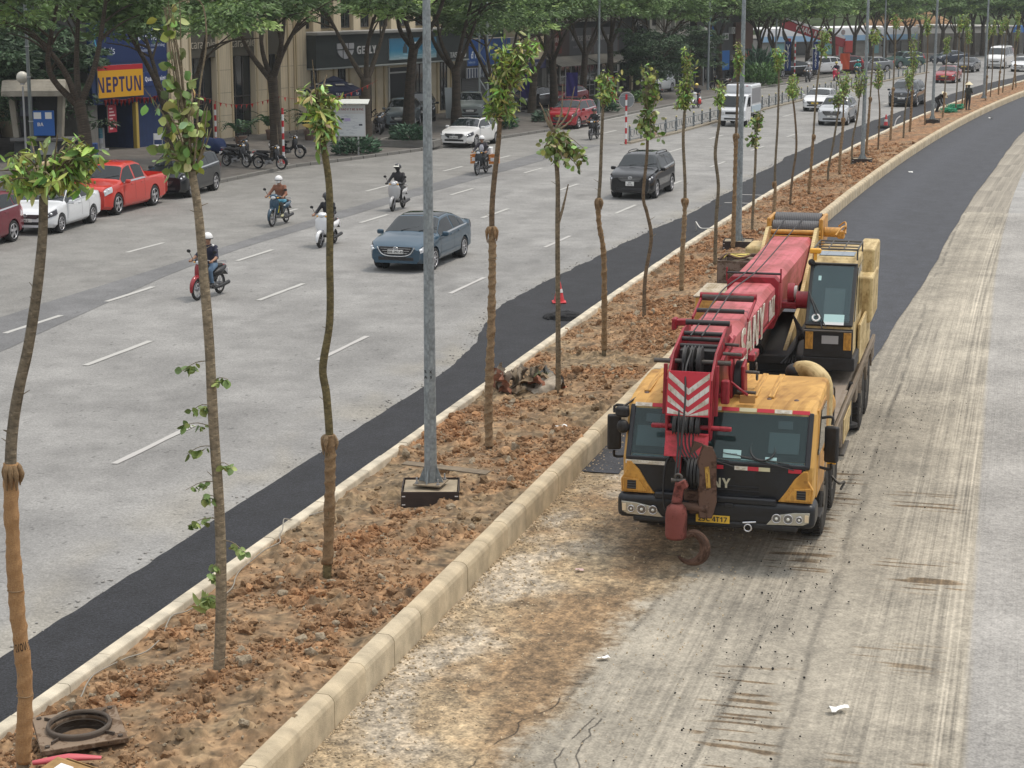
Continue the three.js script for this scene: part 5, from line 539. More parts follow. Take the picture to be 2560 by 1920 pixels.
// ---------- people and motorbikes ----------
function blob(bones, cell) { // one continuous skin over tapered bones (surface nets), coloured by the nearest bone
  const mn = V3(1e9, 1e9, 1e9), mx = V3(-1e9, -1e9, -1e9); for (const b of bones) for (const [p, r] of [[b.a, b.ra], [b.b, b.rb]]) { mn.min(V3(p[0] - r - .04, p[1] - r - .04, p[2] - r - .04)); mx.max(V3(p[0] + r + .04, p[1] + r + .04, p[2] + r + .04)); }
  const nx = Math.ceil((mx.x - mn.x) / cell) + 1, ny = Math.ceil((mx.y - mn.y) / cell) + 1, nz = Math.ceil((mx.z - mn.z) / cell) + 1, F = new Float32Array(nx * ny * nz).fill(9); const K = .028;
  const bd = (b, x, y, z) => { const ax = b.a[0], ay = b.a[1], az = b.a[2], dx = b.b[0] - ax, dy = b.b[1] - ay, dz = b.b[2] - az, L = dx * dx + dy * dy + dz * dz || 1e-9; const t = clamp(((x - ax) * dx + (y - ay) * dy + (z - az) * dz) / L); const qx = (x - ax - dx * t) / (b.sx || 1), qy = y - ay - dy * t, qz = (z - az - dz * t) / (b.sz || 1); return Math.sqrt(qx * qx + qy * qy + qz * qz) - lerp(b.ra, b.rb, t); };
  for (const b of bones) { const R0 = Math.max(b.ra, b.rb) * Math.max(1, b.sx || 1, b.sz || 1) + .07; const lo = [0, 1, 2].map((k) => Math.min(b.a[k], b.b[k]) - R0), hi = [0, 1, 2].map((k) => Math.max(b.a[k], b.b[k]) + R0); const i0 = Math.max(0, Math.floor((lo[0] - mn.x) / cell)), i1 = Math.min(nx - 1, Math.ceil((hi[0] - mn.x) / cell)), j0 = Math.max(0, Math.floor((lo[1] - mn.y) / cell)), j1 = Math.min(ny - 1, Math.ceil((hi[1] - mn.y) / cell)), k0 = Math.max(0, Math.floor((lo[2] - mn.z) / cell)), k1 = Math.min(nz - 1, Math.ceil((hi[2] - mn.z) / cell));
    for (let k = k0; k <= k1; k++) for (let j = j0; j <= j1; j++) for (let i = i0; i <= i1; i++) { const q = (k * ny + j) * nx + i, d = bd(b, mn.x + i * cell, mn.y + j * cell, mn.z + k * cell), f = F[q]; const h = clamp(.5 + .5 * (f - d) / K); F[q] = lerp(f, d, h) - K * h * (1 - h); } }
  const pos = [], col = [], idx = [], id = new Int32Array(nx * ny * nz).fill(-1), C = [[0, 0, 0], [1, 0, 0], [0, 1, 0], [1, 1, 0], [0, 0, 1], [1, 0, 1], [0, 1, 1], [1, 1, 1]], E = [[0, 1], [2, 3], [4, 5], [6, 7], [0, 2], [1, 3], [4, 6], [5, 7], [0, 4], [1, 5], [2, 6], [3, 7]];
  for (let k = 0; k < nz - 1; k++) for (let j = 0; j < ny - 1; j++) for (let i = 0; i < nx - 1; i++) { const v = C.map((c) => F[((k + c[2]) * ny + j + c[1]) * nx + i + c[0]]); let m = 0; for (let c = 0; c < 8; c++) if (v[c] < 0) m |= 1 << c; if (m === 0 || m === 255) continue; let x = 0, y = 0, z = 0, n = 0; for (const [a, b] of E) if ((v[a] < 0) !== (v[b] < 0)) { const t = v[a] / (v[a] - v[b]); x += lerp(C[a][0], C[b][0], t); y += lerp(C[a][1], C[b][1], t); z += lerp(C[a][2], C[b][2], t); n++; } const X = mn.x + (i + x / n) * cell, Y = mn.y + (j + y / n) * cell, Z = mn.z + (k + z / n) * cell; id[(k * ny + j) * nx + i] = pos.length / 3; pos.push(X, Y, Z); let bb = null, bv = 9; for (const b of bones) { const d = bd(b, X, Y, Z) - (b.pri || 0); if (d < bv) { bv = d; bb = b; } } col.push(...bb.c); }
  const at = (i, j, k) => id[(k * ny + j) * nx + i]; for (let k = 1; k < nz - 1; k++) for (let j = 1; j < ny - 1; j++) for (let i = 1; i < nx - 1; i++) { const f0 = F[(k * ny + j) * nx + i] < 0; const quad = (a, b, c, d, fl) => { if (a < 0 || b < 0 || c < 0 || d < 0) return; fl ? idx.push(a, b, c, a, c, d) : idx.push(a, c, b, a, d, c); };
    if (f0 !== F[(k * ny + j) * nx + i + 1] < 0) quad(at(i, j - 1, k - 1), at(i, j, k - 1), at(i, j, k), at(i, j - 1, k), f0); if (f0 !== F[(k * ny + j + 1) * nx + i] < 0) quad(at(i - 1, j, k - 1), at(i - 1, j, k), at(i, j, k), at(i, j, k - 1), f0); if (f0 !== F[((k + 1) * ny + j) * nx + i] < 0) quad(at(i - 1, j - 1, k), at(i, j - 1, k), at(i, j, k), at(i - 1, j, k), f0); }
  return geo(pos, idx, null, col);
}
const tint = (g, c) => { const n = g.attributes.position.count, a = new Float32Array(n * 3); for (let i = 0; i < n; i++) a.set(c, i * 3); g.setAttribute('color', new THREE.BufferAttribute(a, 3)); return g; };
const skinM = M(hex(0xffffff), .75, { vertexColors: true });
const SKIN = [.36, .2, .13];
function figure(o, J, c, cell = .018) { // J: joints; c: colours
  const b = (a, d, ra, rb, col, x = {}) => ({ a, b: d, ra, rb, c: col, ...x }); const B = []; const md = (p, q, t) => p.map((v, i) => lerp(v, q[i], t));
  const [hp, ch, nk, hdp] = [J.hip, J.chest, J.neck, J.head]; B.push(b(hp, md(hp, ch, .5), .125, .12, c.leg, { sx: 1.25, pri: -.012 }), b(md(hp, ch, .25), ch, .125, .135, c.top, { sx: 1.3 }), b(ch, md(ch, nk, .55), .125, .085, c.top, { sx: 1.35 }), b(md(ch, nk, .7), hdp, .055, .058, c.neck || SKIN));
  B.push(b(md(nk, hdp, .75), [hdp[0], hdp[1] + .03, hdp[2] - .01], .078, .092, c.neck || SKIN, { sz: 1.15 }), b([hdp[0], hdp[1] - .055, hdp[2] + .045], [hdp[0], hdp[1] + .02, hdp[2] + .05], .055, .055, c.face || SKIN), b([hdp[0], hdp[1] - .005, hdp[2] + .105], [hdp[0], hdp[1] - .03, hdp[2] + .12], .012, .018, c.face || SKIN));
  for (const e of [-1, 1]) { const s = [ch[0] + e * .175, ch[1] + .09, ch[2]], el = J['elbow' + e], h = J['hand' + e], kn = J['knee' + e], an = J['ankle' + e]; B.push(b(md(ch, s, .3), s, .075, .066, c.top), b(s, el, .062, .048, c.top), b(el, md(el, h, c.short ? .05 : .8), .046, .037, c.top), b(md(el, h, c.short ? .1 : .75), h, .038, .03, c.hand || SKIN), b(h, [h[0], h[1] - .005, h[2] + .06], .032, .03, c.hand || SKIN, { sx: 1.15 })); const hj = [hp[0] + e * .085, hp[1] - .02, hp[2] + .01]; B.push(b(hj, kn, .1, .066, c.leg), b(kn, an, .064, .044, c.leg), b(an, [an[0] + e * .01, an[1] - .045, an[2] + .03], .045, .042, c.shoe), b([an[0], an[1] - .06, an[2] - .03], [an[0] + e * .02, an[1] - .065, an[2] + .15], .038, .034, c.shoe)); B.push(b([hdp[0] + e * .088, hdp[1] - .01, hdp[2] - .01], [hdp[0] + e * .092, hdp[1] + .02, hdp[2] - .015], .018, .02, c.neck || SKIN)); }
  const parts = [blob(B, cell)]; for (const e of [-1, 1]) { const h = J['hand' + e]; for (let q = 0; q < 4; q++) { const x = h[0] + (q - 1.5) * .021, l = [.05, .058, .054, .042][q], k = [x, h[1] + .012, h[2] + .07], m = [x, h[1] - .008, h[2] + .07 + l * .6], t = [x, h[1] - .04, h[2] + .06 + l * .5]; parts.push(tint(rod(k, m, .0095, .009, 6), c.hand || SKIN), tint(rod(m, t, .009, .008, 6), c.hand || SKIN)); } parts.push(tint(rod([h[0] - e * .03, h[1], h[2] + .02], [h[0] - e * .05, h[1] - .022, h[2] + .065], .011, .009, 6), c.hand || SKIN)); if (!c.mask) parts.push(tint(ball(.011, hdp[0] + e * .034, hdp[1] + .012, hdp[2] + .098, 1.3, .8, .6, 6), [.02, .015, .012])); }
  if (!c.mask) parts.push(tint(rbox(.045, .008, .01, .003, hdp[0], hdp[1] - .05, hdp[2] + .1), [.2, .07, .06]));
  return mesh('body', parts, skinM, o);
}
const helmM = {}; function helmet(o, J, col, visor) { const h = J.head, m = helmM[col.join()] ||= M(col, .25, { physical: true, clearcoat: .6 }); const k = mesh('helmet', T(new THREE.SphereGeometry(.135, 20, 12, 0, 6.2832, 0, 1.75).scale(1, 1.02, 1.15), h[0], h[1] + .03, h[2] - .015), m, o); mesh('helmet_rim', T(tor(.132, .012, 'y', 0, 0, 0, 22, 6).scale(1, 1, 1.15), h[0], h[1] + .008, h[2] - .015), M([.05, .05, .05], .6), k); if (visor) mesh('visor', T(rbox(.2, .015, .09, .007), h[0], h[1] + .075, h[2] + .16, .25), visor, k); mesh('chin_strap', tube([[h[0] - .1, h[1], h[2] + .02], [h[0], h[1] - .115, h[2] + .04], [h[0] + .1, h[1], h[2] + .02]], .006, 5, 12), M([.03, .03, .03], .8), k); return k; }
const hair = (o, J, c = [.015, .012, .01]) => mesh('hair', T(new THREE.SphereGeometry(.108, 16, 10, 0, 6.2832, 0, 1.7).scale(1, 1.05, 1.12), J.head[0], J.head[1] + .035, J.head[2] - .02, -.25), M(c, .7), o);
const mask = (o, J, c) => mesh('face_mask', T(new THREE.SphereGeometry(.085, 14, 8, 0, 6.28, .9, 1.6).scale(1, .85, 1), J.head[0], J.head[1] - .035, J.head[2] + .045), M(c, .8), o);
const ride = (dy = 0) => ({ hip: [0, .84 + dy, -.2], chest: [0, 1.2 + dy, -.12], neck: [0, 1.4 + dy, -.08], head: [0, 1.52 + dy, -.03], 'elbow-1': [-.3, 1.06 + dy, .06], elbow1: [.3, 1.06 + dy, .06], 'hand-1': [-.3, .99, .3], hand1: [.3, .99, .3], 'knee-1': [-.17, .72, .2], knee1: [.17, .72, .2], 'ankle-1': [-.16, .38, .08], ankle1: [.16, .38, .08] });
const blackRub = M([.018, .018, .018], .85), metalBike = M([.32, .32, .33], .4, { metalness: .7 });
function bike(label, pos, ry, col, o = {}) {
  const g = thing(o.scooter ? 'scooter' : 'motorbike', label, o.scooter ? 'scooter' : 'motorbike', pos, ry, o.group); const pm = paint(col, .3), sc = o.scooter, r = sc ? .235 : .285, zf = .62, zr = -.62, tw = sc ? .055 : .04;
  for (const [z, n] of [[zf, 1], [zr, 0]]) { const w = new THREE.Group(); w.name = 'wheel'; w.position.set(0, r, z); g.add(w); mesh('tyre', tor(r - tw, tw, 'x', 0, 0, 0, 26, 10), blackRub, w); mesh('rim', [tor(r - tw * 1.9, .014, 'x', 0, 0, 0, 24, 6), disc(.05, .1, 'x', 0, 0, 0, 12)], metalBike, w); const sp = []; for (let i = 0; i < (sc ? 5 : 10); i++) { const a = i / (sc ? 5 : 10) * 6.283; sp.push(T(box(.012, r - tw * 1.9, sc ? .03 : .006), 0, (r - tw * 1.9) / 2, 0).rotateX(a)); } mesh('spokes', sp, sc ? rimDark : metalBike, w); }
  mesh('fork', [rod([-.07, r, zf], [-.06, .72, .42], .02), rod([.07, r, zf], [.06, .72, .42], .02)], metalBike, g); mesh('front_fender', (() => { const a = []; for (let i = 0; i <= 10; i++) { const t = lerp(-.15, 2.3, i / 10); a.push(V3(0, r + Math.sin(t) * (r + .03), zf + Math.cos(t) * (r + .03))); } return limb(a, [.03, .055, .06, .06, .05], 8, 16); })(), o.fender || pm, g);
  mesh('leg_shield', T(limb([[0, .42, .42], [0, .62, .44], [0, .82, .4], [0, .95, .33]], sc ? [.14, .2, .21, .13] : [.1, .15, .15, .1], 12, 12).scale(1.15, 1, .55).translate(0, 0, .17)), pm, g); mesh('shield_inner', T(rbox(sc ? .38 : .28, .42, .03, .01), 0, .66, .3, .12), trimM, g);
  const cw = mesh('handlebar_cowl', ball(.12, 0, 1.0, .38, 1.35, .8, 1, 14), o.cowl || pm, g); mesh('headlight', ball(.075, 0, sc ? .99 : .97, .47, 1.25, .8, .6, 12), lampM, cw); for (const e of [-1, 1]) { mesh('indicator', ball(.03, e * .14, .97, .43, 1.5, .8, 1, 8), amberM, cw); mesh('front_lamp', ball(.035, e * .13, .78, .42, 1, 1.4, .7, 8), lampDark, g); }
  mesh('handlebar', tube([[-.34, .985, .3], [-.2, 1.01, .34], [0, 1.0, .36], [.2, 1.01, .34], [.34, .985, .3]], .016, 7, 18), metalBike, g); for (const e of [-1, 1]) { mesh('grip', rod([e * .25, 1.0, .325], [e * .37, .98, .29], .024), blackRub, g); const mi = mesh('mirror', [rod([e * .24, 1.01, .33], [e * .36, 1.2, .3], .008), T(new THREE.SphereGeometry(.06, 12, 8).scale(1, .75, .3), e * .38, 1.23, .3)], blackRub, g); }
  mesh('frame_body', limb([[0, .55, .3], [0, .42, .1], [0, .46, -.15], [0, .62, -.4], [0, .7, -.75]], sc ? [.1, .14, .17, .16, .09] : [.06, .09, .11, .11, .07], 10, 20), o.side || pm, g); if (sc) mesh('foot_board', rbox(.34, .06, .4, .03, 0, .32, .12), trimM, g); else mesh('engine', [rbox(.2, .2, .3, .05, 0, .33, .0), disc(.1, .24, 'x', 0, .3, -.1)], metalBike, g);
  mesh('seat', rbox(.26, .11, .68, .05, 0, .77, -.3), M(o.seat || [.02, .018, .018], .7), g); for (const e of [-1, 1]) mesh('rear_fairing', T(limb([[e * .09, .6, -.1], [e * .14, .64, -.35], [e * .11, .72, -.75]], [.05, .1, .05], 8, 10)), o.side || pm, g);
  mesh('exhaust', limb([[.15, .25, .05], [.17, .25, -.3], [.18, .3, -.8]], [.025, .05, .055], 8, 12), trimM, g); mesh('tail_light', rbox(.18, .08, .06, .03, 0, .72, -.84), tailM, g); mesh('rear_fender', T(rbox(.14, .03, .3, .01), 0, .56, -.86, -.6), trimM, g); mesh('number_plate', T(rbox(.19, .14, .008, .003), 0, .58, -.95, -.3), plateW, g); mesh('rear_rack', tube([[-.1, .8, -.6], [-.11, .83, -.85], [.11, .83, -.85], [.1, .8, -.6]], .012, 6, 14), metalBike, g); for (const e of [-1, 1]) mesh('foot_peg', rod([e * .08, .3, .06], [e * .24, .3, .06], .015), blackRub, g); mesh('side_stand', rod([-.1, .28, -.05], [-.18, .08, -.2], .012), metalBike, g);
  return g;
}
function rider(label, pos, ry, c, J, cell) { const o = thing('person', label, 'person', pos, ry, 'people riding motorbikes'); figure(o, J, c, cell); return o; }
const wht = [.78, .78, .77];
{ // man in navy polo on the red bike
  const p = [-20.6, .002, -44.85], a = -.06, J = ride(.0); J.head = [.0, 1.53, -.03]; bike('red and black motorbike nearest the planted median', p, a, [.26, .016, .022], { cowl: trimM, side: trimM }); const o = rider('person in navy polo, jeans and white helmet riding the red motorbike', p, a, { top: [.012, .014, .035], leg: [.1, .17, .26], shoe: [.03, .03, .03], short: 1 }, J, .015); helmet(o, J, wht); mesh('shoulder_stripe', [rod([.1, 1.36, -.1], [.24, 1.26, -.1], .035, .03), rod([-.1, 1.36, -.1], [-.24, 1.26, -.1], .035, .03)], M(wht, .8), o);
}
{ const p = [-24.75, .006, -59.8], a = .0, J = ride(); bike('dark blue motorbike with a yellow bag on its frame', p, a, [.02, .06, .1], { fender: paint([.03, .06, .09]) }); const o = rider('person in brown jumper, white helmet and white mask on the dark blue motorbike', p, a, { top: [.22, .09, .05], leg: [.05, .05, .045], shoe: [.5, .48, .3] }, J, .016); helmet(o, J, wht); mask(o, J, wht); mesh('blue_cloth', rbox(.4, .1, .3, .04, .05, .82, .02), M([.1, .35, .5], .8), o); tag(mesh('plastic_bag', T(limb([[0, .25, 0], [0, .12, .01], [0, -.1, .02]], [.02, .1, .08], 10, 10), p[0] + .05, .55, p[2] + .3), M([.7, .6, .02], .5)), 'yellow plastic bag hanging from the dark blue motorbike', 'bag'); }
{ const p = [-21.24, .002, -55.2], a = .0, J = ride(); bike('white scooter ridden behind the olive green sapling trunk', p, a, [.72, .73, .74], { scooter: 1 }); const o = rider('person all in black on the white scooter behind a sapling trunk', p, a, { top: [.012, .012, .016], leg: [.14, .1, .09], shoe: [.05, .05, .05], neck: [.015, .015, .018], face: [.015, .015, .018], mask: 1 }, J, .016); helmet(o, J, [.015, .015, .017]); }
{ const p = [-22.3, .002, -65.2], a = .02, J = ride(); bike('silver grey scooter ahead of the blue sedan', p, a, [.42, .42, .42], { scooter: 1 }); const o = rider('person in black hood and white visor on the silver grey scooter', p, a, { top: [.022, .02, .024], leg: [.02, .02, .022], shoe: [.05, .05, .05], neck: [.01, .01, .012], face: [.01, .01, .012], hand: [.02, .02, .02], mask: 1 }, J, .016); helmet(o, J, [.014, .014, .016], M([.75, .74, .66], .4)); }
{ const p = [-23.17, .002, -79.1], a = -.03, J = ride(); bike('black motorbike laden with orange crates', p, a, [.02, .025, .03], {}); const o = rider('person in white shirt, dark jacket and white helmet on the crate laden motorbike', p, a, { top: [.04, .035, .045], leg: [.03, .03, .03], shoe: [.03, .03, .03] }, J, .02); helmet(o, J, wht); mesh('shirt_front', T(ball(.11, 0, 1.14, -.02, 1, 1.5, .6, 12)), M([.55, .55, .6], .9), o);
  [[-.42, 'left'], [.42, 'right']].forEach(([x, w]) => { const c = thing('crate', 'orange plastic crate on the ' + w + ' flank of the laden motorbike', 'crate', [p[0] + x, .42, p[2] - .55], a, 'orange crates on the motorbike'); const cm = M([.55, .2, .03], .6); for (const [cx, cz, ww, rr] of [[0, .22, .36, 0], [0, -.22, .36, 0], [.18, 0, .44, 1], [-.18, 0, .44, 1]]) for (let i = 0; i < 4; i++) mesh('crate_slat', box(ww, .07, .015, cx, .06 + i * .1, cz, 0, rr * Math.PI / 2), cm, c); mesh('crate_floor', box(.36, .02, .44, 0, .01, 0), cm, c); mesh('crate_label', box(.2, .16, .004, 0, .2, .232), M(wht, .7), c); });
  tag(mesh('foam_box', rbox(.55, .3, .4, .03, p[0], .98, p[2] - .72), M([.75, .76, .76], .8)), 'white foam box strapped behind the rider of the laden motorbike', 'box'); }
{ const p = [-22.85, .002, -99.6], a = -.06, J = ride(); bike('black motorbike beside the red crossover', p, a, [.02, .02, .022], {}); const o = rider('person in black jacket and black helmet on a motorbike beside the red crossover', p, a, { top: [.016, .016, .018], leg: [.02, .02, .02], shoe: [.02, .02, .02] }, J, .022); helmet(o, J, [.02, .02, .022]); mesh('shoulder_stripe', rod([.12, 1.36, -.1], [.26, 1.24, -.08], .03, .03), M(wht, .8), o); }
{ const p = [-22.35, .002, -128.6], a = -.1, J = ride(); bike('white motorbike with a red bag in the side road', p, a, [.65, .65, .65], {}); const o = rider('person in navy jacket and yellow helmet on the white motorbike', p, a, { top: [.015, .016, .03], leg: [.04, .04, .05], shoe: [.03, .03, .03] }, J, .026); helmet(o, J, [.7, .55, .08]); tag(mesh('plastic_bag', T(limb([[0, .2, 0], [0, 0, 0], [0, -.2, 0]], [.03, .14, .1], 8, 8), p[0] + .25, .5, p[2] + .1), M([.6, .03, .03], .6)), 'red bag hanging on the white motorbike in the side road', 'bag'); }
{ const p = [-19.3, .002, -168], a = -.12, J = ride(); bike('dark motorbike in the distant side road', p, a, [.03, .03, .03], { scooter: 1 }); const o = rider('person in pale grey jacket and helmet riding in the distant side road', p, a, { top: [.4, .4, .42], leg: [.3, .3, .32], shoe: [.05, .05, .05] }, J, .03); helmet(o, J, [.5, .5, .52]); }
{ const p = [-17.25, .002, -171.6], a = -.12, J = ride(); bike('pink red scooter in the distant side road', p, a, [.6, .03, .08], { scooter: 1 }); const o = rider('person in dark jacket on the pink red scooter in the distance', p, a, { top: [.03, .02, .05], leg: [.03, .03, .04], shoe: [.05, .05, .05] }, J, .03); helmet(o, J, [.6, .5, .1]); }
{ const p = [-15.87, .002, -177.4], a = -.12, J = ride(); bike('dark scooter ridden by the person in teal', p, a, [.03, .05, .05], { scooter: 1 }); const o = rider('person in bright teal jacket and helmet in the distant side road', p, a, { top: [.02, .32, .3], leg: [.04, .05, .06], shoe: [.05, .05, .05] }, J, .03); helmet(o, J, [.03, .35, .33]); }
// parked motorbikes along the shops
[[-32.5, -77.6, 1.35, 'black parked motorbike with white plate at the pavement corner', 0], [-34.4, -78.3, 1.2, 'black parked motorbike second from the pavement corner', 0], [-35.2, -80.4, 1.3, 'dark parked scooter beside the blue cover', 1], [-33.9, -83.2, 1.5, 'black parked motorbike behind the red and white post', 0], [-34.8, -98.6, .5, 'black parked motorbike, nearest the notice board', 0], [-35.1, -99.7, .5, 'black parked motorbike in the middle of the row by the silver crossover', 0], [-35.4, -100.8, .5, 'black parked motorbike beside the silver crossover', 1], [-27.6, -127.5, -1.2, 'red parked motorbike under the brown fascia shop', 0], [-26.9, -135.5, -1.2, 'dark parked scooter below the brown fascia shop', 1], [-24.5, -152, -1.1, 'dark parked scooter by the round street lamp', 1], [-20.6, -178, -1.1, 'dark parked motorbike by the blue feather banners', 0]].forEach(([x, z, a, l, s]) => bike(l, [x, .121, z], a, l.includes('red parked') ? [.35, .02, .02] : [.018, .019, .022], { scooter: s, group: 'parked motorbikes' }));
{ const g = thing('motorbike_cover', 'blue cloth cover thrown over parked motorbikes', 'cover', [-36.6, .12, -80.6], 1.2); mesh('cloth', T(limb([[0, .5, .9], [0, .85, .4], [0, .8, -.3], [0, .6, -.9]], [.1, .42, .45, .12], 14, 24, (u, a, l) => 1 + .15 * Math.sin(a * 5 + l * 4)).scale(1, .85, 1)), M([.02, .04, .12], .85), g); }
// two workers in conical hats on the median
function worker(label, pos, ry, J, c) { const o = thing('person', label, 'person', pos, ry, 'workers in conical hats'); figure(o, J, c, .022); const h = J.head, hm = M([.72, .64, .44], .8); const t = J.tilt || 0; mesh('conical_hat', T(new THREE.CylinderGeometry(.012, .27, .2, 24, 2, true), h[0], h[1] + .15, h[2], t), Object.assign(hm, { side: THREE.DoubleSide }), o); return o; }
worker('person in dark clothes and conical hat standing on the median', [-4.15, soilH(125.9, -7.85), -125.9], 2.6, { hip: [0, .92, 0], chest: [0, 1.27, 0], neck: [0, 1.46, .01], head: [0, 1.57, .03], 'elbow-1': [-.24, 1.14, .06], elbow1: [.24, 1.14, .06], 'hand-1': [-.1, 1.05, .25], hand1: [.1, 1.05, .25], 'knee-1': [-.1, .5, .02], knee1: [.1, .5, .0], 'ankle-1': [-.1, .09, -.02], ankle1: [.1, .09, -.02] }, { top: [.03, .032, .025], leg: [.02, .02, .022], shoe: [.03, .03, .03], neck: [.05, .05, .05], face: [.1, .08, .06], mask: 1 });
worker('person in black and conical hat stooping beside the fourth lamp post', [-6.05, soilH(126.5, -9.3), -126.5], 1.2, { hip: [0, .82, -.15], chest: [0, 1.0, .2], neck: [0, 1.04, .38], head: [0, 1.02, .5], tilt: .9, 'elbow-1': [-.2, .7, .3], elbow1: [.2, .7, .3], 'hand-1': [-.12, .45, .42], hand1: [.12, .45, .42], 'knee-1': [-.12, .48, .08], knee1: [.12, .48, .05], 'ankle-1': [-.12, .09, -.08], ankle1: [.12, .09, -.1] }, { top: [.015, .015, .016], leg: [.02, .02, .02], shoe: [.03, .03, .03], neck: [.04, .04, .04], mask: 1 });
// ---------- shops along the far pavement ----------
const FX = -43.5, FZ = -86, FD = [.2045, -.979], FRY = 78.2 * R;
const fp = (d, w = 0, y = 0) => V3(FX + d * FD[0] + w * .979, y, FZ + d * FD[1] + w * .2045);   // d along the fronts, w out towards the road
const plaster = dataTex(512, 512, (u, v, i, j) => { const n = fbm(u * 6, v * 6, 5, 701, 6), st = fbm(u * 26, v * 3, 3, 711, 3); const l = 226 + (n - .5) * 40 - Math.max(0, st - .55) * 90 + (hash(i, j, 3) - .5) * 10; return [l, l * .985, l * .96]; });
const beige = M([.74, .63, .44], .9, { map: plaster }), beige2 = M([.82, .73, .56], .9, { map: plaster }), greyWall = M([.3, .3, .29], .9, { map: plaster }), whiteWall = M([.72, .72, .7], .85, { map: plaster }), darkWall = M([.07, .075, .08], .8, { map: plaster }), winGlass = M([.02, .025, .028], .08, { physical: true, clearcoat: .4 }), frameM = M([.06, .055, .05], .5), whiteFrame = M([.6, .6, .58], .5), navy = M([.02, .05, .17], .6, { map: plaster }), fascia = M([.045, .06, .065], .55, { map: plaster }), roofM = M([.2, .2, .2], .9);
const bld = (n, l, d) => thing(n, l, 'building', fp(d, 0, .12), FRY);
const blk = (n, p, m, x0, x1, y0, y1, z0, z1, r = .02) => mesh(n, rbox(x1 - x0, y1 - y0, z1 - z0, r, (x0 + x1) / 2, (y0 + y1) / 2, (z0 + z1) / 2, 0, 0, 0, 1), m, p);
const sign = (p, x0, x1, y0, y1, z, draw, pw = 512, name = 'sign_board') => { const ph = Math.max(32, Math.round(pw * (y1 - y0) / (x1 - x0))); const t = canvasTex(pw, ph, draw); const b = blk(name, p, M([.5, .5, .5], .6), x0, x1, y0, y1, z - .06, z, .005); mesh('sign_print', new THREE.PlaneGeometry(x1 - x0, y1 - y0).translate((x0 + x1) / 2, (y0 + y1) / 2, z + .004), M(hex(0xffffff), .5, { map: t }), b); return b; };
const winBay = (p, x0, x1, y0, y1, z, nx = 2, ny = 2, fm = frameM) => { const g = blk('window', p, winGlass, x0, x1, y0, y1, z - .04, z, .002); for (let i = 0; i <= nx; i++) { const x = lerp(x0, x1, i / nx); blk('mullion', g, fm, x - .03, x + .03, y0, y1, z - .02, z + .04, .005); } for (let j = 0; j <= ny; j++) { const y = lerp(y0, y1, j / ny); blk('transom', g, fm, x0, x1, y - .03, y + .03, z - .015, z + .035, .005); } return g; };
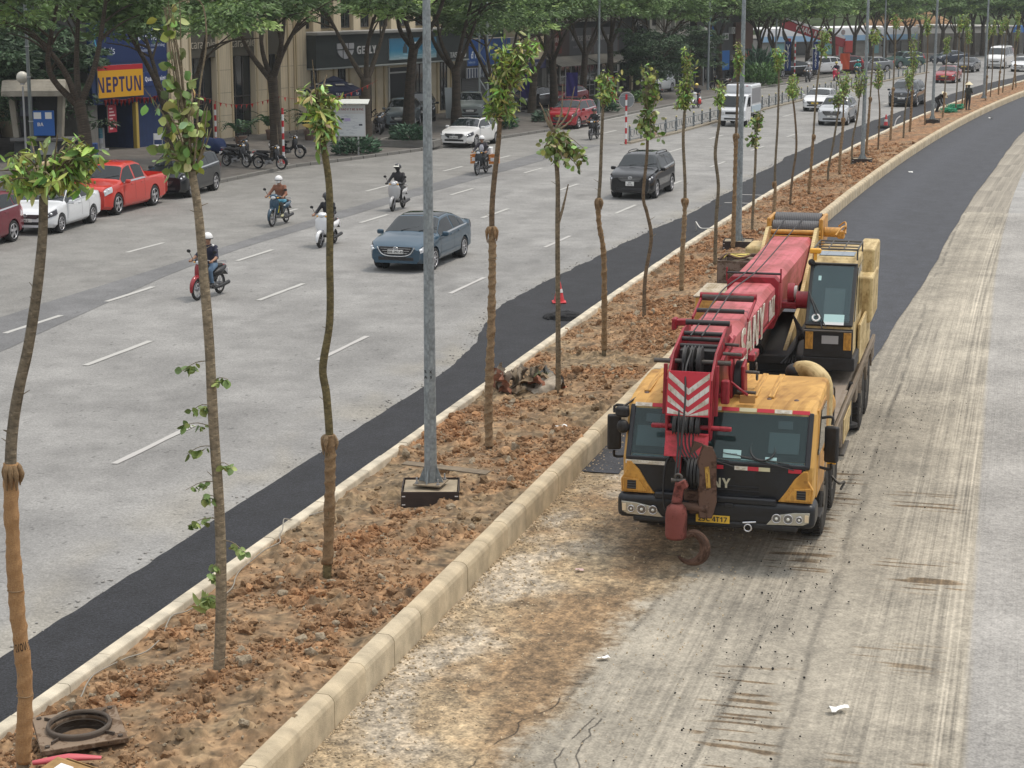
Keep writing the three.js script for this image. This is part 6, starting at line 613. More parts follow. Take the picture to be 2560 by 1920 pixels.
{ // paint shop
  const b = bld('paint_shop', 'narrow shop with tall navy sign and yellow board', -2.9), W = 6;
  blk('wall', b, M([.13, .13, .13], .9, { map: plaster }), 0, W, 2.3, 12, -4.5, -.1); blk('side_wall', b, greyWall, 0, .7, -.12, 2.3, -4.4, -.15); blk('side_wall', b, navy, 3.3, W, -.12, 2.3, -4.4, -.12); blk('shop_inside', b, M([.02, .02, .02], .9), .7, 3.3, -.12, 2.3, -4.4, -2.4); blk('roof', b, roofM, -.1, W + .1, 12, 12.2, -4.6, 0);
  blk('sign_panel', b, navy, .05, W, 2.3, 6.4, -.1, .12); for (const x of [1.5, 3, 4.5]) blk('panel_joint', b, M([.008, .02, .07], .7), x - .01, x + .01, 4.35, 6.4, .1, .128, .002);
  sign(b, .4, 3.88, 2.62, 4.18, .2, (x, w, h) => { x.fillStyle = '#d9a21c'; x.fillRect(0, 0, w, h); x.fillStyle = '#b3202c'; x.fillRect(0, 0, w, h * .16); x.fillStyle = '#241a58'; x.font = `bold ${h * .66}px sans-serif`; x.textAlign = 'right'; x.setTransform(.86, 0, 0, 1, 0, 0); x.fillText('NEPTUN', w * 1.13, h * .84); });
  sign(b, .1, 5.9, 4.3, 6.35, .14, (x, w, h) => { x.fillStyle = '#0e2a5c'; x.fillRect(0, 0, w, h); x.fillStyle = '#d8dde6'; x.font = `bold ${h * .15}px sans-serif`; x.fillText('ĐẠI DƯƠNG SƠN', w * .62, h * .5); x.font = `${h * .09}px sans-serif`; x.fillText('Trung tâm phân phối', w * .66, h * .22); x.fillText('Công ty TNHH sơn', w * .66, h * .33); x.fillText('tổng kho sơn chính hãng', w * .64, h * .66); x.fillText('hotline 0985', w * .66, h * .78); x.font = `${h * .22}px sans-serif`; x.fillText("ox  let's", w * .04, h * .8); x.strokeStyle = '#4fb0cf'; x.lineWidth = h * .03; x.beginPath(); x.ellipse(w * .1, h * .35, w * .05, h * .28, .2, 0, 6.3); x.stroke(); }, 1024);
  sign(b, 4.05, 5.85, 3.05, 3.75, .14, (x, w, h) => { x.fillStyle = '#12306a'; x.fillRect(0, 0, w, h); x.fillStyle = '#e6e8ee'; x.font = `bold ${h * .44}px sans-serif`; x.fillText('Quality Paint', w * .03, h * .66, w * .94); });
  for (const x of [.9, 2.4, 4.1]) winBay(b, x, x + 1.2, 6.9, 8.6, -.04, 2, 2); sign(b, 2.2, 4.6, 6.6, 7.3, .05, (x, w, h) => { x.fillStyle = '#0f6fb0'; x.fillRect(0, 0, w, h); x.fillStyle = '#fff'; x.font = `bold ${h * .6}px sans-serif`; x.fillText('SON', w * .2, h * .75); });
  blk('door_post', b, M([.5, .36, .08], .6), 3.3, 3.5, -.1, 2.3, -.1, .14); blk('display_shelf', b, whiteFrame, .75, 1.75, -.1, .1, -1.6, -.4); reseed(71);
  for (let r = 0; r < 4; r++) for (let i = 0; i < 4; i++) mesh('paint_tin', disc(.11, .24, 'y', .9 + i * .25, .23 + r * .25, -.6 - (i % 2) * .1, 12), M(pick([[.6, .62, .66], [.08, .15, .4], [.5, .5, .5], [.1, .3, .4]]), .4), b);
  sign(b, 1.35, 2.0, .9, 2.25, -.05, (x, w, h) => { x.fillStyle = '#a8283c'; x.fillRect(0, 0, w, h); x.fillStyle = '#e8c9c9'; for (let i = 0; i < 7; i++) x.fillRect(w * .15, h * (.12 + i * .12), w * (.4 + .3 * ((i * 7) % 3) / 2), h * .05); }, 128, 'poster');
  for (let i = 0; i < 16; i++) mesh('red_pennant', T(new THREE.ConeGeometry(.12, .34, 3), .9 + i * .3, 2.34 + Math.sin(i) * .04, .2, Math.PI, i), M([.4, .03, .03], .8), b);
}
{ // tall beige shop with dark bays
  const b = bld('beige_shophouse', 'tall beige stone building with two dark lettered bays', 3.1), W = 13; blk('wall', b, beige, 0, W, -.12, 15, -14, -.5); blk('roof', b, roofM, -.1, W + .1, 15, 15.3, -14.1, .1);
  for (const [a, c] of [[.1, 2.05], [4.25, 5.7], [7.8, 9.05], [10.25, 12.9]]) { const p = blk('pilaster', b, beige2, a, c, -.12, 15, -.5, .1); for (const x of c - a > 2 ? [a + .75, a + 1.35, a + 1.55] : [a + .12, c - .12]) blk('pilaster_strip', p, beige, x - .06, x + .06, -.1, 15, .08, .17, .02); for (const y of [1.2, 2.4, 3.6, 5.9]) blk('stone_joint', p, M([.3, .26, .19], .9), a, c, y - .012, y + .012, .09, .106, .002); }
  for (const [a, c] of [[2.05, 4.25], [5.7, 7.8], [9.05, 10.25]]) { winBay(b, a, c, -.05, 4.3, -.3, 3, 2); winBay(b, a, c, 5.85, 8.8, -.3, 3, 2); winBay(b, a, c, 9.2, 12, -.3, 3, 2); const q = blk('bay_fascia', b, M([.07, .065, .05], .7), a, c, 4.3, 5.75, -.3, .05); if (c - a > 1.5) mesh('lettering', T(text('caracole', .42, .03, FONTR), (a + c) / 2, 5.0, .06), M([.35, .32, .26], .6), q); }
}
{ // showroom with dark fascia
  const b = bld('showroom', 'car showroom with long dark fascia and shield emblem', 16.05), W = 18.2; blk('wall', b, beige2, 0, W, -.12, 5.3, -14, 0); blk('upper_wall', b, beige, 0, W, 5.3, 14, -14, -1.0); blk('roof', b, roofM, -.1, W + .1, 14, 14.2, -14.1, -.8);
  const f = blk('fascia', b, fascia, 0, W, 3.4, 5.25, 0, .7); blk('fascia_ledge', f, M([.3, .3, .29], .7), -.05, W + .05, 5.25, 5.42, -1.0, .85); blk('fascia_trim', f, M([.3, .33, .33], .5), 0, W, 3.3, 3.4, 0, .74);
  { const s = new THREE.Shape(); s.moveTo(-.9, .4); s.lineTo(.9, .4); s.quadraticCurveTo(.95, 0, .75, -.22); s.quadraticCurveTo(.4, -.48, 0, -.5); s.quadraticCurveTo(-.4, -.48, -.75, -.22); s.quadraticCurveTo(-.95, 0, -.9, .4); const e = mesh('shield_emblem', T(new THREE.ExtrudeGeometry(s, { depth: .05, bevelEnabled: false }), 3.1, 4.35, .7), M([.55, .56, .6], .4), f); for (const x of [2.8, 3.4]) blk('emblem_bar', e, fascia, x - .025, x + .025, 3.8, 4.76, .74, .765, .003); blk('emblem_bar', e, fascia, 2.15, 4.05, 4.36, 4.42, .742, .768, .003); mesh('lettering', T(text('GEELY', .46, .04, FONT, 1.15), 5.45, 4.32, .7), M([.6, .61, .63], .4), f); mesh('lettering', T(text('TASUCO', .34, .04, FONT, 1.2), 16.7, 3.7, .7), M([.6, .6, .6], .4), f); }
  sign(f, 8.0, 13.8, 3.62, 4.9, .76, (x, w, h) => { const g = x.createLinearGradient(0, 0, 0, h); g.addColorStop(0, '#3c6f8e'); g.addColorStop(.55, '#2f7fa6'); g.addColorStop(1, '#9fb6bd'); x.fillStyle = g; x.fillRect(0, 0, w, h); reseed(9); x.fillStyle = 'rgba(200,220,230,.5)'; for (let i = 0; i < 30; i++) x.fillRect(rnd(w), h * rnd(.55, .95), rnd(20, 90), 2); x.fillStyle = '#31424d'; for (const q of [.28, .74]) { x.fillRect(w * q, h * .4, w * .09, h * .3); x.beginPath(); x.arc(w * (q + .045), h * .36, h * .12, 0, 7); x.fill(); } x.fillStyle = '#e8eef0'; x.fillRect(w * .42, h * .2, w * .22, h * .08); x.fillRect(w * .42, h * .34, w * .16, h * .06); }, 512, 'banner');
  for (const [a, c] of [[.5, 1.0], [3.4, 4.1], [6.3, 7.0], [12.4, 13.4], [15.6, 16.4]]) winBay(b, a, c, .2, 3.25, .03, 2, 1); for (const x of [1.3, 2.9, 4.6, 5.9, 7.6, 8.6, 14.2, 15.2, 17]) blk('wall_rib', b, beige, x - .09, x + .09, -.1, 3.3, -.02, .1, .02); const d = blk('doorway', b, M([.008, .01, .012], .5), 9.1, 12.1, -.12, 3.1, -.03, .03); for (const x of [9.1, 12.1]) blk('door_frame', d, whiteFrame, x - .06, x + .06, -.12, 3.2, -.02, .1, .01); blk('door_frame', d, whiteFrame, 9.1, 12.1, 2.75, 2.85, -.02, .1, .01);
  for (let i = 0; i < 8; i++) { const x = .8 + i * 2.2; winBay(b, x, x + 1.0, 5.6, 8.4, -.96, 2, 2); winBay(b, x, x + 1.0, 9.2, 12, -.96, 2, 2); blk('upper_pilaster', b, beige2, x + 1.2, x + 2.0, 5.3, 14, -1.0, -.75); }
}
{ // blue sign shop
  const b = bld('blue_sign_shop', 'low shop with bright blue sign and grey shutter', 34.35), W = 8.5; blk('wall', b, greyWall, 0, W, -.12, 4.6, -12, 0); blk('upper_wall', b, M([.05, .1, .08], .8, { map: plaster }), 0, W, 4.6, 9, -12, -1.2); blk('roof', b, roofM, 0, W, 9, 9.2, -12, -1.1);
  sign(b, .05, 6.2, 2.9, 4.6, .5, (x, w, h) => { x.fillStyle = '#0d4f9c'; x.fillRect(0, 0, w, h); x.fillStyle = '#e8eef6'; x.font = `bold ${h * .36}px sans-serif`; x.fillText('đ H', w * .08, h * .72); x.fillText('.N', w * .78, h * .72); x.font = `${h * .1}px sans-serif`; x.fillText('hotline: 024', w * .03, h * .9); x.fillText('nội thất', w * .74, h * .92); });
  { const s = blk('shutter', b, M([.12, .12, .115], .7), .1, 6.0, -.12, 2.1, 0, .05); for (let i = 0; i < 18; i++) blk('shutter_slat', s, M([.15, .15, .145], .6), .1, 6.0, -.08 + i * .12, .02 + i * .12, .045, .075, .01); const a = blk('awning_valance', b, M([.4, .42, .46], .8), 0, 6.2, 2.1, 2.75, .4, .5); for (let i = 0; i < 16; i++) blk('valance_stripe', a, M([.05, .07, .12], .8), .1 + i * .38, .27 + i * .38, 2.12, 2.72, .5, .515, .002); } blk('lattice_panel', b, whiteFrame, 5.4, 6.6, 4.7, 6.1, -1.2, -1.1); for (let i = 0; i < 8; i++) blk('lattice_slat', b, greyWall, 5.45, 6.55, 4.8 + i * .16, 4.86 + i * .16, -1.1, -1.07, .004); winBay(b, .8, 3.8, 5.2, 7.4, -1.16, 3, 2);
}
{ const b = bld('beige_pier_house', 'plain beige house front with a small dark ledge', 42.9), W = 3.85; blk('wall', b, beige2, 0, W, 2.7, 13, -12, 0); blk('roof', b, roofM, 0, W, 13, 13.2, -12, .05); blk('shop_back', b, darkWall, 0, W, -.12, 2.7, -12, -.6); blk('ledge', b, frameM, .5, 3.2, 4.6, 5.0, 0, .25); blk('purple_fascia', b, M([.05, .05, .13], .7), 0, W, 2.35, 3.0, 0, .18); mesh('lettering', T(text('STATER', .24, .02), 2.2, 2.66, .18), M([.5, .5, .55], .5), b); winBay(b, .4, 3.5, .1, 2.2, -.5, 2, 3, whiteFrame); for (const x of [.1, 3.75]) blk('pier', b, greyWall, x - .12, x + .12, -.12, 2.4, -.6, 0); winBay(b, .9, 2.9, 6.4, 8.6, .03, 2, 2); }
{ const b = bld('brown_sign_shop', 'shop with brown lettered fascia and grey awnings', 46.85), W = 13.2; blk('wall', b, greyWall, 0, W, -.12, 3.1, -12, 0); blk('upper_wall', b, darkWall, 0, W, 3.1, 12, -12, -.4); blk('roof', b, roofM, 0, W, 12, 12.2, -12, 0);
  sign(b, .1, 12.8, 3.1, 5.05, .1, (x, w, h) => { x.fillStyle = '#4a3a38'; x.fillRect(0, 0, w, h); x.fillStyle = '#6e2f26'; x.fillRect(w * .08, 0, w * .12, h * .9); x.fillStyle = '#5a5a5e'; x.fillRect(w * .3, 0, w * .3, h); x.fillRect(w * .64, 0, w * .34, h); x.fillStyle = '#b9b4b0'; x.font = `bold ${h * .26}px sans-serif`; x.fillText('BANG', w * .09, h * .5); x.fillText('APPLE SERVICE', w * .33, h * .48, w * .26); x.fillText('SƠN AN BIG', w * .68, h * .48, w * .28); x.font = `${h * .14}px sans-serif`; x.fillText('TNK', w * .11, h * .72); x.fillText('sửa chữa - bảo hành', w * .35, h * .74); }, 1024);
  for (const [a, c] of [[0, 6.1], [6.5, 12.8]]) mesh('awning', T(rbox(c - a, .06, 1.5, .02), (a + c) / 2, 2.75, .7, .42), M([.36, .35, .33], .8, { map: plaster }), b); for (let i = 0; i < 6; i++) winBay(b, .4 + i * 2.1, 2.2 + i * 2.1, .05, 2.4, .03, 2, 3, i % 2 ? whiteFrame : frameM); for (let i = 0; i < 22; i++) blk('white_fin', b, whiteWall, .4 + i * .58, .58 + i * .58, 5.5, 9.5, -.4, .15, .02); }
{ const b = bld('dark_house', 'dark recessed house front hidden by trees', 60.1), W = 7.5; blk('wall', b, darkWall, 0, W, -.12, 9, -10, -.8); blk('roof', b, roofM, 0, W, 9, 9.2, -10, -.7); blk('canopy', b, M([.02, .025, .04], .8), .4, 7, 2.3, 2.9, -.8, .6); for (const x of [.8, 3.6, 6.4]) blk('pier', b, beige, x - .15, x + .15, -.12, 2.4, -.8, -.5); winBay(b, 1, 3.4, .1, 2.2, -.74, 2, 2); winBay(b, 4, 6.2, 3.4, 5.4, -.76, 2, 2); }
{ const b = bld('white_block', 'white two storey block with small square window and red trim', 67.8), W = 8; blk('upper_wall', b, whiteWall, 0, W, 2.4, 4.5, -10, .1); blk('wall', b, greyWall, 0, W, -.12, 2.4, -10, -.3); blk('top_wall', b, whiteWall, 0, W, 4.5, 11, -10, -.8); blk('roof', b, roofM, 0, W, 11, 11.2, -10, -.7); for (let i = 0; i < 20; i++) blk('red_trim', b, M([.35, .08, .05], .8), .05 + i * .4, .3 + i * .4, 2.08, 2.42, -.2, .12, .01); winBay(b, 5.2, 5.8, 2.9, 3.5, .12, 1, 1); winBay(b, .4, 1.2, 2.7, 3.3, .12, 1, 1); for (let i = 0; i < 4; i++) winBay(b, .3 + i * 1.9, 2.0 + i * 1.9, .05, 2.0, -.26, 2, 1, whiteFrame); for (let i = 0; i < 7; i++) { winBay(b, .5 + i * 1.05, 1.1 + i * 1.05, 5.0, 8.6, -.77, 1, 1); blk('white_fin', b, whiteWall, 1.2 + i * 1.05, 1.4 + i * 1.05, 4.6, 9, -.8, -.4, .02); } }
{ const b = bld('grey_corner_house', 'grey house with blue hanging banner and air conditioners', 76.3), W = 14; blk('wall', b, M([.14, .15, .16], .85, { map: plaster }), 0, W, -.12, 10, -10, -.2); blk('roof', b, roofM, 0, W, 10, 10.2, -10, -.1); blk('blue_banner', b, M([.02, .16, .5], .7), 3.2, 4.5, 3.6, 6.0, -.2, -.12); blk('blue_banner', b, M([.02, .18, .55], .6), 5.2, 7.2, .9, 2.6, .1, .2); for (const [x, y] of [[6.2, 3.5], [7.8, 4.0], [2.6, 2.9]]) { const a = blk('air_conditioner', b, M([.55, .56, .56], .6), x, x + .9, y, y + .6, -.2, .12, .03); mesh('fan_ring', tor(.2, .02, 'z', x + .4, y + .3, .125, 18, 5), frameM, a); } for (let i = 0; i < 4; i++) winBay(b, .8 + i * 3.2, 2.8 + i * 3.2, .1, 2.2, -.15, 2, 2); for (let i = 0; i < 5; i++) winBay(b, .8 + i * 2.6, 2.2 + i * 2.6, 6.2, 8, -.15, 2, 2); blk('brown_screen', b, M([.14, .08, .06], .8), 9, 13.5, 2.6, 5, -.2, .05); blk('orange_sign', b, M([.4, .08, .04], .7), 10, 12.5, 1.2, 2.4, -.2, .1); }
// distant row: low white shed with blue fascia behind a sheet fence
function wallFrom(name, label, a, b, y0, y1, m, cat = 'wall', ribs) { const d = V3(b[0] - a[0], 0, b[1] - a[1]), L = d.length(); const o = thing(name, label, cat, [a[0], 0, a[1]], Math.atan2(-d.z, d.x)); mesh('sheet', rbox(L, y1 - y0, .12, .02, L / 2, (y0 + y1) / 2, 0), m, o); if (ribs) { const g = rbox(.12, y1 - y0, .06, .01); let k = 0; for (let x = .4; x < L && k < 90; x += ribs, k++) { const r = mesh('sheet_rib', g, k % 5 === 2 ? M([.3, .3, .29], .8) : m, o); r.position.set(x, (y0 + y1) / 2, .08); } } return o; }
{ const o = thing('shed', 'long low shed with white and blue fascia behind the trees', 'building', [-31, 0, -222], 0); const L = 26; o.rotation.y = .9; mesh('wall', rbox(L, 2.2, 8, .02, L / 2, 1.1, -4), M([.36, .36, .35], .8, { map: plaster }), o); mesh('fascia', rbox(L + .4, .75, .3, .02, L / 2, 3.0, .2), M([.75, .77, .8], .6), o); mesh('blue_fascia', rbox(L + .4, .65, .3, .02, L / 2, 2.3, .2), M([.3, .48, .68], .6), o); mesh('roof', rbox(L + .6, .15, 8.6, .02, L / 2, 3.45, -4), M([.7, .7, .7], .8), o); for (let i = 0; i < 6; i++) mesh('shop_window', rbox(2.2, 1.4, .06, .01, 2.5 + i * 4, 1.1, .03), i % 2 ? winGlass : M([.2, .38, .4], .3), o); mesh('fascia_panel', rbox(2.4, .6, .04, .01, 9, 3.0, .37), M([.04, .14, .42], .6), o); mesh('fascia_roundel', disc(.32, .05, 'z', 13, 3.0, .37), M([.3, .25, .25], .6), o); }
wallFrom('sheet_fence', 'grey and rust sheet metal fence closing the distant site', [-15, -246], [14, -268], .0, 2.6, M([.34, .33, .31], .8, { map: plaster }), 'fence', .5);
{ const o = thing('blue_container', 'blue container above the distant sheet fence', 'container', [-4.5, 0, -268], -.6); mesh('container_shell', rbox(6, 2.6, 2.4, .04, 0, 2.0, 0), M([.03, .14, .42], .6), o); for (let i = 0; i < 14; i++) mesh('corrugation', rbox(.16, 2.4, .06, .02, -2.8 + i * .43, 2.0, 1.2), M([.03, .14, .42], .6), o); }
{ const o = thing('white_site_hut', 'white site hut roofs above the distant fence', 'building', [-9.5, 0, -262], -.5); mesh('wall', rbox(12, 3.1, 4, .03, 0, 1.55, 0), whiteWall, o); mesh('roof', rbox(12.4, .25, 4.6, .05, 0, 3.3, 0), whiteWall, o); }
{ const o = thing('red_arch', 'red and white slanted archway canopy under the trees', 'archway', [-24.4, 0, -196], .5); o.scale.set(.82, .86, .82); for (const x of [-.2, 6.2]) mesh('arch_post', rbox(.35, 3.6, .35, .03, x, 1.8, 0), M([.4, .05, .05], .6), o); mesh('arch_beam', T(rbox(8.6, 1.1, .4, .08), 3, 4.2, 0, 0, 0, -.28), M([.36, .05, .06], .6), o); mesh('arch_stripe', T(rbox(8.2, .3, .42, .05), 3.2, 4.75, 0, 0, 0, -.28), M([.72, .7, .7], .5), o); mesh('lettering', T(text('CHAO MUNG', .6, .03), 3, 4.2, .21, 0, 0, -.28), M([.7, .68, .66], .5), o); mesh('arch_foot', rbox(1, 1.4, .6, .06, 7.6, 2.6, .2), M([.5, .06, .05], .5), o); }
{ const g = new THREE.SphereGeometry(1, 40, 16, 0, 6.2832, 0, 1.57), p = g.attributes.position; for (let i = 0; i < p.count; i++) { const n = 1 + (fbm(p.getX(i) * 4 + 9, p.getZ(i) * 4, 3, 3) - .5) * .3; p.setXYZ(i, p.getX(i) * 22 * n, p.getY(i) * 5.6 * n, p.getZ(i) * 12 * n); } g.computeVertexNormals(); const o = struct(mesh('earth_mound', g, M([.42, .26, .14], .95, { map: soilTex })), 'bare orange earth mound beyond the distant shed'); o.position.set(-19.5, -.2, -300); o.scale.set(.38, .95, .5); const o2 = struct(mesh('green_hill', g.clone().scale(4, 1.6, 1.5), M([.1, .16, .06], .95, { map: soilTex })), 'green hill in the far background'); o2.position.set(-70, -1, -370); }
// ---------- street trees ----------
const frond = (() => { const pos = [], idx = [], n = 5; for (let i = 0; i < n; i++) for (const e of [-1, 1]) { const b = pos.length / 3, v = .1 + i * .18, l = .3 * (1 - Math.abs(i - 1.8) * .12); pos.push(0, v, 0, e * l, v + .1, -.1 * l, e * l, v + .2, -.12 * l, 0, v + .13, .02); idx.push(b, b + 1, b + 2, b, b + 2, b + 3); } return geo(pos, idx); })();
const simpleFrond = geo([0, 0, 0, .17, .35, -.03, .0, 1, -.12, -.17, .35, -.03, 0, .4, .03], [0, 1, 4, 1, 2, 4, 2, 3, 4, 3, 0, 4]);
const treeBark = [[.11, .09, .072], [.13, .108, .085]].map((c) => M(c, .95, { map: barkTex, bumpMap: barkTex, bumpScale: .02 }));
const treeLeafM = M(hex(0xffffff), .6, { vertexColors: true, side: THREE.DoubleSide });
function makeTree(k, o = {}) { reseed(3000 + k * 31); const g = new THREE.Group(); const H = o.fork || rnd(3.0, 3.8), lean = V3(rnd(-.5, .5), 0, rnd(-.5, .5)), f = V3(lean.x, H, lean.z), wood = [], tips = [];
  wood.push(limb([[0, -.2, 0], [lean.x * .2, H * .4, lean.z * .3], [lean.x * .7, H * .75, lean.z * .6], f], [.36, .27, .24, .25], 10, 14, (u, a, l) => 1 + .18 * (vn(l * 2, a * 1.3, k) - .5))); const nl = o.limbs || 4 + (k % 3);
  for (let i = 0; i < nl; i++) { const a = i / nl * 6.283 + rnd(-.4, .4), sp = rnd(1.1, 2.3), top = rnd(2.9, 4.1), e = f.clone().add(V3(Math.cos(a) * sp, top, Math.sin(a) * sp)), m = f.clone().add(V3(Math.cos(a + rnd(-.7, .7)) * sp * rnd(.3, .7), top * rnd(.3, .5), Math.sin(a + rnd(-.7, .7)) * sp * rnd(.3, .7))); wood.push(limb([f.clone().add(V3(0, -.25, 0)), m, e], [.15, .11, .07], 7, 10)); for (let q = 0; q < 4; q++) { const b = a + rnd(-.9, .9), l = rnd(1.2, 2.8), s0 = m.clone().lerp(e, rnd(.2, 1)), t = s0.clone().add(V3(Math.cos(b) * l, rnd(.5, 1.7), Math.sin(b) * l)); wood.push(limb([s0, s0.clone().lerp(t, .5).add(V3(0, .15, 0)), t], [.055, .04, .018], 5, 6)); tips.push(t, s0.clone().lerp(t, .6)); } tips.push(e); }
  if (k % 2) { const s = f.clone().multiplyScalar(.6); wood.push(rod(s, s.clone().add(V3(.35, .3, .2)), .1, .08, 7)); }
  mesh('trunk', wood, treeBark[k % 2], g); const lv = { pos: [], idx: [], col: [] }; const N = o.clumps || 72, per = o.per || 110; const base = o.col || [.085, .17, .05];
  for (let c = 0; c < N; c++) { const t = pick(tips), low = o.low ? rnd(-3.4, 1.5) : rnd(.1, 2.0); const p = t.clone().add(V3(rnd(-1.4, 1.4), low, rnd(-1.4, 1.4))), rr = rnd(.6, 1.25); if (!o.low && p.y < 6.3 && rnd() < .9) p.y = 6.1 + rnd(1.4); const hue = rnd(.6, 1.5) * (rnd() < .16 ? 1.9 : 1); for (let q = 0; q < per; q++) { const a = rnd(6.283), r = Math.sqrt(rnd()) * rr, w = p.clone().add(V3(Math.cos(a) * r, rnd(-.16, .22) - r * r * .22, Math.sin(a) * r)); const d = V3(Math.cos(a) + rnd(-.5, .5), rnd(-.75, .25), Math.sin(a) + rnd(-.5, .5)).normalize(), h = hue * rnd(.7, 1.35); spray(lv, q % 6 ? simpleFrond : frond, w, d, rnd(.2, .42), [base[0] * h * (1 + hue * .15), base[1] * h, base[2] * h], rnd(6.28)); } }
  mesh('crown', geo(lv.pos, lv.idx, null, lv.col), treeLeafM, g); return g; }
const TREES = [0, 1, 2, 3, 4].map((k) => makeTree(k + 20, { fork: [3.4, 2.5, 3.9, 3.0, 4.3][k], limbs: [4, 3, 5, 3, 4][k] })), DENSE = [5, 6].map((k) => makeTree(k, { low: 1, fork: 2.6, limbs: 5, clumps: 150, per: 110, col: [.035, .08, .036] }));
function placeTree(src, x, z, ry, sc, label, group) { const o = src.clone(); o.name = numbered('street_tree'); o.position.set(x, .1, z); o.rotation.y = ry; o.scale.set(sc, sc, sc); o.userData = { label, category: 'tree', group }; scene.add(o); return o; }
const TL = ['street tree with a leaning dark trunk in front of the navy sign shop', 'street tree with forked trunk between navy shop and beige building', 'street tree at the pavement corner beside the red and white post', 'street tree with spreading limbs in front of the dark fascia', 'street tree with a straight thick trunk in front of the silver crossover', 'street tree rising behind the white hatchback'];
[[-36.4, -68.4], [-36.2, -75.6], [-34.2, -82.6], [-34.6, -96], [-34.3, -102.2], [-32.3, -105.2]].forEach(([x, z], i) => placeTree(TREES[i % 5], x, z, [2.1, .4, 1.3, 3.3, 5.2, .9][i], [1.02, 1, .98, 1.05, 1.1, 1][i], TL[i], 'street trees on the far pavement'));
[[-31.9, -112.0], [-31.4, -118.8], [-31.0, -123.2], [-30.5, -129.2], [-29.9, -135.5], [-29.2, -141.5], [-28.4, -149.5], [-27.3, -158.0], [-26.5, -164.0]].forEach(([x, z], i) => placeTree(TREES[(i * 2 + 1) % 5], x, z, i * 1.7, .9 + (i % 3) * .04, ORD[i] + ' street tree beyond the truss mast on the far pavement', 'street trees in the middle stretch'));
[[-23.6, -167.5], [-22.8, -172.8], [-22.0, -178.8], [-21.2, -183.5], [-19.7, -193.5], [-18.5, -200.5], [-17.2, -207.8], [-16.2, -213.0], [-15.3, -217.8], [-14.1, -224.0], [-13.4, -230], [-11.2, -236], [-9.8, -238], [-8.8, -240], [-7.7, -242], [-6.6, -243], [-5.8, -245], [-4.8, -246], [-3.4, -248], [-2.6, -249], [-1.5, -252], [.5, -255]].forEach(([x, z], i) => placeTree(TREES[(i * 3 + 2) % 5], x, z, i * 2.3, .8 + (i % 4) * .04, ORD[i] + ' distant street tree in the row past the delivery truck', 'distant street trees towards the bend'));
[[-46.4, -81.6, .82, 'dense dark leafy tree beside the guard kiosk'], [-50.2, -80.6, .95, 'dense dark leafy tree left of the guard kiosk'], [-50.8, -84.6, 1.0, 'dense dark leafy tree behind the guard kiosk'], [-54.8, -82, 1.1, 'dense dark leafy tree at the left picture edge'], [-54, -91, 1.2, 'dense dark leafy tree farthest behind the guard kiosk']].forEach(([x, z, s, l], i) => placeTree(DENSE[i % 2], x, z, i * 2 + .5, s, l, 'dense trees by the kiosk'));
[[-27.2, -138.2], [-27.4, -152.5]].forEach(([x, z], i) => placeTree(DENSE[i], x, z, i * 2, .62, ['low dense tree in front of the dark recessed house', 'low dense tree beside the white block'][i], 'low dense trees'));
// shrubs and palms
function shrubGeo(k, w, h, d, n, col) { reseed(5000 + k); const lv = { pos: [], idx: [], col: [] }; for (let i = 0; i < n; i++) { const a = rnd(6.28), r = Math.sqrt(rnd()), p = V3(Math.cos(a) * r * w / 2, rnd(.05, 1) * h * (1 - r * r * .35), Math.sin(a) * r * d / 2), dir = V3(Math.cos(a) + rnd(-.8, .8), rnd(-.2, 1.2), Math.sin(a) + rnd(-.8, .8)).normalize(), q = rnd(.6, 1.6); spray(lv, simpleFrond, p, dir, rnd(.14, .34), col.map((x) => x * q), rnd(6.28)); } return geo(lv.pos, lv.idx, null, lv.col); }
const SHR = [0, 1, 2].map((k) => shrubGeo(k, 2.2, .8, 1.4, 900, [[.04, .1, .05], [.035, .085, .045], [.06, .13, .03]][k]));
const shrub = (x, z, sc, k, label, y = .12) => { const o = thing('shrub', label, 'shrub', [x, y, z], x * 3 + z, 'shrubs along the far pavement'); const m = mesh('foliage', SHR[k % 3], treeLeafM, o); m.scale.set(...sc); const st = mesh('stems', [0, 1, 2].map((i) => rod([i * .2 - .2, 0, 0], [i * .3 - .3, .45, .1], .02, .01, 5)), treeBark[0], o); st.scale.copy(m.scale); return o; };
shrub(-31.6, -86.3, [1.25, 1, 1], 0, 'low green shrub under the notice board'); shrub(-30.6, -91.2, [1.1, 1, 1], 1, 'green shrub in the concrete planter behind the lamp post', .42); shrub(-29.6, -104.6, [1.3, 1, 1.2], 0, 'green shrub behind the white hatchback'); shrub(-28.4, -111.5, [1.2, .8, 1], 1, 'green shrub under the truss mast trees'); shrub(-27.8, -121, [1.6, .9, 1], 0, 'green shrub behind the red and white post with disc'); shrub(-27.2, -133, [1.5, .9, 1], 2, 'green shrub by the low dense tree'); shrub(-22.2, -158.5, [2.0, 2.2, 1.6], 2, 'bright green bush beside the white delivery truck'); shrub(-23.3, -164.5, [1.8, 3.4, 1.6], 1, 'tall dark bush beside the white delivery truck'); shrub(-20.5, -186.5, [2, 1.2, 1], 1, 'dark bush behind the blue feather banners'); shrub(-17.6, -190, [2, 1.1, 1], 0, 'dark bush by the parked distant cars');
tag(mesh('planter', [rbox(2.9, .36, .18, .02, -30.5, .3, -90.45), rbox(2.9, .36, .18, .02, -30.7, .3, -91.95), rbox(.18, .36, 1.4, .02, -29.1, .3, -91.2), rbox(.18, .36, 1.4, .02, -32.0, .3, -91.2), rbox(2.7, .2, 1.4, .01, -30.6, .25, -91.2)], kerbGrey()), 'low concrete planter with a green shrub', 'planter');
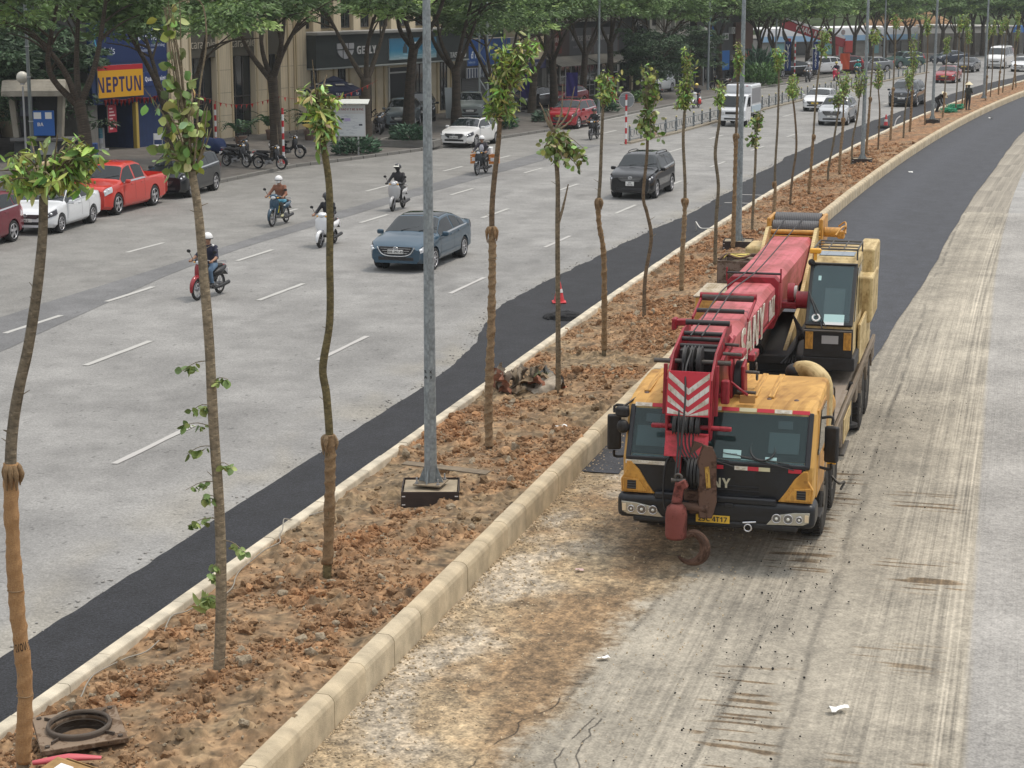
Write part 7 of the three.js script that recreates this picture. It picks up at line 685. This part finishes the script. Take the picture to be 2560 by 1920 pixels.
function palm(x, z, s, label) { reseed(Math.round(x * 13 + z)); const o = thing('potted_palm', label, 'plant', [x, .12, z], 0, 'potted palms before the beige building'); mesh('pot', T(new THREE.LatheGeometry([[0, 0], [.22, 0], [.3, .5], [.33, .52], [.3, .54], [.26, .5], [0, .46]].map(([a, b]) => new THREE.Vector2(a, b)), 16), 0, 0, 0), M([.2, .13, .1], .8), o); for (let i = 0; i < 16; i++) { const a = i / 16 * 6.283 + rnd(.3), l = rnd(.8, 1.3) * s, lv = { pos: [], idx: [], col: [] }; const c = new THREE.QuadraticBezierCurve3(V3(0, .5, 0), V3(Math.cos(a) * l * .45, .5 + l * .9, Math.sin(a) * l * .45), V3(Math.cos(a) * l, .45 + l * rnd(.2, .75), Math.sin(a) * l)); for (let q = 2; q < 14; q++) { const p = c.getPoint(q / 14), t = c.getTangent(q / 14); for (const e of [-1, 1]) spray(lv, simpleFrond, p, t.clone().multiplyScalar(.6).add(V3(-Math.sin(a) * e, -.25, Math.cos(a) * e)).normalize(), .3 * (1 - q / 24), [.045, .1, .04].map((v) => v * rnd(.7, 1.4)), rnd(.4)); } mesh('frond', geo(lv.pos, lv.idx, null, lv.col), treeLeafM, o); } return o; }
palm(-38.6, -88.5, 1.1, 'potted palm by the navy sign shop'); palm(-38.9, -93.2, 1.25, 'potted palm before the first dark bay of the beige building'); palm(-38.2, -97.2, 1.15, 'potted palm before the second dark bay'); palm(-36.9, -93.6, 1.0, 'potted palm behind the notice board');
// ---------- kiosk, posts, fence, boards ----------
{ const o = thing('guard_kiosk', 'grey kiosk with sloped canopy and blue panel at the far left', 'kiosk', [-44.6, .12, -79.0], .35), km = M([.4, .38, .33], .85, { map: plaster }), dk = M([.05, .052, .055], .8); mesh('canopy', across([[-1.0, 3.0], [1.0, 3.0], [1.0, 3.25], [.6, 3.7], [-.6, 3.7], [-1.0, 3.25]], 2.9, .04), km, o); for (const e of [-1, 1]) mesh('post', T(rbox(.28, 2.0, .7, .05), e * 1.05, 2.05, 0, 0, 0, -e * .08), km, o); mesh('back_panel', rbox(1.9, 2.0, .1, .02, 0, 2.0, -.3), dk, o); mesh('louvre', rbox(.6, .9, .06, .01, -.5, 2.5, .0), M([.08, .09, .12], .6), o); const bp = mesh('blue_panel', rbox(.95, 1.15, .14, .02, .35, 1.75, .55), M([.02, .12, .42], .5), o); mesh('white_notice', rbox(.34, .3, .01, .003, .08, 2.1, .628), whitePaper, bp); mesh('white_notice', rbox(.3, .3, .01, .003, .58, 2.1, .628), whitePaper, bp); mesh('lettering', T(text('BA', .16, .01), .2, 1.7, .625), M(wht, .6), bp); mesh('counter', rbox(3.4, .14, 1.2, .03, .5, 1.0, .2), M([.13, .13, .13], .7), o); mesh('plinth', rbox(2.9, .95, .9, .03, .4, .47, .1), dk, o); mesh('white_box', rbox(.8, .6, .05, .01, .5, .6, .58), M([.4, .42, .42], .7), o); mesh('side_pier', rbox(.22, .95, .25, .02, 1.6, .47, .5), km, o); mesh('blue_bin', rbox(.8, .8, .5, .04, 2.3, .4, .3), M([.02, .06, .2], .6), o); }
const pole = (name, label, cat, x, z, h, r, m, extra, y = .12, group) => { const o = thing(name, label, cat, [x, y, z], 0, group); mesh('pole', T(new THREE.CylinderGeometry(r * .75, r, h, 12), 0, h / 2, 0), m, o); mesh('foot_plate', disc(r * 2.2, .03, 'y', 0, .015, 0), m, o); extra && extra(o); return o; };
pole('street_pole', 'slim grey pole in front of the kiosk', 'pole', -41.9, -73.6, 9, .085, M([.36, .38, .36], .6, { map: galvTex }), (o) => { for (const y of [2.2, 4.1, 5.4]) mesh('pole_band', disc(.1, .05, 'y', 0, y, 0), steelM, o); }); const globeM = M([.55, .53, .46], .2, { physical: true, clearcoat: .5 });
pole('globe_lamp', 'garden lamp with a clear globe beside the kiosk', 'lamp', -43.7, -76.2, 3.55, .05, steelM, (o) => { mesh('globe', ball(.27, 0, 3.95, 0, 1, 1, 1, 20), globeM, o); mesh('globe_cup', disc(.1, .1, 'y', 0, 3.68, 0), steelM, o); });
pole('globe_lamp', 'pale globe lamp before the grey corner house', 'lamp', -26.6, -156.2, 4.3, .05, steelM, (o) => { mesh('globe', ball(.3, 0, 4.55, 0, 1, 1, 1, 20), globeM, o); mesh('globe_cup', disc(.1, .1, 'y', 0, 4.25, 0), steelM, o); });
[[-27.0, -118.9, 'grey lamp column behind the striped post with disc'], [-25.2, -150.3, 'grey lamp column by the blue hanging banner'], [-22.6, -171, 'grey lamp column by the feather banners'], [-15.2, -199, 'grey lamp column in the distance']].forEach(([x, z, l]) => pole('street_pole', l, 'pole', x, z, 9, .09, galvM, (o) => mesh('pole_cap', disc(.12, .3, 'y', 0, .3, 0), galvM, o), .1, 'grey lamp columns on the far pavement'));
const redP = M([.5, .02, .03], .5), whtP = M([.76, .76, .76], .5);
function striped(label, x, z, h, disco, y = .1) { const o = thing('striped_post', label, 'post', [x, y, z], 0, 'red and white striped posts'); const n = Math.round(h / .28); for (let i = 0; i < n; i++) mesh('stripe', T(new THREE.CylinderGeometry(.055, .055, h / n, 12), 0, h / n * (i + .5), 0), i % 2 ? whtP : redP, o); mesh('base', disc(.3, .03, 'y', 0, .015, 0), M([.3, .28, .25], .8), o); if (disco) { mesh('sign_disc', disc(.4, .012, 'z', 0, h - .3, -.07, 32), M([.24, .26, .27], .5, { metalness: .3 }), o); mesh('disc_rim', tor(.4, .015, 'z', 0, h - .3, -.07, 36, 6), M([.5, .5, .5], .5), o); mesh('sign_strap', rbox(.66, .04, .03, .005, 0, h - .12, -.055), steelM, o); } return o; }
striped('red and white post with a round sign disc at the fence end', -20.45, -96.6, 2.6, 1, 0); striped('red and white post at the pavement corner beside a tree', -32.9, -80.2, 2.55, 0); striped('red and white post beside the blue feather banners', -21.0, -172, 3.4, 0); striped('short red and white post under the far trees', -23.8, -166, 2.2, 0); striped('red and white post in the distance by the orange board', -15.9, -185, 2.2, 0); striped('red and white post by the first navy shop palm', -38.2, -84.6, 2.4, 0);
{ // median guard fence
  const o = thing('guard_fence', 'grey steel guard fence dividing the side road', 'fence', P(97.4, -22.0)); o.position.set(0, 0, 0); const fm = M([.33, .34, .34], .55, { map: galvTex }), pg = join([T(new THREE.CylinderGeometry(.05, .06, .85, 8), 0, .425, 0), disc(.09, .06, 'y', 0, .03, 0, 10), disc(.06, .03, 'y', 0, .86, 0, 10)]), bg = ball(.055, 0, .93, 0, 1, 1, 1, 8), ug = (() => { const g = []; for (const z of [.5, 1.5]) { g.push(tube([[0, .66, z - .3], [0, .5, z - .3], [0, .38, z - .22], [0, .34, z], [0, .38, z + .22], [0, .5, z + .3], [0, .66, z + .3]], .022, 6, 24)); } return g; })();
  const rg = rod([0, .72, 0], [0, .72, 2], .024), rg2 = rod([0, .2, 0], [0, .2, 2], .024), pf = (s) => P(s, -22 + .5 * sm(97, 106, s) - (s > 150 ? (s - 150) * .018 : 0)); const ballM = M([.5, .44, .2], .5);
  for (let s = 97.4; s < 190; s += 2) { const a = pf(s), b = pf(s + 2), an = Math.atan2(b.x - a.x, b.z - a.z), put = (n, g, m) => { const q = mesh(n, g, m, o); q.position.copy(a); q.rotation.y = an; return q; }; put('post', pg, fm); put('post_knob', bg, ballM); put('rail', rg, fm); put('rail', rg2, fm); if (s < 150) { put('loop_bar', ug[0], fm); put('loop_bar', ug[1], fm); } }
  const k = struct(thing('fence_kerb', '', ''), 'low concrete kerb under the guard fence', 'kerb'); const kg = rbox(.4, .12, 1.98, .02), km = M([.42, .41, .39], .9, { map: concTex }); for (let s = 97; s < 190; s += 2) { const a = pf(s), b = pf(s + 2), q = mesh('kerb_stone', kg, km, k); q.position.set((a.x + b.x) / 2, .05, (a.z + b.z) / 2); q.rotation.y = Math.atan2(b.x - a.x, b.z - a.z); } }
{ const o = thing('notice_board', 'white public notice board with red heading on two posts', 'notice board', [-31.75, .1, -85.55], .22); for (const x of [-.42, .5]) mesh('post', rbox(.07, 2.5, .07, .01, x, 1.25, -.04), M([.5, .5, .5], .6), o); const t = canvasTex(512, 400, (x, w, h) => { x.fillStyle = '#d2d6d8'; x.fillRect(0, 0, w, h); reseed(4); for (let i = 0; i < 60; i++) { x.fillStyle = pick(['#9aa3ad', '#b9c1c6', '#8f97a8', '#6d7688']); x.fillRect(rnd(w * .05, w * .75), rnd(h * .05, h * .93), rnd(20, 110), 3); } x.fillStyle = '#b4a9cf'; x.fillRect(w * .48, h * .2, w * .16, h * .14); x.fillStyle = '#39414d'; x.fillRect(w * .4, h * .2, w * .07, h * .1); x.fillRect(w * .86, h * .46, w * .09, h * .08); }); const b = mesh('board', rbox(1.95, 1.5, .05, .01, -.12, 1.65, 0), M([.6, .6, .6], .6), o); mesh('notice_print', T(new THREE.PlaneGeometry(1.85, 1.05), -.12, 1.46, .03), M(hex(0xffffff), .6, { map: t }), b); const t2 = canvasTex(512, 80, (x, w, h) => { x.fillStyle = '#cfd2d2'; x.fillRect(0, 0, w, h); x.fillStyle = '#8c2a2a'; x.font = 'bold 46px sans-serif'; x.fillText('THÔNG TIN RAO VẶT MIỄN PHÍ', 8, 58, w - 16); }); mesh('heading_print', T(new THREE.PlaneGeometry(1.85, .25), -.12, 2.2, .031), M(hex(0xffffff), .6, { map: t2 }), b); mesh('roof', T(rbox(2.3, .05, .7, .01), -.1, 2.56, .1, .25), M([.6, .62, .58], .6), o); }
{ const o = thing('parasol', 'large navy parasol with printed valance by the showroom', 'parasol', [-37.2, .12, -98.2], .3); const cm = M([.018, .024, .06], .8, { side: THREE.DoubleSide }); for (let i = 0; i < 8; i++) { const a = i / 8 * 6.283, b = (i + 1) / 8 * 6.283, c = (t, r, y) => [Math.cos(t) * r, y, Math.sin(t) * r]; mesh('canopy_panel', geo([...c(a, .45, 2.95), ...c(b, .45, 2.95), ...c(b, 1.65, 2.4), ...c(a, 1.65, 2.4)], [0, 1, 2, 0, 2, 3]), cm, o); mesh('valance', geo([...c(a, 1.65, 2.4), ...c(b, 1.65, 2.4), ...c(b, 1.67, 2.12), ...c(a, 1.67, 2.12)], [0, 1, 2, 0, 2, 3]), cm, o); mesh('rib', rod(c(a, 1.65, 2.39), [0, 2.95, 0], .012, .012, 5), trimM, o); mesh('panel_print', T(rbox(.5, .004, .16, .001), 0, 0, 0), M([.45, .42, .36], .7), o).position.set(0, -9, 0); }
  o.children.filter((q) => q.name === 'panel_print').forEach((q, i) => { const a = (i + .5) / 8 * 6.283; q.position.set(Math.cos(a) * 1.0, 2.735, Math.sin(a) * 1.0); q.rotation.set(0, -a + Math.PI / 2, 0); q.rotateX(.43); }); mesh('top_vent', new THREE.ConeGeometry(.62, .26, 8).translate(0, 3.05, 0), cm, o); mesh('pole', rod([0, 0, 0], [0, 3.0, 0], .03), steelM, o); mesh('base', disc(.35, .12, 'y', 0, .06, 0), M([.3, .3, .3], .9), o); for (let i = 0; i < 5; i++) { const a = -.6 + i * .75; mesh('lettering', T(text('GEELY', .13, .004), 0, 0, 0), M(wht, .7), o); const q = o.children[o.children.length - 1]; q.position.set(Math.sin(a) * 1.58, 2.25, Math.cos(a) * 1.58); q.rotation.y = a; } }
{ const o = thing('truss_mast', 'galvanised lattice truss mast in front of the blue sign shop', 'mast', [-32.9, .12, -112.8], .2), tm = M([.5, .55, .57], .45, { metalness: .3 }); for (const x of [-.25, .25]) for (const z of [-.15, .15]) mesh('chord', rod([x, 0, z], [x, 8, z], .05), tm, o); for (let i = 0; i < 10; i++) for (const z of [-.15, .15]) mesh('brace', rod([i % 2 ? -.25 : .25, i * .8, z], [i % 2 ? .25 : -.25, i * .8 + .8, z], .022), tm, o); mesh('foot_plate', rbox(.8, .04, .6, .01, 0, .02, 0), tm, o); mesh('leaning_sheet', T(rbox(.7, 1.9, .04, .01), -2.0, .95, .3, -.18, .3), M([.42, .46, .47], .5), o); }
function banner(label, x, z, w, h, y0, col, txt, ry = .2) { const o = thing('banner_stand', label, 'banner', [x, .12, z], ry); mesh('pole', rod([-w / 2 - .05, 0, 0], [-w / 2 - .05, y0 + h + .1, 0], .025), steelM, o); mesh('base', disc(.25, .05, 'y', -w / 2, .025, 0), trimM, o); mesh('cloth', (() => { const pos = [], idx = []; for (let i = 0; i <= 8; i++) for (let j = 0; j <= 6; j++) pos.push(-w / 2 + w * i / 8, y0 + h * j / 6, .03 * Math.sin(i * 1.3 + j)); for (let i = 0; i < 8; i++) for (let j = 0; j < 6; j++) { const a = i * 7 + j; idx.push(a, a + 7, a + 1, a + 1, a + 7, a + 8); } return geo(pos, idx); })(), M(col, .8, { side: THREE.DoubleSide }), o); if (txt) for (let i = 0; i < txt.length; i++) mesh('lettering', T(text(txt[i], i ? .24 : .4, .01), 0, y0 + h * .82 - i * (h * .115), .05), M(wht, .7), o); return o; }
banner('purple cloth banner beside the truss mast', -31.9, -119.5, .75, 1.55, .9, [.03, .02, .16]); banner('purple cloth banner in front of the dark red parked car', -29.6, -122.4, .75, 1.55, .9, [.03, .02, .16]); banner('blue sea poster stand at the foot of the truss mast', -32.2, -113.4, .8, 2.1, .2, [.06, .3, .45]); banner('left dark blue feather banner with white letters', -21.6, -171.8, .55, 2.6, .7, [.015, .04, .16], 'VINFAST', -.1); banner('right dark blue feather banner with white letters', -19.4, -174.5, .55, 2.5, .7, [.015, .04, .16], 'VINFAST', -.1); banner('red and gold shop board beside the red parked motorbike', -28.0, -126.8, .5, 1.1, .9, [.5, .1, .03], 'SA'); banner('orange round board by the distant parked cars', -17.7, -184, .9, 1.5, .4, [.5, .08, .03]);
{ const o = thing('pennant_string', 'string of small red pennants between the trees', 'bunting', [0, 0, 0]); const a = V3(-38.6, 3.2, -82.6), b = V3(-34.2, 3.0, -82.9), c = V3(-33.8, 3.2, -95.8); const f = (t) => (t < .5 ? a.clone().lerp(b, t * 2) : b.clone().lerp(c, t * 2 - 1)).add(V3(0, -.5 * Math.sin(Math.PI * ((t * 2) % 1)), 0)); mesh('string', tube([...Array(25)].map((_, i) => f(i / 24.001)), .008, 4, 60), M([.4, .1, .08], .8), o); const pg = geo([-.06, 0, 0, .06, 0, 0, 0, -.2, .03], [0, 1, 2]); const pm = M([.55, .03, .02], .8, { side: THREE.DoubleSide }); for (let i = 0; i < 34; i++) { const q = mesh('pennant', pg, pm, o); q.position.copy(f(i / 34)); q.rotation.y = i * 1.1; } }
{ const o = thing('steel_chair', 'white and steel folding chair outside the navy shop', 'chair', [-40.6, .12, -83.2], .4); mesh('seat', rbox(.45, .04, .42, .01, 0, .45, 0), whtP, o); mesh('backrest', T(rbox(.45, .3, .03, .01), 0, .85, -.22, -.15), whtP, o); for (const x of [-.2, .2]) { mesh('leg', rod([x, .45, .18], [x, 0, -.15], .015), steelM, o); mesh('leg', rod([x, 1.0, -.25], [x, 0, .22], .015), steelM, o); } }
{ const o = thing('broom', 'broom leaning on the corner tree', 'broom', [-33.4, .12, -80.9], 0); mesh('handle', rod([0, .3, 0], [-.2, 1.7, -.3], .018), boardM, o); mesh('bristles', T(new THREE.ConeGeometry(.2, .5, 10), .02, .2, .03), M([.25, .1, .07], .95), o); }
// ---------- small things on the roads and the median ----------
{ // iron manhole frame half buried in the soil
  const s = 16.6, t = -9.25, o = thing('manhole_frame', 'rusty iron manhole frame with round opening tilted on the soil', 'manhole frame', P(s, t, soilH(s, t) + .03), .62); o.rotation.x = .05; o.scale.setScalar(.88); const im = M([.12, .105, .09], .8, { map: wearTex, bumpMap: wearTex, bumpScale: .004 }); const hole = []; for (let i = 0; i < 40; i++) { const a = -i / 40 * 6.283; hole.push([Math.cos(a) * .335, Math.sin(a) * .335]); }
  const fl = extrude([[-.5, -.5], [.5, -.5], [.5, .5], [-.5, .5]], .045, .008, { holes: [hole] }).rotateX(-Math.PI / 2).translate(0, .1, 0); const f = mesh('flange', fl, M([.27, .22, .17], .9, { map: wearTex }), o); mesh('rim', T(new THREE.LatheGeometry([[.325, .0], [.36, .0], [.385, .13], [.375, .16], [.345, .165], [.335, .13]].map(([a, b]) => new THREE.Vector2(a, b)), 44), 0, .06, 0), im, o); mesh('inner_ring', T(new THREE.LatheGeometry([[.3, -.12], [.33, -.12], [.33, .06], [.3, .06]].map(([a, b]) => new THREE.Vector2(a, b)), 40), 0, .06, 0), im, o); for (const [x, z] of [[.42, .42], [-.42, .42], [.42, -.42], [-.42, -.42]]) mesh('lug', [disc(.03, .03, 'y', x, .16, z, 10)], im, o); for (let i = 0; i < 4; i++) mesh('web_rib', T(box(.16, .05, .02), .43, .165, 0).rotateY(i * Math.PI / 2 + .78), im, o); mesh('soil_plug', T(new THREE.SphereGeometry(.32, 20, 8, 0, 6.28, 0, 1.2).scale(1, .22, 1), 0, -.02, 0), M([.24, .16, .1], .97, { map: soilTex }), o); }
{ const s = 15.35, t = -8.62, y = soilH(s, t); const o = thing('cardboard_box', 'open cardboard box with a white label at the bottom left corner', 'box', P(s, t, y), -.35); const cb = M([.5, .34, .17], .9, { map: concTex }); mesh('wall', rbox(.6, .2, .012, .003, 0, .1, .16), cb, o); mesh('wall', rbox(.6, .2, .012, .003, 0, .1, -.16), cb, o); mesh('wall', rbox(.012, .2, .32, .003, .3, .1, 0), cb, o); mesh('wall', rbox(.012, .2, .32, .003, -.3, .1, 0), cb, o); mesh('flap', T(rbox(.58, .01, .24, .003), -.04, .21, .05, .2), cb, o); mesh('flap', T(rbox(.2, .01, .3, .003), .39, .22, 0, 0, 0, .5), M([.55, .4, .2], .9), o); mesh('label', T(rbox(.18, .004, .1, .001), -.1, .222, .06, .2), whitePaper, o); }
{ const s = 15.9, t = -9.0, o = thing('red_debris', 'broken piece of red plastic beside the cardboard box', 'debris', P(s, t, soilH(s, t) + .05), .5); mesh('shard', T(limb([[-.35, 0, 0], [0, .05, .02], [.32, .02, .05]], [.04, .07, .03], 6, 8).scale(1, .6, 1)), M([.55, .1, .12], .5), o); }
{ // rag heap
  const s = 35.0, t = -9.35; reseed(88); const o = thing('rag_heap', 'heap of dirty patterned rags and leaves beside the left kerb', 'rubbish', P(s, t, soilH(s, t)), .3); const pal = [[.5, .45, .38], [.3, .26, .22], [.42, .2, .14], [.2, .22, .24], [.6, .56, .5], [.16, .19, .1], [.35, .28, .2]]; for (let i = 0; i < 18; i++) { const g = new THREE.PlaneGeometry(rnd(.3, .6), rnd(.3, .6), 9, 9), p = g.attributes.position, k = i * 7; for (let q = 0; q < p.count; q++) p.setZ(q, (fbm(p.getX(q) * 6 + k, p.getY(q) * 6, 3, 3) - .5) * .38); g.computeVertexNormals(); mesh('rag', T(g, rnd(-.55, .55), .12 + .14 * rnd(), rnd(-.42, .42), -1.57 + rnd(-.5, .5), rnd(-.3, .3), rnd(6)), M(pal[i % 7], .95, { side: THREE.DoubleSide, map: burlapTex }), o); } mesh('red_piece', limb([[.5, .08, .1], [.68, .12, .1], [.85, .05, .2]], [.03, .05, .02], 6), M([.5, .14, .08], .6), o); }
{ const s = 44, t = -10.75, o = thing('asphalt_heap', 'small heap of black asphalt at the left kerb', 'asphalt heap', P(s, t, 0), 0); const g = new THREE.SphereGeometry(1, 28, 10, 0, 6.2832, 0, 1.57), p = g.attributes.position; for (let i = 0; i < p.count; i++) { const n = 1 + (fbm(p.getX(i) * 5 + 3, p.getZ(i) * 5, 3, 5) - .5) * .5; p.setXYZ(i, p.getX(i) * .55 * n, p.getY(i) * .2 * n, p.getZ(i) * .34 * n); } g.computeVertexNormals(); mesh('heap', g, M([.018, .018, .02], .8, { bumpMap: asphaltBump, bumpScale: .02 }), o); const st = []; reseed(3); for (let i = 0; i < 60; i++) { const a = rnd(6.28), r = rnd(.3, .95); st.push(T(new THREE.DodecahedronGeometry(rnd(.012, .035), 0), Math.cos(a) * r * .55, .02 + .2 * (1 - r), Math.sin(a) * r * .45)); } const m = mesh('lumps', st, M([.02, .02, .022], .8), o); m.userData.kind = 'stuff'; }
function cone(label, x, z, h = .62) { const o = thing('traffic_cone', label, 'traffic cone', [x, .014, z], .3, 'red traffic cones'); const cm = M([.6, .05, .06], .6); mesh('base', rbox(.36, .04, .36, .02, 0, .02, 0), cm, o); mesh('cone_body', new THREE.CylinderGeometry(.035, .14, h, 20).translate(0, .04 + h / 2, 0), cm, o); mesh('white_band', new THREE.CylinderGeometry(.078, .1, h * .18, 20).translate(0, .04 + h * .55, 0), M([.7, .68, .66], .5), o); return o; }
cone('red traffic cone behind the forked sapling', -11.5, -46.3, .5); cone('red traffic cone at the kerb near the stooping worker', -8.3, -112.2, .75);
{ const o = thing('tyre_base', 'old black tyre lying under the far traffic cone', 'tyre', [-8.3, .0, -112.2]); mesh('tyre', tor(.38, .1, 'y', 0, .1, 0, 26, 8), blackRub, o); }
{ const p = P(61, -10.28, .2); tag(mesh('pale_hose', tube([[p.x - .55, .02, p.z - .9], [p.x - .5, .35, p.z - .5], [p.x - .25, .22, p.z], [p.x + .05, .25, p.z + .3], [p.x + .35, .3, p.z + .5], [p.x + .4, .2, p.z + 1.1]], .02, 6, 40), M([.7, .68, .62], .6)), 'pale hose curling over the left kerb', 'hose'); }
{ const p = P(111, -10.2, .2); tag(mesh('pale_pipe', tube([[p.x, .2, p.z], [p.x + .1, .6, p.z - .1], [p.x + .3, .8, p.z - .2]], .03, 6, 14), M([.75, .75, .74], .6)), 'short white pipe sticking up at the left kerb', 'pipe'); }
{ const pts = []; for (let i = 0; i <= 30; i++) { const s = lerp(17, 26, i / 30); pts.push(P(s, -9.98 + .12 * Math.sin(i * .9) + (i > 22 ? -.15 : 0), soilH(s, -9.95) + .03 + (i > 20 && i < 27 ? .1 : 0))); } tag(mesh('cable', tube(pts, .009, 5, 90), M([.28, .26, .22], .8)), 'thin cable lying along the inside of the left kerb', 'cable'); }
{ const s = 20.9, t = -9.78; reseed(41); const o = thing('weed', 'small bright green weed by the left kerb', 'plant', P(s, t, soilH(s, t)), 0); for (let i = 0; i < 16; i++) { const lf = mesh('leaf', longLeaf, leafPartM[2], o); lf.position.set(rnd(-.1, .1), rnd(0, .1), rnd(-.08, .08)); lf.quaternion.setFromUnitVectors(UP, V3(rnd(-1, 1), rnd(.3, 1.2), rnd(-1, 1)).normalize()); lf.scale.setScalar(rnd(.12, .24)); } mesh('stem', rod([0, 0, 0], [.02, .14, 0], .006), leafPartM[2], o); }
function litter(label, x, z, w, y = 0, m = whitePaper) { w *= .62; const g = new THREE.PlaneGeometry(w, w * .6, 8, 6), p = g.attributes.position; for (let i = 0; i < p.count; i++) { const k = fbm(p.getX(i) * 12 + x * 9, p.getY(i) * 12, 3, 7); p.setZ(i, (k - .35) * w * .5); p.setX(i, p.getX(i) * (.8 + .4 * vn(p.getY(i) * 9, x, 3))); p.setY(i, p.getY(i) * (.7 + .5 * vn(p.getX(i) * 9, z, 5))); } g.computeVertexNormals(); return tag(mesh('litter', T(g, x, y + .03, z, -Math.PI / 2, rnd(1)), Object.assign(m, { side: THREE.DoubleSide })), label, 'litter', 'scraps of litter'); }
reseed(6); litter('white crumpled scrap on the brown dirt', -4.62, -20.9, .22); litter('white scrap at the bottom edge of the dirt', -3.0, -17.4, .3); litter('white flat scrap on the scraped lane', -1.75, -20.0, .34); litter('pale pink scrap on the dirt below the kerb', -5.7, -24.2, .2, 0, M([.6, .42, .4], .8)); litter('white scrap on the soil near the right kerb', -7.75, -31.4, .3, .3); litter('white scrap on the new asphalt far along', -5.1, -84.5, .3, .015); litter('pale scrap at the far right kerb', -2.6, -122, .5, .02); litter('white crumb on the soil by the cardboard box', -7.9, -18.2, .09, .25);
// green ropes by the workers
function ropes(label, x, z, y) { reseed(Math.round(x * 10)); const o = thing('rope_bundle', label, 'rope', [x, y, z], 0, 'green rope bundles'); const m = M([.03, .3, .16], .7); for (let k = 0; k < 12; k++) { const pts = []; for (let i = 0; i < 7; i++) pts.push([rnd(-.6, .6), .05 + rnd(.35), rnd(-.4, .4)]); mesh('rope', tube(pts, .022, 5, 30), m, o); } return o; }
ropes('green rope bundle lying beside the stooping worker', -5.3, -124.6, soilH(124.6, -9)); ropes('green rope bundle beside the standing worker', -5.0, -128.2, soilH(128, -8.9));
{ // stones along the foot of the kerb and crumbs on the dirt road
  reseed(61); const g = new THREE.DodecahedronGeometry(1, 0), d = new THREE.Object3D(), cc = new THREE.Color(), N = 5200, im = new THREE.InstancedMesh(g, M(hex(0xffffff), .95, { map: soilTex }), N); im.name = numbered('road_gravel'); im.userData = { kind: 'stuff', label: 'gravel and crumbs of bitumen scattered over the scraped road', category: 'gravel' }; for (let i = 0; i < N; i++) { const s = 14 + Math.pow(rnd(), 1.3) * 24, near = rnd() < .55; const dk = !near && rnd() < .2; const t = near ? -6.93 + Math.pow(rnd(), 2.5) * 1.2 : dk ? -2.95 + (s - 20) * .05 + (rnd() + rnd() + rnd() - 1.5) * .9 : rnd(-6.9, -3.5); const blk2 = dk, r = near ? rnd(.006, .02) : rnd(.004, .014); d.position.set(t, groundBump(s, t) + r * .4, -s); d.rotation.set(rnd(6), rnd(6), rnd(6)); d.scale.set(r * rnd(.8, 1.5), r * .7, r * rnd(.8, 1.4)); d.updateMatrix(); im.setMatrixAt(i, d.matrix); const l = rnd(.7, 1.4); blk2 ? cc.setRGB(.03, .03, .03) : cc.setRGB(.72 * l, .62 * l, .47 * l); im.setColorAt(i, cc); } scene.add(im); }
scene.fog = new THREE.FogExp2(0xd3d9dc, 0.00028);   // thin humid haze over the far end of the street
scene.traverse((o) => { if (o.isMesh) { o.castShadow = true; o.receiveShadow = true; } });
renderer.render(scene, camera);
